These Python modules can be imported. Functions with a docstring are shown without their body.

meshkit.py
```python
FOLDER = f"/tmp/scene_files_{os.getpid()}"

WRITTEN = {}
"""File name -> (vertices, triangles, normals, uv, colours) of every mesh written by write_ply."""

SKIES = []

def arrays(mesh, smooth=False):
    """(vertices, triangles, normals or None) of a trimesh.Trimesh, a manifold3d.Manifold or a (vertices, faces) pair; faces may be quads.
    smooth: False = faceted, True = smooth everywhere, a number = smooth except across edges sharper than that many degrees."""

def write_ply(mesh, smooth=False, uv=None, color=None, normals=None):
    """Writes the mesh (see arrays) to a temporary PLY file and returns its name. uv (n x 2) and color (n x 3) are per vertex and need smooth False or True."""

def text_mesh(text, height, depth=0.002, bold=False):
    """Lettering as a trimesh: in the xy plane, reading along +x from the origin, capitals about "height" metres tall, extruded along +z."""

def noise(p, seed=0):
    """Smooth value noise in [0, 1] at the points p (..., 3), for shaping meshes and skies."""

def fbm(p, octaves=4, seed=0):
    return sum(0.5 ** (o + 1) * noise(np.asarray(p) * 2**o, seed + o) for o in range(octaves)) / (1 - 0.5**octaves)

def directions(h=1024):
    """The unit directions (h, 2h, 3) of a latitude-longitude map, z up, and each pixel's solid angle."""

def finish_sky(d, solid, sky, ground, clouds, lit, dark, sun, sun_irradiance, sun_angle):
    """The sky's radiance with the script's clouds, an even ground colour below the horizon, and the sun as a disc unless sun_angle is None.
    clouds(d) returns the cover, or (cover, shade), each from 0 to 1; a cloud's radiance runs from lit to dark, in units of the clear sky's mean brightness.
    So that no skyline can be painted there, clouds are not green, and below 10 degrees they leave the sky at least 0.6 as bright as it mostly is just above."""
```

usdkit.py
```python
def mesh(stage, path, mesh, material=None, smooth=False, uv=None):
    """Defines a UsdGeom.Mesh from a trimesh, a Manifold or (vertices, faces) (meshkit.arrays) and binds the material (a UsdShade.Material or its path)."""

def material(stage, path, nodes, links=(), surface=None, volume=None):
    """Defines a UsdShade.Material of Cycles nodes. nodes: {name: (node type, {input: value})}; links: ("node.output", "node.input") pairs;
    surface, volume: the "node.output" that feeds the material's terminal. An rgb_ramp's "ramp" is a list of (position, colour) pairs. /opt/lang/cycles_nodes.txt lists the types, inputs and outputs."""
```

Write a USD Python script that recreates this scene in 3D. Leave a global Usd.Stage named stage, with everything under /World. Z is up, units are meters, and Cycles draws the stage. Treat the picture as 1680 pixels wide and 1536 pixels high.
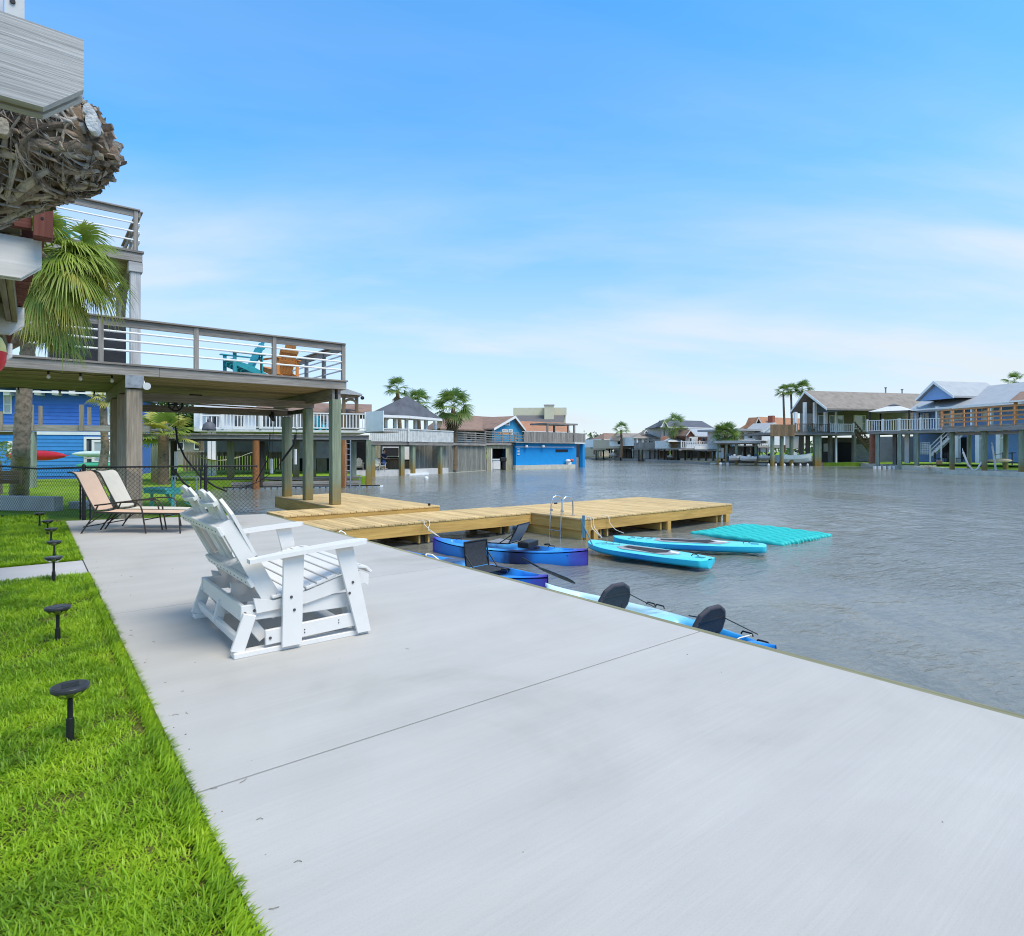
import math, random, numpy as np, trimesh, usdkit, meshkit
from pxr import Usd, UsdGeom, UsdLux, UsdShade, Gf, Sdf, Vt
from shapely.geometry import Polygon

stage = Usd.Stage.CreateInMemory()
UsdGeom.SetStageUpAxis(stage, UsdGeom.Tokens.z)
UsdGeom.SetStageMetersPerUnit(stage, 1.0)
UsdGeom.Xform.Define(stage, '/World')
UsdGeom.Scope.Define(stage, '/World/Looks')
rng = np.random.default_rng(11)
random.seed(11)

# ---------------------------------------------------------------- camera, sky, sun, exposure
EYE = np.array([0.0, 0.0, 1.35]); YAW = math.atan(788 / 985.0)
FWD = np.array([math.sin(YAW), math.cos(YAW), 0.0]); RGT = np.array([math.cos(YAW), -math.sin(YAW), 0.0])
FPX, CX, HY = 985.0, 840.0, 740.0
EXPOSURE = 1.28
cam = UsdGeom.Camera.Define(stage, '/World/camera')
cam.CreateHorizontalApertureAttr(36.0); cam.CreateVerticalApertureAttr(36.0 * 936 / 1024)
cam.CreateFocalLengthAttr(36.0 * FPX / 1680); cam.CreateVerticalApertureOffsetAttr(-28.0 / 1680 * 36)
cam.CreateExposureAttr(EXPOSURE); cam.CreateFStopAttr(0.0); cam.CreateClippingRangeAttr(Gf.Vec2f(0.05, 5000))
cam.AddTransformOp().Set(Gf.Matrix4d(*RGT, 0, 0, 0, 1, 0, *(-FWD), 0, *EYE, 1))

SUN_DIR = np.array([0.18, -0.66, 1.15]); SUN_DIR /= np.linalg.norm(SUN_DIR)      # towards the sun
SUN_I, SUN_ANGLE, SKY_S = 0.40, 30.0, 0.125
sun = UsdLux.DistantLight.Define(stage, '/World/sun')
sun.CreateIntensityAttr(SUN_I); sun.CreateAngleAttr(SUN_ANGLE); sun.CreateNormalizeAttr(True); sun.CreateColorAttr(Gf.Vec3f(1, .92, .80))
zx = SUN_DIR; xx = np.cross([0, 0, 1.0], zx); xx /= np.linalg.norm(xx); yx = np.cross(zx, xx)
sun.AddTransformOp().Set(Gf.Matrix4d(*xx, 0, *yx, 0, *zx, 0, 0, 0, 0, 1))
sky = UsdLux.DomeLight.Define(stage, '/World/sky')
CL = (2.60, 2.90, 3.12)
sky_m = usdkit.material(stage, '/World/Looks/sky_with_thin_clouds', {
    's': ('sky_texture', {'sky_type': 'single_scattering', 'sun_disc': False, 'sun_elevation': math.asin(SUN_DIR[2]), 'sun_rotation': math.atan2(SUN_DIR[0], SUN_DIR[1]), 'air_density': 1.0, 'aerosol_density': .5, 'ozone_density': 2.0}),
    'hs': ('mix', {'mix_type': 'multiply', 'fac': 1.0}), 'ht': ('rgb_ramp', {'ramp': [(0, (.50, .53, .62)), (.10, (.48, .58, .72)), (.22, (.44, .68, .90)), (.38, (.26, .78, 1.08)), (.6, (.17, .80, 1.12)), (1, (.30, .80, 1.04))]}),
    'tc': ('texture_coordinate', {}), 'sx': ('separate_xyz', {}),
    'za': ('math', {'math_type': 'maximum', 'value2': 0.0}), 'zb': ('math', {'math_type': 'add', 'value2': .22}),
    'qx': ('math', {'math_type': 'divide'}), 'qy': ('math', {'math_type': 'divide'}), 'cb': ('combine_xyz', {'z': 3.7}),
    'mp': ('mapping', {'mapping_type': 'texture', 'rotation': (0, 0, -.60), 'scale': (2.6, .85, 1), 'location': (.4, .9, 0)}),
    'n1': ('noise_texture', {'scale': 1.0, 'detail': 7, 'roughness': .55, 'distortion': .35}),
    'r1': ('rgb_ramp', {'ramp': [(.34, (0, 0, 0)), (.50, (.50, .50, .50)), (.64, (.97, .97, .97))]}),
    'rz': ('rgb_ramp', {'ramp': [(0, (1, 1, 1)), (.26, (.95, .95, .95)), (.40, (.30, .30, .30)), (.6, (.14, .14, .14)), (.75, (.5, .5, .5)), (1, (.8, .8, .8))]}),
    'lz': ('rgb_ramp', {'ramp': [(0, (.55, .55, .55)), (.08, (.50, .50, .50)), (.20, (.38, .38, .38)), (.32, (.14, .14, .14)), (.45, (.03, .03, .03)), (.6, (.02, .02, .02)), (.8, (.4, .4, .4)), (1, (.55, .55, .55))]}),
    'mu': ('math', {'math_type': 'multiply', 'use_clamp': True}), 'ad': ('math', {'math_type': 'maximum', 'use_clamp': True}),
    'mx': ('mix', {'mix_type': 'mix', 'color2': CL}),
    'bg': ('background_shader', {'strength': SKY_S})},
    [('tc.generated', 'sx.vector'), ('sx.z', 'za.value1'), ('za.value', 'zb.value1'), ('sx.x', 'qx.value1'), ('zb.value', 'qx.value2'),
     ('sx.y', 'qy.value1'), ('zb.value', 'qy.value2'), ('qx.value', 'cb.x'), ('qy.value', 'cb.y'), ('cb.vector', 'mp.vector'),
     ('mp.vector', 'n1.vector'), ('n1.fac', 'r1.fac'), ('za.value', 'rz.fac'), ('za.value', 'lz.fac'), ('r1.color', 'mu.value1'), ('rz.color', 'mu.value2'),
     ('mu.value', 'ad.value1'), ('lz.color', 'ad.value2'), ('ad.value', 'mx.fac'), ('s.color', 'hs.color1'), ('za.value', 'ht.fac'), ('ht.color', 'hs.color2'), ('hs.color', 'mx.color1'), ('mx.color', 'bg.color')], surface='bg.background')
UsdShade.MaterialBindingAPI.Apply(sky.GetPrim()).Bind(sky_m)
sky.GetPrim().SetCustomDataByKey('kind', 'structure')
sky.GetPrim().SetCustomDataByKey('label', 'blue sky with thin white clouds')

# ---------------------------------------------------------------- points
Z = np.array([0, 0, 1.0])
def V(*a): return np.array(a, float)
def at(px, py, d): return EYE + d * FWD + (px - CX) / FPX * d * RGT + Z * ((HY - py) / FPX * d)
def gz(px, py, z): return at(px, py, (EYE[2] - z) * FPX / (py - HY))
WATER = -0.58
def unit(v):
    v = np.asarray(v, float); return v / max(np.linalg.norm(v), 1e-9)

class Pl:
    """A vertical plane (a facade) given by two spots seen in the photograph with their distances; a runs along it, b behind it, z up."""
    def __init__(s, x0, d0, x1, d1):
        p, q = at(x0, HY, d0), at(x1, HY, d1)
        s.o = V(p[0], p[1], 0); s.u = unit(V(q[0] - p[0], q[1] - p[1], 0)); s.n = V(-s.u[1], s.u[0], 0)
        if s.n @ FWD < 0: s.n = -s.n
    def a(s, px, b=0):
        r = at(px, HY, 1.0) - EYE; m = np.array([[r[0], -s.u[0]], [r[1], -s.u[1]]]); k = s.o + s.n * b - EYE
        return np.linalg.solve(m, k[:2])[1]
    def dep(s, px, b=0):
        p = s.o + s.u * s.a(px, b) + s.n * b; return (p - EYE) @ FWD
    def z(s, px, py, b=0): return EYE[2] + (HY - py) / FPX * s.dep(px, b)
    def w(s, a, b, z): return s.o + s.u * a + s.n * b + Z * z
    def pt(s, px, py, b=0): return s.w(s.a(px, b), b, s.z(px, py, b))

# ---------------------------------------------------------------- mesh builder
_c = np.array([[(sx * (1 - .2 * (k != 0)), sy * (1 - .2 * (k != 1)), sz * (1 - .2 * (k != 2))) for k in range(3)] for sx in (-1, 1) for sy in (-1, 1) for sz in (-1, 1)]).reshape(-1, 3)
_h = trimesh.Trimesh(_c, process=False).convex_hull
_ord = [int(np.argmin(((_h.vertices - p) ** 2).sum(1))) for p in _c]; _inv = {b: a for a, b in enumerate(_ord)}
CHF = np.array([[_inv[i] for i in f] for f in _h.faces])
CHM = np.array([[k != 0, k != 1, k != 2] for _ in range(8) for k in range(3)], float); CHS = np.sign(_c)
_PN = [0]
class B:
    def __init__(s): s.v, s.f, s.uv, s.n = [], [], [], 0
    def add(s, v, f, uv=None):
        v = np.asarray(v, float); f = np.asarray(f, int)
        if f.shape[1] == 4: f = np.vstack([f[:, [0, 1, 2]], f[:, [0, 2, 3]]])
        s.v.append(v); s.f.append(f + s.n); s.uv.append(v[:, :2] if uv is None else np.asarray(uv, float)); s.n += len(v); return s
    def piece(s): _PN[0] = (_PN[0] + 1) % 97; return _PN[0]
    def obox(s, c, h, R, ch=0.0):
        """a box: centre, half sizes, rows of R its axes; chamfered by ch"""
        c = np.asarray(c, float); h = np.asarray(h, float); R = np.asarray(R, float)
        if ch > 0:
            ch = min(ch, .45 * h.min()); l = CHS * (h - CHM * ch); f = CHF
        else:
            ax = ((1, 2), (0, 2), (0, 1)); l, f = [], []
            for k in range(3):
                for sg in (-1, 1):
                    i, j = ax[k]; q = []
                    for a, b in ((-1, -1), (1, -1), (1, 1), (-1, 1)):
                        p = [0, 0, 0]; p[k] = sg; p[i] = a; p[j] = b; q.append(p)
                    if (k == 1) == (sg > 0): q = q[::-1]
                    m = len(l); l += q; f += [[m, m + 1, m + 2], [m, m + 2, m + 3]]
            l = np.array(l, float) * h; f = np.array(f)
        k = int(np.argmax(h)); o = [i for i in range(3) if i != k]; pn = s.piece()
        uv = np.stack([l[:, k] + 50 * pn + 25, l[:, o[0]] + l[:, o[1]] + 3.7 * (pn % 13)], 1)
        return s.add(c + l @ R, f, uv)
    def box(s, c, size, rz=0.0, ch=0.0):
        cs, sn = math.cos(rz), math.sin(rz)
        return s.obox(c, np.asarray(size, float) / 2, [[cs, sn, 0], [-sn, cs, 0], [0, 0, 1]], ch)
    def aabb(s, p, q, ch=0.0):
        p, q = np.minimum(p, q), np.maximum(p, q); return s.box((p + q) / 2, q - p, 0, ch)
    def bar(s, p, q, w, h, ch=0.0, up=Z):
        """a beam from p to q, w across (level), h high"""
        p, q = np.asarray(p, float), np.asarray(q, float); t = q - p; L = np.linalg.norm(t); t = t / L
        x = np.cross(up, t); x = unit(x) if np.linalg.norm(x) > 1e-6 else V(1, 0, 0)
        return s.obox((p + q) / 2, (L / 2, w / 2, h / 2), [t, x, np.cross(t, x)], ch)
    def tube(s, pts, r, n=8, cap=True):
        P = np.asarray(pts, float); m = len(P); r = np.broadcast_to(np.asarray(r, float), (m,))
        T = np.gradient(P, axis=0); T /= np.maximum(np.linalg.norm(T, axis=1, keepdims=True), 1e-9)
        x = np.cross(T[0], Z if abs(T[0][2]) < .9 else V(1, 0, 0)); x = unit(x); X = []
        for t in T:
            x = unit(x - t * (x @ t)); X.append(x)
        X = np.array(X); Y = np.cross(T, X); a = np.linspace(0, 2 * np.pi, n, endpoint=False)
        v = (P[:, None] + r[:, None, None] * (np.cos(a)[None, :, None] * X[:, None] + np.sin(a)[None, :, None] * Y[:, None])).reshape(-1, 3)
        L = np.concatenate([[0], np.cumsum(np.linalg.norm(np.diff(P, axis=0), axis=1))]); pn = s.piece()
        uv = np.stack([np.repeat(L, n) + 50 * pn + 5, np.tile(a * max(r.mean(), .01), m)], 1)
        i = np.arange(m - 1)[:, None] * n; j = np.arange(n)[None]; k = (np.arange(n)[None] + 1) % n
        f = np.stack([i + j, i + k, i + n + k, i + n + j], -1).reshape(-1, 4); s.add(v, f, uv)
        if cap:
            for e, fl in ((0, 1), (m - 1, 0)):
                q = v[e * n:(e + 1) * n]; ff = [[0, t, t + 1] for t in range(1, n - 1)]
                if fl: ff = [x[::-1] for x in ff]
                s.add(q, ff, uv[e * n:(e + 1) * n])
        return s
    def cyl(s, p, q, r0, r1=None, n=12): return s.tube([p, q], [r0, r0 if r1 is None else r1], n)
    def lathe(s, prof, c, n=16):
        c = np.asarray(c, float); a = np.linspace(0, 2 * np.pi, n, endpoint=False); P = np.asarray(prof, float)
        v = np.array([[c[0] + r * math.cos(t), c[1] + r * math.sin(t), c[2] + z] for r, z in P for t in a])
        f = [[i * n + j, i * n + (j + 1) % n, (i + 1) * n + (j + 1) % n, (i + 1) * n + j] for i in range(len(P) - 1) for j in range(n)]
        return s.add(v, f)
    def prism(s, poly, o, ux, uy, un, t0, t1):
        """a plane outline (in axes ux, uy from o) given thickness along un from t0 to t1"""
        pg = Polygon(poly)
        if pg.exterior.is_ccw is False: pg = Polygon(list(pg.exterior.coords)[::-1])
        m = trimesh.creation.extrude_polygon(pg, t1 - t0, engine='earcut'); v = np.array(m.vertices); f = np.array(m.faces)
        R = np.array([ux, uy, un], float)
        if np.linalg.det(R) < 0: f = f[:, ::-1]
        w = np.asarray(o, float) + v[:, :1] * R[0] + v[:, 1:2] * R[1] + (v[:, 2:] + t0) * R[2]
        ext = np.ptp(np.array(poly, float), axis=0); k = int(ext[1] > ext[0]); pn = s.piece()
        w, uv = w[f.ravel()], np.stack([v[:, k] + 50 * pn + 20, v[:, 1 - k] + v[:, 2]], 1)[f.ravel()]
        return s.add(w, np.arange(len(w)).reshape(-1, 3), uv)
    def grid(s, P, uv=None, flip=False):
        a, b = P.shape[:2]; i = np.arange(a - 1)[:, None] * b; j = np.arange(b - 1)[None]
        f = np.stack([i + j, i + b + j, i + b + j + 1, i + j + 1], -1).reshape(-1, 4)
        return s.add(P.reshape(-1, 3), f[:, ::-1] if flip else f, None if uv is None else uv.reshape(-1, 2))
    def ball(s, c, r, n=2, sc=(1, 1, 1)):
        m = trimesh.creation.icosphere(n, 1.0); return s.add(np.asarray(c) + np.array(m.vertices) * r * np.array(sc), m.faces)
    def pbox(s, pl, x0, x1, y0, y1, b0=0.0, b1=.1, ch=0.0):
        """a box on a facade from its outline in the photograph; b0..b1 its extent behind the facade plane"""
        a0, a1 = pl.a(x0, b0), pl.a(x1, b0); xm = (x0 + x1) / 2; z0, z1 = sorted((pl.z(xm, y0, b0), pl.z(xm, y1, b0)))
        return s.abox(pl, a0, a1, z0, z1, b0, b1, ch)
    def abox(s, pl, a0, a1, z0, z1, b0, b1, ch=0.0):
        return s.obox(pl.w((a0 + a1) / 2, (b0 + b1) / 2, (z0 + z1) / 2), (abs(a1 - a0) / 2, abs(b1 - b0) / 2, (z1 - z0) / 2), [pl.u, pl.n, Z], ch)
    def face(s, pl, pts, b0, b1): return s.prism(pts, pl.o, pl.u, Z, pl.n, b0, b1)      # outline in (a, z)
    def side(s, pl, pts, a0, a1): return s.prism(pts, pl.o, pl.n, Z, pl.u, a0, a1)      # outline in (b, z)
    def arrays(s): return np.vstack(s.v), np.vstack(s.f), np.vstack(s.uv)

def rot(axis, deg): return trimesh.transformations.rotation_matrix(math.radians(deg), axis)[:3, :3]

# ---------------------------------------------------------------- objects
USED = {}
def fresh(parent, name):
    k = parent + '/' + name; n = USED.get(k, -1) + 1; USED[k] = n
    return k if n == 0 else f'{k}_{n:03d}'
class T:
    def __init__(s, path, base): s.path, s.base = path, np.asarray(base, float)
def tag(prim, label=None, cat=None, group=None, kind=None):
    for k, x in (('label', label), ('category', cat), ('group', group), ('kind', kind)):
        if x: prim.SetCustomDataByKey(k, x)
def thing(name, label, cat, group=None, base=(0, 0, 0), kind=None):
    """a thing standing at base; its parts are given in the world's coordinates"""
    p = fresh('/World', name); x = UsdGeom.Xform.Define(stage, p); x.AddTranslateOp().Set(Gf.Vec3d(*map(float, base))); x.AddRotateZOp().Set(0.0)
    tag(x.GetPrim(), label, cat, group, kind); return T(p, base)
def local(name, label, cat, group=None, loc=(0, 0, 0), rz=0.0):
    """a thing whose parts are given in its own coordinates"""
    p = fresh('/World', name); x = UsdGeom.Xform.Define(stage, p); x.AddTranslateOp().Set(Gf.Vec3d(*map(float, loc))); x.AddRotateZOp().Set(float(rz))
    tag(x.GetPrim(), label, cat, group); return T(p, (0, 0, 0))
def copy(src, label, loc, rz=0.0, group=None, scale=None):
    sp = stage.GetPrimAtPath(src.path); name = src.path.split('/')[-1]
    p = fresh('/World', name.rsplit('_', 1)[0] if name[-3:].isdigit() else name); x = UsdGeom.Xform.Define(stage, p)
    x.GetPrim().GetReferences().AddInternalReference(src.path)
    x.ClearXformOpOrder(); x.AddTranslateOp().Set(Gf.Vec3d(*map(float, loc))); x.AddRotateZOp().Set(float(rz))
    if scale: x.AddScaleOp().Set(Gf.Vec3f(*[float(scale)] * 3))
    x.GetPrim().SetInstanceable(True); tag(x.GetPrim(), label, None, group); return T(p, (0, 0, 0))
def part(t, name, b, m, smooth=False, label=None, kind=None):
    p = fresh(t.path, name); v, f, uv = b.arrays()
    g = usdkit.mesh(stage, p, trimesh.Trimesh(v - t.base, f, process=False), m, smooth=smooth, uv=uv)
    tag(g.GetPrim(), label, None, None, kind); return T(p, t.base)
def single(name, b, m, label=None, cat=None, group=None, kind=None, smooth=False):
    p = fresh('/World', name); v, f, uv = b.arrays()
    g = usdkit.mesh(stage, p, trimesh.Trimesh(v, f, process=False), m, smooth=smooth, uv=uv); tag(g.GetPrim(), label, cat, group, kind); return T(p, (0, 0, 0))

# ---------------------------------------------------------------- materials
MN = set()
def mat(name, col, rough=.7, var=.12, sc=6.0, bump=0.0, bsc=40.0, metal=0.0, spec=.4, coat=0.0, trans=0.0, island=0.0):
    """a plain surface with uneven tone (var) and fine relief (bump)"""
    c = np.array(col, float)
    n = {'g': ('geometry', {}), 'n': ('noise_texture', {'scale': sc, 'detail': 5, 'roughness': .6}),
         'r': ('rgb_ramp', {'ramp': [(.25, tuple(c * (1 - var * 1.6))), (.5, tuple(c)), (.75, tuple(np.minimum(c * (1 + var), .95)))]}),
         'p': ('principled_bsdf', {'roughness': rough, 'metallic': metal, 'specular_ior_level': spec, 'coat_weight': coat})}
    l = [('g.position', 'n.vector'), ('n.fac', 'r.fac')]; out = 'r.color'
    if island:
        n['mr'] = ('map_range', {'to_min': 1 - island, 'to_max': 1 + island}); n['hv'] = ('hsv', {'saturation': 1.0})
        l += [('g.random_per_island', 'mr.value'), (out, 'hv.color'), ('mr.result', 'hv.value')]; out = 'hv.color'
    l.append((out, 'p.base_color')); s = 'p.BSDF'
    if bump:
        n['bn'] = ('noise_texture', {'scale': bsc, 'detail': 4}); n['b'] = ('bump', {'strength': bump, 'distance': .01})
        l += [('g.position', 'bn.vector'), ('bn.fac', 'b.height'), ('b.normal', 'p.normal')]
    if trans:
        n['t'] = ('translucent_bsdf', {}); n['mc'] = ('mix_closure', {'fac': trans}); l += [(out, 't.color'), ('p.BSDF', 'mc.closure1'), ('t.BSDF', 'mc.closure2')]; s = 'mc.closure'
    return usdkit.material(stage, '/World/Looks/' + name, n, l, surface=s)
def wood(name, dark, light, rough=.8, tone=.22, gs=(1.6, 38.0), bump=.35, stain=None, zst=None, hue=.0):
    """planks: grain along each piece, its own tone for each; stain, zst: a second colour below a height (water marks)"""
    n = {'tc': ('texture_coordinate', {}), 'sp': ('separate_xyz', {}), 'dv': ('math', {'math_type': 'divide', 'value2': 50.0}), 'fl': ('math', {'math_type': 'floor'}),
         'wn': ('white_noise_texture', {'dimensions': '1D'}), 'mr': ('map_range', {'to_min': 1 - tone, 'to_max': 1 + tone * .8}),
         'mp': ('mapping', {'mapping_type': 'point', 'scale': (gs[0], gs[1], 1)}), 'n1': ('noise_texture', {'scale': 1.0, 'detail': 6, 'roughness': .65, 'distortion': .4}),
         'mp2': ('mapping', {'mapping_type': 'point', 'scale': (.9, 5.0, 1)}), 'n2': ('noise_texture', {'scale': 1.0, 'detail': 4}),
         'r': ('rgb_ramp', {'ramp': [(.28, dark), (.5, tuple((np.array(dark) + np.array(light)) / 2)), (.68, light)]}),
         'r2': ('rgb_ramp', {'ramp': [(.3, (.62, .62, .62)), (.6, (1, 1, 1))]}), 'ml': ('mix', {'mix_type': 'multiply', 'fac': .75}),
         'hv': ('hsv', {'saturation': 1.0}), 'b': ('bump', {'strength': bump, 'distance': .006}), 'p': ('principled_bsdf', {'roughness': rough, 'specular_ior_level': .25})}
    l = [('tc.UV', 'sp.vector'), ('sp.x', 'dv.value1'), ('dv.value', 'fl.value1'), ('fl.value', 'wn.w'), ('wn.value', 'mr.value'), ('tc.UV', 'mp.vector'), ('mp.vector', 'n1.vector'),
         ('tc.UV', 'mp2.vector'), ('mp2.vector', 'n2.vector'), ('n1.fac', 'r.fac'), ('n2.fac', 'r2.fac'), ('r.color', 'ml.color1'), ('r2.color', 'ml.color2'), ('ml.color', 'hv.color'), ('mr.result', 'hv.value'),
         ('n1.fac', 'b.height'), ('b.normal', 'p.normal')]
    out = 'hv.color'
    if stain:
        n.update({'g': ('geometry', {}), 'gs': ('separate_xyz', {}), 'gn': ('noise_texture', {'scale': 5.0, 'detail': 3}), 'ga': ('math', {'math_type': 'multiply_add', 'value2': .9}),
                  'gr': ('map_range', {'from_min': zst[0], 'from_max': zst[1], 'to_min': 1, 'to_max': 0, 'clamp': True}), 'gm': ('mix', {'color2': stain})})
        l += [('g.position', 'gs.vector'), ('g.position', 'gn.vector'), ('gn.fac', 'ga.value1'), ('gs.z', 'ga.value3'), ('ga.value', 'gr.value'), ('gr.result', 'gm.fac'), (out, 'gm.color1')]; out = 'gm.color'
    l.append((out, 'p.base_color'))
    return usdkit.material(stage, '/World/Looks/' + name, n, l, surface='p.BSDF')
def glass(name, tint=(.03, .04, .05)):
    return usdkit.material(stage, '/World/Looks/' + name, {'d': ('diffuse_bsdf', {'color': tint}), 'g': ('glossy_bsdf', {'color': (.9, .9, .9), 'roughness': .03}), 'f': ('fresnel', {'IOR': 1.9}), 'm': ('mix_closure', {})},
                           [('f.fac', 'm.fac'), ('d.BSDF', 'm.closure1'), ('g.BSDF', 'm.closure2')], surface='m.closure')
def clearplastic(name):
    return usdkit.material(stage, '/World/Looks/' + name, {'d': ('transparent_bsdf', {'color': (.93, .95, .95)}), 'g': ('glossy_bsdf', {'color': (1, 1, 1), 'roughness': .08}), 'f': ('fresnel', {'IOR': 1.6}), 'm': ('mix_closure', {})},
                           [('f.fac', 'm.fac'), ('d.BSDF', 'm.closure1'), ('g.BSDF', 'm.closure2')], surface='m.closure')

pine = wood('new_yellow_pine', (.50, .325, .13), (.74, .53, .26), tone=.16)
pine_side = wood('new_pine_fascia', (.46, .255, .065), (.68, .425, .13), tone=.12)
grey = wood('weathered_grey_timber', (.17, .15, .125), (.38, .345, .305), tone=.2)
grey_lt = wood('silver_grey_timber', (.34, .325, .31), (.60, .585, .56), tone=.10, gs=(1.2, 60.0), bump=.9)
soffit = wood('brown_soffit_boards', (.24, .175, .10), (.58, .45, .285), tone=.3)
olive_w = wood('olive_stained_timber', (.12, .10, .04), (.27, .235, .12), tone=.2)
post_gb = wood('grey_brown_post', (.21, .17, .12), (.40, .34, .26), tone=.2)
greenpile = wood('green_treated_pile', (.15, .18, .12), (.29, .335, .235), tone=.18, stain=(.26, .17, .045), zst=(.30, 1.25))
greenpile2 = wood('pale_green_pile', (.18, .22, .17), (.33, .37, .30), tone=.12)
rustpile = wood('rust_brown_pile', (.25, .09, .03), (.42, .19, .07), tone=.2)
darkpile = wood('dark_wet_pile', (.03, .027, .021), (.09, .08, .062), tone=.2)
capwood = wood('olive_cap_timber', (.17, .16, .085), (.36, .335, .20), tone=.15)
fencewood = wood('old_fence_boards', (.12, .10, .06), (.26, .225, .15), tone=.3)
shedwood = wood('grey_shed_boards', (.15, .145, .12), (.33, .315, .26), tone=.22)
tanwood = wood('tan_shed_boards', (.30, .27, .17), (.46, .42, .29), tone=.12)
orangewood = wood('orange_stained_timber', (.42, .17, .055), (.66, .32, .13), tone=.15)
brownrail = wood('brown_rail_timber', (.13, .085, .045), (.27, .19, .11), tone=.25)
ochre = mat('ochre_panel', (.46, .27, .03), .8)
maroon = wood('maroon_painted_boards', (.13, .040, .028), (.205, .075, .055), tone=.12, bump=.2)
whitepaint = mat('white_paint', (.74, .715, .675), .5, .05, 3)
whitewood = wood('white_painted_beam', (.66, .64, .61), (.80, .78, .745), tone=.04, bump=.3)
hdpe = mat('white_plastic_lumber', (.69, .655, .605), .42, .025, 8, bump=.05, bsc=90)
steel = mat('stainless_steel', (.62, .62, .62), .22, .08, 20, metal=1.0)
galv = mat('galvanised_steel', (.32, .33, .34), .5, .25, 8, metal=.7)
bolt_m = mat('bolt_steel', (.30, .29, .27), .35, .1, 60, metal=.9)
black = mat('black_plastic', (.012, .012, .013), .45, .2, 20)
blacksolar = mat('dark_solar_cap', (.03, .031, .034), .28, .25, 30)
darkfab = mat('charcoal_mesh_fabric', (.032, .036, .042), .85, .25, 30, bump=.3, bsc=300)
greyfab = mat('grey_mesh_fabric', (.20, .20, .21), .85, .15, 30)
bronze = mat('bronze_metal_tube', (.055, .045, .038), .45, .15, 20, metal=.5)
tanfab = mat('peach_sling_fabric', (.62, .42, .29), .8, .05, 5, bump=.2, bsc=500)
cream = mat('cream_sling_fabric', (.58, .52, .42), .8, .05, 5, bump=.2, bsc=500)
teal = mat('teal_paint', (.03, .33, .38), .5, .1, 5)
tealwood = mat('turquoise_paint', (.10, .48, .47), .6, .15, 12)
orangep = mat('orange_paint', (.62, .24, .06), .5, .1, 5)
iron = mat('black_iron', (.02, .02, .022), .5, .2, 10, metal=.4)
rubber = mat('black_hose', (.015, .015, .016), .5, .2, 10)
rope = mat('white_rope', (.70, .66, .55), .9, .15, 60)
pvc = mat('white_pvc_pipe', (.80, .80, .78), .35, .05, 4)
conc_pale = mat('pale_concrete_wall', (.52, .50, .47), .9, .12, 3, bump=.3)
bulkhead = mat('concrete_bulkhead', (.50, .47, .38), .9, .2, 2.0)
winglass = glass('window_glass')
winlight = glass('curtained_window', (.30, .36, .38))
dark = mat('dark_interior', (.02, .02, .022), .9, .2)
redk = mat('red_kayak_plastic', (.62, .02, .03), .35, .1)
clear = clearplastic('clear_lamp_lens')

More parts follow.
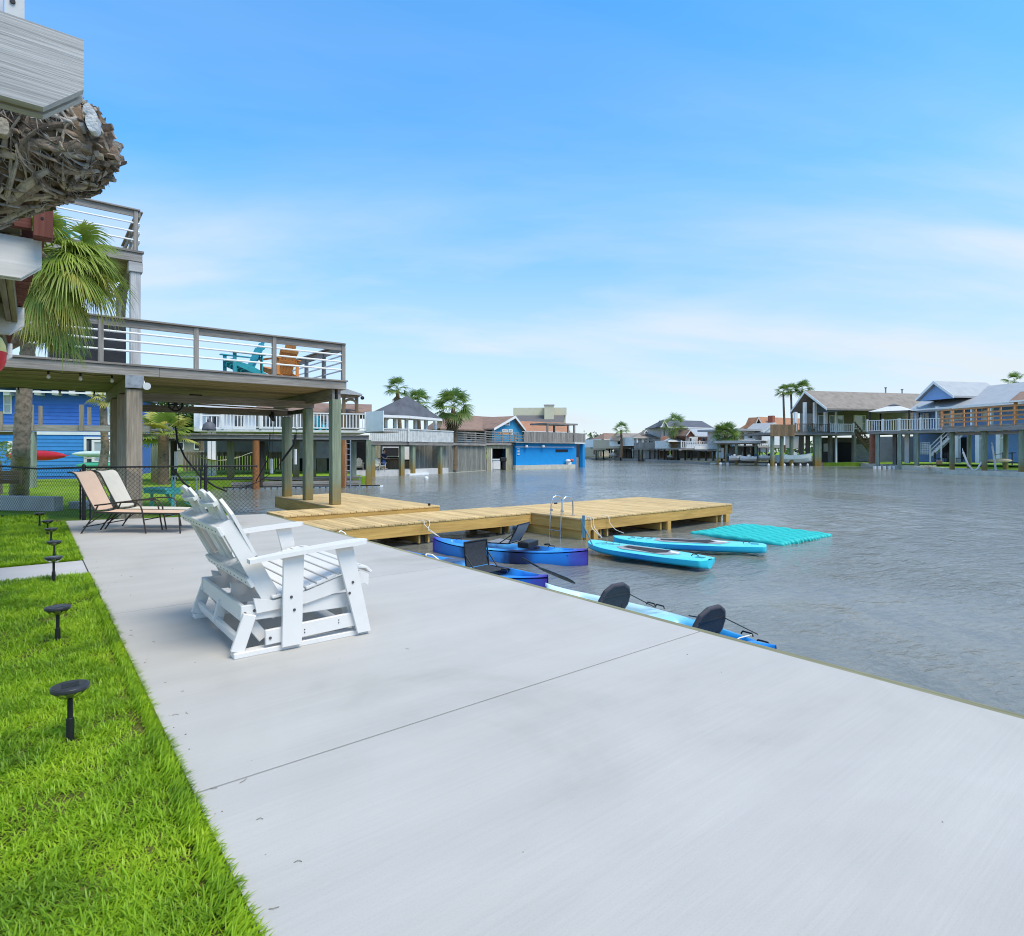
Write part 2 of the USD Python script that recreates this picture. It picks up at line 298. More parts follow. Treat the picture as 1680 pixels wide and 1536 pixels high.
# ================================================================ the setting
def sheet(name, poly, z0, z1, m, label=None, kind='structure', cat=None):
    b = B(); b.prism(poly, V(0, 0, 0), V(1, 0, 0), V(0, 1, 0), Z, z0, z1); return single(name, b, m, label, cat, None, kind)
def ground_mat(name, a, b_, c_, sc=1.2):
    return usdkit.material(stage, '/World/Looks/' + name, {'g': ('geometry', {}), 'n': ('noise_texture', {'scale': sc, 'detail': 8, 'roughness': .7}), 'n2': ('noise_texture', {'scale': 60.0, 'detail': 4}),
        'r': ('rgb_ramp', {'ramp': [(.3, a), (.5, b_), (.7, c_)]}), 'm': ('mix', {'mix_type': 'multiply', 'fac': .6}), 'r2': ('rgb_ramp', {'ramp': [(.3, (.4, .4, .4)), (.65, (1, 1, 1))]}),
        'b': ('bump', {'strength': .8, 'distance': .03}), 'p': ('principled_bsdf', {'roughness': .95, 'specular_ior_level': .1})},
        [('g.position', 'n.vector'), ('g.position', 'n2.vector'), ('n.fac', 'r.fac'), ('n2.fac', 'r2.fac'), ('r.color', 'm.color1'), ('r2.color', 'm.color2'), ('m.color', 'p.base_color'), ('n2.fac', 'b.height'), ('b.normal', 'p.normal')], surface='p.BSDF')
lawn_m = ground_mat('far_lawn', (.14, .25, .022), (.22, .36, .032), (.32, .40, .06))
soil_m = ground_mat('lawn_soil', (.06, .07, .015), (.11, .12, .025), (.24, .19, .08), 5.0)
earth_m = ground_mat('sandy_ground', (.16, .14, .10), (.24, .21, .16), (.32, .29, .22), .4)
sheet('canal_bed', [(-3000, -3000), (3000, -3000), (3000, 3000), (-3000, 3000)], -1.9, -1.6, earth_m, 'muddy bottom under the canal and the land beyond')
def mound(name, poly, z, m, label): return sheet(name, poly, -1.5, z, m, label)
LEFT_BANK = [(3.7, 13.45), (3.9, 22), (5.6, 30), (5.8, 32.9), (15.6, 32.9), (16.5, 38), (17.5, 42.2), (23.4, 42.5), (29.2, 46.6), (35, 50.6), (47.5, 51), (49, 56), (78, 118), (60, 700), (-700, 700), (-700, 17.1), (-.6, 17.1), (.4, 14.5)]
mound('neighbour_ground', LEFT_BANK, -.16, lawn_m, 'green grass ground of the neighbouring lots along the left bank')
RIGHT_BANK = [(57.5, -60), (58.6, 4), (60.3, 11.5), (65, 18), (77.6, 28.2), (83, 32), (81, 36), (76.3, 41), (74.4, 47.3), (86, 67), (106.5, 102), (113, 128), (78, 118), (60, 700), (900, 700), (900, -60)]
mound('right_bank_ground', RIGHT_BANK, -.20, lawn_m, 'grassy ground of the opposite bank under the stilt houses')

# the canal: choppy brown-grey water
water_m = usdkit.material(stage, '/World/Looks/canal_water', {
    'g': ('geometry', {}), 'm1': ('mapping', {'mapping_type': 'point', 'rotation': (0, 0, .62), 'scale': (1.25, 2.7, 1)}), 'm2': ('mapping', {'mapping_type': 'point', 'rotation': (0, 0, .35), 'scale': (4.4, 9.5, 1)}),
    'n1': ('noise_texture', {'scale': 1.0, 'detail': 3, 'roughness': .5, 'distortion': .5}), 'n2': ('noise_texture', {'scale': 1.35, 'detail': 4, 'roughness': .55, 'distortion': .5}),
    'n3': ('noise_texture', {'scale': .11, 'detail': 3, 'distortion': .8}), 'r3': ('map_range', {'from_min': .36, 'from_max': .64, 'to_min': .35, 'to_max': 1.25, 'clamp': True}),
    'a': ('math', {'math_type': 'multiply_add', 'value2': .42}), 'b': ('bump', {'strength': .80, 'distance': .085}), 'sc': ('math', {'math_type': 'multiply'}),
    'p': ('principled_bsdf', {'base_color': (.165, .16, .13), 'roughness': .09, 'ior': 1.33, 'specular_ior_level': .5})},
    [('g.position', 'm1.vector'), ('g.position', 'm2.vector'), ('m1.vector', 'n1.vector'), ('m2.vector', 'n2.vector'), ('g.position', 'n3.vector'), ('n3.fac', 'r3.value'),
     ('n2.fac', 'a.value1'), ('n1.fac', 'a.value3'), ('a.value', 'sc.value1'), ('r3.result', 'sc.value2'), ('sc.value', 'b.height'), ('b.normal', 'p.normal')], surface='p.BSDF')
wb = B()
def waves(x, y):
    p = np.stack([x * .85 * math.cos(.5) + y * .85 * math.sin(.5), (-x * math.sin(.5) + y * math.cos(.5)) * 1.7, 0 * x], -1)
    return (meshkit.fbm(p * 1.35, 3, 5) - .5)
xs = np.concatenate([np.arange(3.95, 26, .09), np.linspace(26, 130, 60)[1:], [700, 2500]]); ys = np.concatenate([[-600, -60], np.arange(-6, 26, .09), np.linspace(26, 200, 60)[1:], [600]])
GX, GY = np.meshgrid(xs, ys, indexing='ij')
dd = np.hypot(GX, GY); amp = .055 * np.clip((26 - GX) / 4, 0, 1) * np.clip((26 - GY) / 4, 0, 1) * np.clip((GY + 6) / 2, 0, 1)
WZ = WATER + amp * waves(GX, GY)
wb.grid(np.stack([GX, GY, WZ], -1)); single('water', wb, water_m, 'rippled grey-brown canal water', None, None, 'structure', smooth=True)

# the concrete slab, cast in panels
def concrete(name, base, streak=(1.3, 55.0), dirt=.10):
    c = np.array(base)
    return usdkit.material(stage, '/World/Looks/' + name, {
        'g': ('geometry', {}), 'mp': ('mapping', {'mapping_type': 'point', 'scale': (streak[0], streak[1], 1)}), 'n1': ('noise_texture', {'scale': 1.0, 'detail': 5, 'roughness': .7}),
        'n2': ('noise_texture', {'scale': .55, 'detail': 6, 'roughness': .6, 'distortion': .6}), 'mp3': ('mapping', {'mapping_type': 'point', 'scale': (.5, 3.2, 1), 'rotation': (0, 0, .12)}), 'n3': ('noise_texture', {'scale': 1.0, 'detail': 4}), 'n4': ('noise_texture', {'scale': 160.0, 'detail': 3}),
        'r1': ('rgb_ramp', {'ramp': [(.25, tuple(c * .955)), (.7, tuple(c * 1.025))]}), 'r2': ('rgb_ramp', {'ramp': [(.26, (1 - dirt * 1.7, 1 - dirt * 1.75, 1 - dirt * 1.9)), (.42, (1 - dirt * .5, 1 - dirt * .52, 1 - dirt * .6)), (.6, (1, 1, 1))]}),
        'r3': ('rgb_ramp', {'ramp': [(.3, (.93, .93, .94)), (.62, (1, 1, 1))]}), 'r4': ('rgb_ramp', {'ramp': [(.2, (.90, .90, .90)), (.5, (1, 1, 1))]}),
        'v': ('voronoi_texture', {'scale': 1.15}), 'rv': ('rgb_ramp', {'ramp': [(0, (.35, .32, .30)), (.012, (.45, .42, .40)), (.02, (1, 1, 1))]}),
        'x1': ('mix', {'mix_type': 'multiply', 'fac': 1}), 'x2': ('mix', {'mix_type': 'multiply', 'fac': 1}), 'x3': ('mix', {'mix_type': 'multiply', 'fac': 1}), 'x4': ('mix', {'mix_type': 'multiply', 'fac': 1}),
        'b': ('bump', {'strength': .25, 'distance': .004}), 'p': ('principled_bsdf', {'roughness': .72, 'specular_ior_level': .3})},
        [('g.position', 'mp.vector'), ('mp.vector', 'n1.vector'), ('g.position', 'n2.vector'), ('g.position', 'mp3.vector'), ('mp3.vector', 'n3.vector'), ('g.position', 'n4.vector'), ('g.position', 'v.vector'),
         ('n1.fac', 'r1.fac'), ('n2.fac', 'r2.fac'), ('n3.fac', 'r3.fac'), ('n4.fac', 'r4.fac'), ('v.distance', 'rv.fac'), ('r1.color', 'x1.color1'), ('r2.color', 'x1.color2'), ('x1.color', 'x2.color1'), ('r3.color', 'x2.color2'),
         ('x2.color', 'x3.color1'), ('r4.color', 'x3.color2'), ('x3.color', 'x4.color1'), ('rv.color', 'x4.color2'), ('x4.color', 'p.base_color'), ('n1.fac', 'b.height'), ('b.normal', 'p.normal')], surface='p.BSDF')
slab_m = concrete('brushed_concrete', (.47, .44, .397), dirt=.13)
path_m = concrete('path_concrete', (.50, .48, .46), (3.0, 30.0), .14)
SX0, SX1 = .50, 3.90
t = thing('concrete_slab', 'long pale grey brushed concrete slab along the water with saw joints', None, base=(2.2, 6, 0), kind='structure')
js = [-7.3, -4.0, -.68, 2.63, 5.95, 9.12, 12.3]
for y0, y1 in zip(js[:-1], js[1:]):
    b = B(); b.aabb((SX0, y0 + .007, -.16), (SX1, y1 - .007, 0), .0015); part(t, 'slab_panel', b, slab_m)
b = B(); v = [(SX0, 12.304), (SX1, 12.304), (SX1, 13.35), (SX0, 14.42)]; b.prism(v, V(0, 0, 0), V(1, 0, 0), V(0, 1, 0), Z, -.16, 0); part(t, 'slab_panel', b, slab_m)
b = B(); b.aabb((SX0 + .02, -7.2, -.30), (SX1 - .02, 13.2, -.165)); 
for y in js[1:]: b.aabb((SX0 + .004, y - .0066, -.12), (SX1 - .004, y + .0066, -.014))
part(t, 'joint_filler', b, mat('joint_grit', (.05, .047, .045), .95))
t = thing('path', 'short pale concrete path crossing the lawn to the slab', None, base=(-1, 8.6, 0), kind='structure')
for x0, x1 in ((-1.45, .492), (-3.4, -1.458), (-5.4, -3.408)):
    b = B(); b.aabb((x0, 8.12, -.15), (x1, 9.14, -.006), .006); part(t, 'slab_panel', b, path_m)

# the seawall under the slab's edge, with its timber cap
t = thing('seawall', 'low seawall with olive timber cap along the edge of the slab', 'seawall', base=(3.95, 3, WATER))
ys_ = [-7.3, -3.6, .2, 3.9, 7.6, 11.2, 13.4]
for y0, y1 in zip(ys_[:-1], ys_[1:]):
    b = B(); b.aabb((SX1 + .012, y0 + .003, -.13), (SX1 + .105, y1 - .003, -.012), .008); part(t, 'cap_timber', b, capwood)
b = B(); xs_ = np.arange(-7.3, 30.0, .23)
b.aabb((SX1 + .013, -7.3, -1.6), (SX1 + .05, 13.4, -.132))
for y in xs_: 
    if y < 13.2: b.aabb((SX1 + .05, y, -1.6), (SX1 + .075, y + .12, -.134), .006)
part(t, 'sheet_pile', b, mat('grey_sheet_pile', (.22, .22, .19), .8, .25))

# the lawn: earth under it and the grass itself
t = sheet('lawn', [(-6, -6), (SX0 - .012, -6), (SX0 - .012, 8.11), (-6, 8.11)], -.2, -.03, soil_m, 'soil under the near lawn')
sheet('lawn', [(-6, 9.15), (SX0 - .012, 9.15), (SX0 - .012, 14.9), (-.6, 17.2), (-6, 17.2)], -.2, -.03, soil_m, 'soil under the far lawn strip')
def blade_mat():
    return usdkit.material(stage, '/World/Looks/lawn_grass_blades', {'g': ('geometry', {}), 'gi': ('object_info', {}),
        'r': ('rgb_ramp', {'ramp': [(0, (.15, .28, .012)), (.26, (.28, .45, .014)), (.52, (.41, .56, .022)), (.70, (.53, .58, .05)), (.79, (.60, .50, .18)), (1, (.56, .42, .25))]}),
        'n': ('noise_texture', {'scale': 2.4, 'detail': 4}), 'a': ('math', {'math_type': 'multiply_add', 'value2': .62, 'use_clamp': True}), 'b': ('math', {'math_type': 'multiply_add', 'value2': 1.35, 'value3': -.45}),
        'p': ('principled_bsdf', {'roughness': .45, 'specular_ior_level': .35}), 't': ('translucent_bsdf', {}), 'm': ('mix_closure', {'fac': .38})},
        [('g.random_per_island', 'a.value1'), ('g.position', 'n.vector'), ('n.fac', 'b.value1'), ('b.value', 'a.value3'), ('a.value', 'r.fac'), ('r.color', 'p.base_color'), ('r.color', 't.color'), ('p.BSDF', 'm.closure1'), ('t.BSDF', 'm.closure2')], surface='m.closure')
blade_m = blade_mat()
gp = stage.DefinePrim('/World/grass', 'PointInstancer'); inst = UsdGeom.PointInstancer(gp)
tag(gp, 'bright green coarse lawn grass beside the slab', None, None, 'stuff')
def clump(n, rad, hmin, hmax, flat):
    b = B()
    for i in range(n):
        a = rng.uniform(0, 6.283); r = rad * math.sqrt(rng.uniform()); x, y = r * math.cos(a), r * math.sin(a)
        L = rng.uniform(hmin, hmax); w = rng.uniform(.0022, .0040); az = rng.uniform(0, 6.283); lean = rng.uniform(.15, flat); cv = rng.uniform(.2, .8)
        d = V(math.cos(az), math.sin(az), 0); sd = V(-d[1], d[0], 0); p = V(x, y, 0); pts = []
        for k, tt in enumerate((0, .4, .75, 1.0)):
            ang = lean + cv * tt; q = p + (d * math.sin(ang) + Z * math.cos(ang)) * L * tt; ww = w * (1, 1.0, .7, .06)[k]
            pts.append((q - sd * ww, q + sd * ww))
        P = np.array(pts); b.grid(P)
    return b
protos = []
for k, (n, rad, h0, h1, fl) in enumerate([(34, .075, .035, .075, 1.0), (34, .075, .03, .07, 1.15), (30, .07, .04, .085, .85), (38, .08, .025, .055, 1.3), (30, .075, .03, .08, 1.1), (36, .085, .03, .065, 1.25)]):
    b = clump(n, rad, h0, h1, fl); v, f, uv = b.arrays(); p = f'/World/grass/clump_{k:03d}' if k else '/World/grass/clump'
    usdkit.mesh(stage, p, trimesh.Trimesh(v, f, process=False), blade_m, smooth=True); inst.CreatePrototypesRel().AddTarget(p)
pos, idx, ori, scl = [], [], [], []
def sow(x0, x1, y0, y1, dens, s):
    n = int((x1 - x0) * (y1 - y0) * dens); X = rng.uniform(x0, x1, n); Y = rng.uniform(y0, y1, n)
    for x, y in zip(X, Y):
        th = meshkit.fbm(V(x * 1.7, y * 1.7, 3.3), 3, 2); 
        if th < .40 and rng.uniform() < .45: continue
        pos.append((x, y, -.032)); idx.append(rng.integers(0, 6)); a = rng.uniform(0, 6.283); ori.append((math.cos(a / 2), 0, 0, math.sin(a / 2))); k = s * rng.uniform(.75, 1.25); scl.append((k, k, k * rng.uniform(.8, 1.15)))
sow(-1.3, .425, .9, 5.5, 760, .70); sow(-1.6, .42, 5.5, 8.04, 520, .84); sow(-2.2, .41, 9.22, 14.4, 300, 1.1); sow(-3.5, -1.6, .9, 8.05, 90, 1.4); sow(-1.6, .2, 14.6, 16.2, 160, 1.4)
for k in range(2):                                                          # the edge of the turf, blades leaning out over the slab
    b = B()
    for i in range(46):
        x, y = -rng.uniform(0, .07), rng.uniform(-.07, .07); L = rng.uniform(.03, .075); w = rng.uniform(.0022, .004); az = rng.uniform(-1.25, 1.25); lean = rng.uniform(.2, 1.15); cv = rng.uniform(.2, .7); d = V(math.cos(az), math.sin(az), 0); sd = V(-d[1], d[0], 0); pts = []
        for q, tt in enumerate((0, .4, .75, 1.0)):
            ang = lean + cv * tt; c = V(x, y, 0) + (d * math.sin(ang) + Z * math.cos(ang)) * L * tt; ww = w * (1, 1.0, .7, .06)[q]; pts.append((c - sd * ww, c + sd * ww))
        b.grid(np.array(pts))
    v, f, uv = b.arrays(); p = f'/World/grass/edge_clump_{k:03d}' if k else '/World/grass/edge_clump'; usdkit.mesh(stage, p, trimesh.Trimesh(v, f, process=False), blade_m, smooth=True); inst.CreatePrototypesRel().AddTarget(p)
for y0, y1 in ((.9, 8.09), (9.2, 14.3)):
    for y in np.arange(y0, y1, .026):
        pos.append((.488 + rng.uniform(-.012, .006), y, -.012)); idx.append(rng.integers(6, 8)); a = rng.uniform(-.25, .25); ori.append((math.cos(a / 2), 0, 0, math.sin(a / 2))); k = rng.uniform(.55, 1.0); scl.append((k, k, k))
for x in np.arange(-1.3, .45, .035):
    pos.append((x, 8.09, -.012)); idx.append(rng.integers(6, 8)); a = 1.57 + rng.uniform(-.25, .25); ori.append((math.cos(a / 2), 0, 0, math.sin(a / 2))); k = rng.uniform(.7, 1.1); scl.append((k, k, k))
    pos.append((x, 9.17, -.012)); idx.append(rng.integers(6, 8)); a = -1.57 + rng.uniform(-.25, .25); ori.append((math.cos(a / 2), 0, 0, math.sin(a / 2))); k = rng.uniform(.7, 1.1); scl.append((k, k, k))
inst.CreatePositionsAttr(Vt.Vec3fArray.FromNumpy(np.array(pos, np.float32))); inst.CreateProtoIndicesAttr(Vt.IntArray.FromNumpy(np.array(idx, np.int32)))
inst.CreateOrientationsAttr(Vt.QuathArray([Gf.Quath(*map(float, q)) for q in ori])); inst.CreateScalesAttr(Vt.Vec3fArray.FromNumpy(np.array(scl, np.float32)))

# solar path lights standing in the lawn along the slab
lamp = local('path_light', 'nearest black solar path light in the lawn, largest of the row', 'garden light', 'black solar path lights in a row along the slab', (.143, 3.55, 0))
b = B(); b.tube([(0, 0, -.06), (0, 0, .075), (0, 0, .08)], [.017, .0165, .0125], 14); part(lamp, 'ground_stake', b, black, True)
b = B(); b.tube([(0, 0, .075), (0, 0, .185)], [.0115, .0115], 12); part(lamp, 'stem', b, black, True)
b = B(); b.lathe([(.0, .172), (.03, .176), (.052, .190), (.073, .212), (.073, .2135), (.0, .2135)], (0, 0, 0), 32); part(lamp, 'lens', b, clear, True)
b = B(); b.tube([(0, 0, .176), (0, 0, .205)], [.014, .02], 12); part(lamp, 'lamp_cup', b, mat('pale_reflector', (.6, .6, .58), .3), True)
b = B(); b.lathe([(.0, .2145), (.077, .2145), (.0785, .218), (.0785, .230), (.076, .2335), (.069, .2345)], (0, 0, 0), 36); b.lathe([(.069, .2345), (.0, .2345)], (0, 0, 0), 36); part(lamp, 'cap', b, blacksolar, True)
b = B(); b.box((0, 0, .2352), (.07, .07, .0012)); part(lamp, 'solar_cell', b, mat('solar_cell', (.012, .013, .02), .12, .3, 120, spec=.7))
for k, (x, y, rz, lb) in enumerate([(.147, 5.43, 20, 'second black solar path light from the front, alone in the near lawn'), (.18, 7.92, 65, 'black solar path light at the edge of the lawn just before the concrete path'),
        (.22, 9.42, 110, 'black solar path light just past the concrete path'), (.22, 10.97, 10, 'black solar path light midway in the lawn strip beyond the path'),
        (.20, 12.27, 40, 'second farthest black solar path light beyond the path'), (.11, 13.7, 80, 'farthest black solar path light, nearest the chain link fence')]):
    copy(lamp, lb, (x, y, rng.uniform(-.008, .008)), rz, 'black solar path lights in a row along the slab')

# grit and bits of dry grass lying on the slab
b = B(); q = np.random.default_rng(17)
for k in range(80):
    x, y = (q.uniform(.55, 3.8), q.uniform(.6, 12)) if k % 2 else (.53 + abs(q.normal(0, .12)), q.uniform(1, 9)); s_ = q.uniform(.0015, .0045) * (1.6 if k % 9 == 0 else 1)
    if k % 3 == 0: a = q.uniform(0, 6.28); L = q.uniform(.015, .05); b.tube([V(x, y, .002), V(x + L * .5 * math.cos(a), y + L * .5 * math.sin(a), .005), V(x + L * math.cos(a + .4), y + L * math.sin(a + .4), .0025)], .0012, 4)
    else: b.ball((x, y, s_ * .5), s_, 1, (1, q.uniform(.6, 1.4), .6))
single('grit', b, mat('dark_grit', (.19, .16, .11), .9, .4, 60), 'grit and bits of dry grass scattered on the slab', None, None, 'stuff')

# ================================================================ the double glider on the slab
t = thing('glider_bench', 'white double adirondack glider bench on the slab facing the water', 'bench', base=(1.45, 4.8, 0))
YN, YF = 4.16, 5.42                     # near and far side
def ybar(b, x, z, w, h, y0=YN, y1=YF, ch=.004, tilt=0.0):
    c, s_ = math.cos(tilt), math.sin(tilt); return b.obox((x, (y0 + y1) / 2, z), (w / 2, (y1 - y0) / 2, h / 2), [[c, 0, s_], [0, 1, 0], [-s_, 0, c]], ch)
def xbar(b, x0, z0, x1, z1, y, th, h, ch=.004): return b.bar((x0, y, z0), (x1, y, z1), th, h, ch)
bo = {}                                                   # bolt heads, kept with the part they hold
def bolt(x, y, z, s_=-1, r=.0105): BO.cyl((x, y, z), (x, y + s_ * .006, z), r, r * .8, 10)
BO = B()
for y in (YN, YF):
    b = B(); xbar(b, 1.02, .018, 1.955, .018, y + (.03 if y == YN else -.03), .085, .036); part(t, 'ground_rail', b, hdpe)
    b = B(); xbar(b, 1.045, .035, 1.125, .27, y + (.02 if y == YN else -.02), .03, .085); part(t, 'base_leg', b, hdpe)
    b = B(); xbar(b, 1.90, .035, 1.84, .25, y + (.05 if y == YN else -.05), .03, .085); part(t, 'base_leg', b, hdpe)
    b = B(); xbar(b, 1.075, .275, 1.88, .255, y + (.055 if y == YN else -.055), .03, .105); part(t, 'upper_rail', b, hdpe)
    b = B(); xbar(b, 1.215, .105, 1.90, .125, y - (.005 if y == YN else -.005), .028, .10); part(t, 'swing_rail', b, hdpe)
    b = B(); xbar(b, 1.10, .265, 1.235, .075, y + (.10 if y == YN else -.10), .026, .07); part(t, 'swing_arm', b, hdpe)
    b = B(); xbar(b, 1.80, .245, 1.87, .10, y + (.10 if y == YN else -.10), .026, .07); part(t, 'swing_arm', b, hdpe)
    yy = y - .034 if y == YN else y + .034
    b = B(); b.prism([(1.315, .03), (1.445, .03), (1.462, .643), (1.325, .635)], V(0, yy, 0), V(1, 0, 0), Z, V(0, 1, 0), -.014, .014); part(t, 'arm_post', b, hdpe)
    b = B(); b.prism([(1.855, .025), (1.955, .025), (1.815, .668), (1.69, .660)], V(0, yy, 0), V(1, 0, 0), Z, V(0, 1, 0), -.014, .014); part(t, 'arm_post', b, hdpe)
    # armrest, wider towards the front and gently arched
    prof = [(1.10, -.045), (1.30, -.06), (1.60, -.075), (1.80, -.085), (1.895, -.07), (1.92, -.03), (1.92, .03), (1.895, .062), (1.80, .075), (1.55, .06), (1.30, .045), (1.10, .03)]
    sg = -1 if y == YN else 1; pg = [(px_, yy + q * (1 if y == YN else -1)) for px_, q in prof]
    if y == YF: pg = pg[::-1]
    b = B(); m = trimesh.creation.extrude_polygon(Polygon(pg), .027, engine='earcut'); m = m.subdivide().subdivide(); v = np.array(m.vertices)
    v[:, 2] += .627 + .075 * (v[:, 0] - 1.1) + .006 * np.sin((v[:, 0] - 1.1) / .82 * np.pi) - .01; b.add(v, m.faces); part(t, 'armrest', b, hdpe)
    for x, z in ((1.375, .36), (1.395, .27), (1.815, .40), (1.79, .325)): bolt(x, yy - .014 * (1 if y == YN else -1), z, -1 if y == YN else 1)
    for x, z in ((1.245, .10), (1.87, .14), (1.10, .275), (1.16, .285)): bolt(x, y - (.019 if (z > .2) == False else -.04) if y == YN else y + (.02 if z < .2 else -.038), z, -1 if y == YN else 1)
    for x, z in ((1.475, .115), (1.475, .095), (1.72, .118), (1.72, .138)): bolt(x, y - .019 if y == YN else y + .019, z, -1 if y == YN else 1, .004)
b = B(); b.obox((1.095, (YN + YF) / 2, .27), (.014, (YF - YN) / 2 - .045, .055), [[1, 0, 0], [0, 1, 0], [0, 0, 1]], .004); part(t, 'cross_beam', b, hdpe)
b = B(); b.obox((1.07, (YN + YF) / 2, .095), (.014, (YF - YN) / 2 - .04, .042), [[.95, 0, .31], [0, 1, 0], [-.31, 0, .95]], .004); part(t, 'cross_beam', b, hdpe)
b = B(); ybar(b, 1.88, .10, .028, .085, YN + .07, YF - .07); part(t, 'cross_beam', b, hdpe)
b = B(); b.bar((1.065, 4.79, .10), (1.10, 4.79, .25), .028, .07, .004); part(t, 'brace', b, hdpe)
# seat: two side boards and curved slats
for y in (YN + .03, YF - .03, (YN + YF) / 2):
    b = B(); b.prism([(1.17, .27), (1.50, .285), (1.93, .37), (1.965, .345), (1.97, .43), (1.90, .465), (1.75, .44), (1.5, .37), (1.28, .34), (1.15, .37)], V(0, y, 0), V(1, 0, 0), Z, V(0, 1, 0), -.013, .013); part(t, 'seat_rail', b, hdpe)
sx = np.array([1.30, 1.376, 1.452, 1.528, 1.604, 1.68, 1.756, 1.832, 1.905, 1.965]); sz = np.array([.352, .352, .366, .387, .41, .434, .456, .472, .478, .452]) + .014
for k in range(len(sx)):
    j = min(max(k, 1), len(sx) - 2); tl = math.atan2(sz[j + 1] - sz[j - 1], sx[j + 1] - sx[j - 1]) if k < 9 else -.75
    b = B(); ybar(b, sx[k], sz[k], .068, .020, YN + .008, YF - .008, .004, tl); part(t, 'seat_slat', b, hdpe)
    for y in (YN + .03, YF - .03): BO.cyl((sx[k], y, sz[k] + .011), (sx[k], y, sz[k] + .0125), .004, .004, 6)
# two fan backs of slats on curved battens, leaning back
tilt = math.radians(27.5); bu = V(-math.sin(tilt), 0, math.cos(tilt)); bn = V(math.cos(tilt), 0, math.sin(tilt)); b0 = V(1.30, 0, .40)
for yc in (YN + .325, YF - .325):
    for k in range(6):
        q = (k - 2.5) / 2.5; w0, w1 = .082, .096; y0 = yc + (k - 2.5) * .088; y1 = yc + (k - 2.5) * .100; top = .80 - .17 * abs(q) ** 2.1; cv = .045 * (1 - q * q)
        tp = []
        for e in np.linspace(-.5, .5, 7):
            tp.append((y1 + e * w1 * .98, .80 - .17 * abs(((y1 + e * w1) - yc) / .25 * (5 / 6) ) ** 2.1 * 1.15))
        pg = [(y0 - w0 / 2, -.05), (y0 + w0 / 2, -.05)] + tp[::-1]
        b = B(); b.prism(pg, b0 - bn * cv, V(0, 1, 0), bu, bn, -.010, .010); part(t, 'back_slat', b, hdpe)
    for h, wid, nm in ((.56, .55, 'upper_batten'), (.16, .52, 'lower_batten'), (.70, .40, 'top_batten')):
        b = B(); e = np.linspace(-.5, .5, 9); arc = [(yc + wid * a, -.012 - .048 * (1 - (2 * a * wid / .55) ** 2)) for a in e]
        P = arc + [(y_, x_ - .05) for y_, x_ in arc[::-1]]
        P = [(yc + wid * a, -.012 - .045 * (1 - (2 * a * wid / .5) ** 2)) for a in e] + [(yc + wid / 2, -.10), (yc - wid / 2, -.10)]
        if nm == 'top_batten': P = [(yc + wid * a, -.012 - .045 * (1 - (2 * a * wid / .5) ** 2)) for a in e] + [(yc + wid * a, -.04 - .045 * (1 - (2 * a * wid / .5) ** 2)) for a in e[::-1]]
        b.prism(P, b0 + bu * h, V(0, 1, 0), bn, bu, -.013, .013); part(t, nm, b, hdpe)
for y, s_ in ((YN + .058, 1), (YF - .058, -1)):
    b = B(); b.prism([(-.16, -.105), (-.16, .02), (.30, .0), (.58, -.02), (.58, -.10)], V(1.30, y, .40), bu, bn, V(0, 1, 0), -.013, .013); part(t, 'back_stile', b, hdpe)
    bolt(*(b0 + bu * .27 + bn * .0 + V(0, y - 0 - (.013 if s_ > 0 else -.013), 0)), -s_)
for h in (.565, .165):
    b = B(); b.obox(b0 + bu * (h - .02) - bn * .115 + V(0, (YN + YF) / 2, 0), (.012, (YF - YN) / 2 - .018, .035), [bn, V(0, 1, 0), bu], .004); part(t, 'back_rail', b, hdpe)
    for y in np.linspace(YN + .10, YF - .10, 12):
        c = b0 + bu * (h - .02) - bn * .127 + V(0, y, 0); BO.cyl(c, c - bn * .003, .0055, .005, 8)
for y in (YF - .075,):
    b = B(); b.obox(b0 + bu * .36 - bn * .085 + V(0, y, 0), (.012, .045, .19), [bn, V(0, 1, 0), bu], .004); part(t, 'back_post', b, hdpe)
part(t, 'bolt_heads', BO, mat('dull_bolt', (.10, .095, .09), .4, .1, 60, metal=.5), kind='stuff')

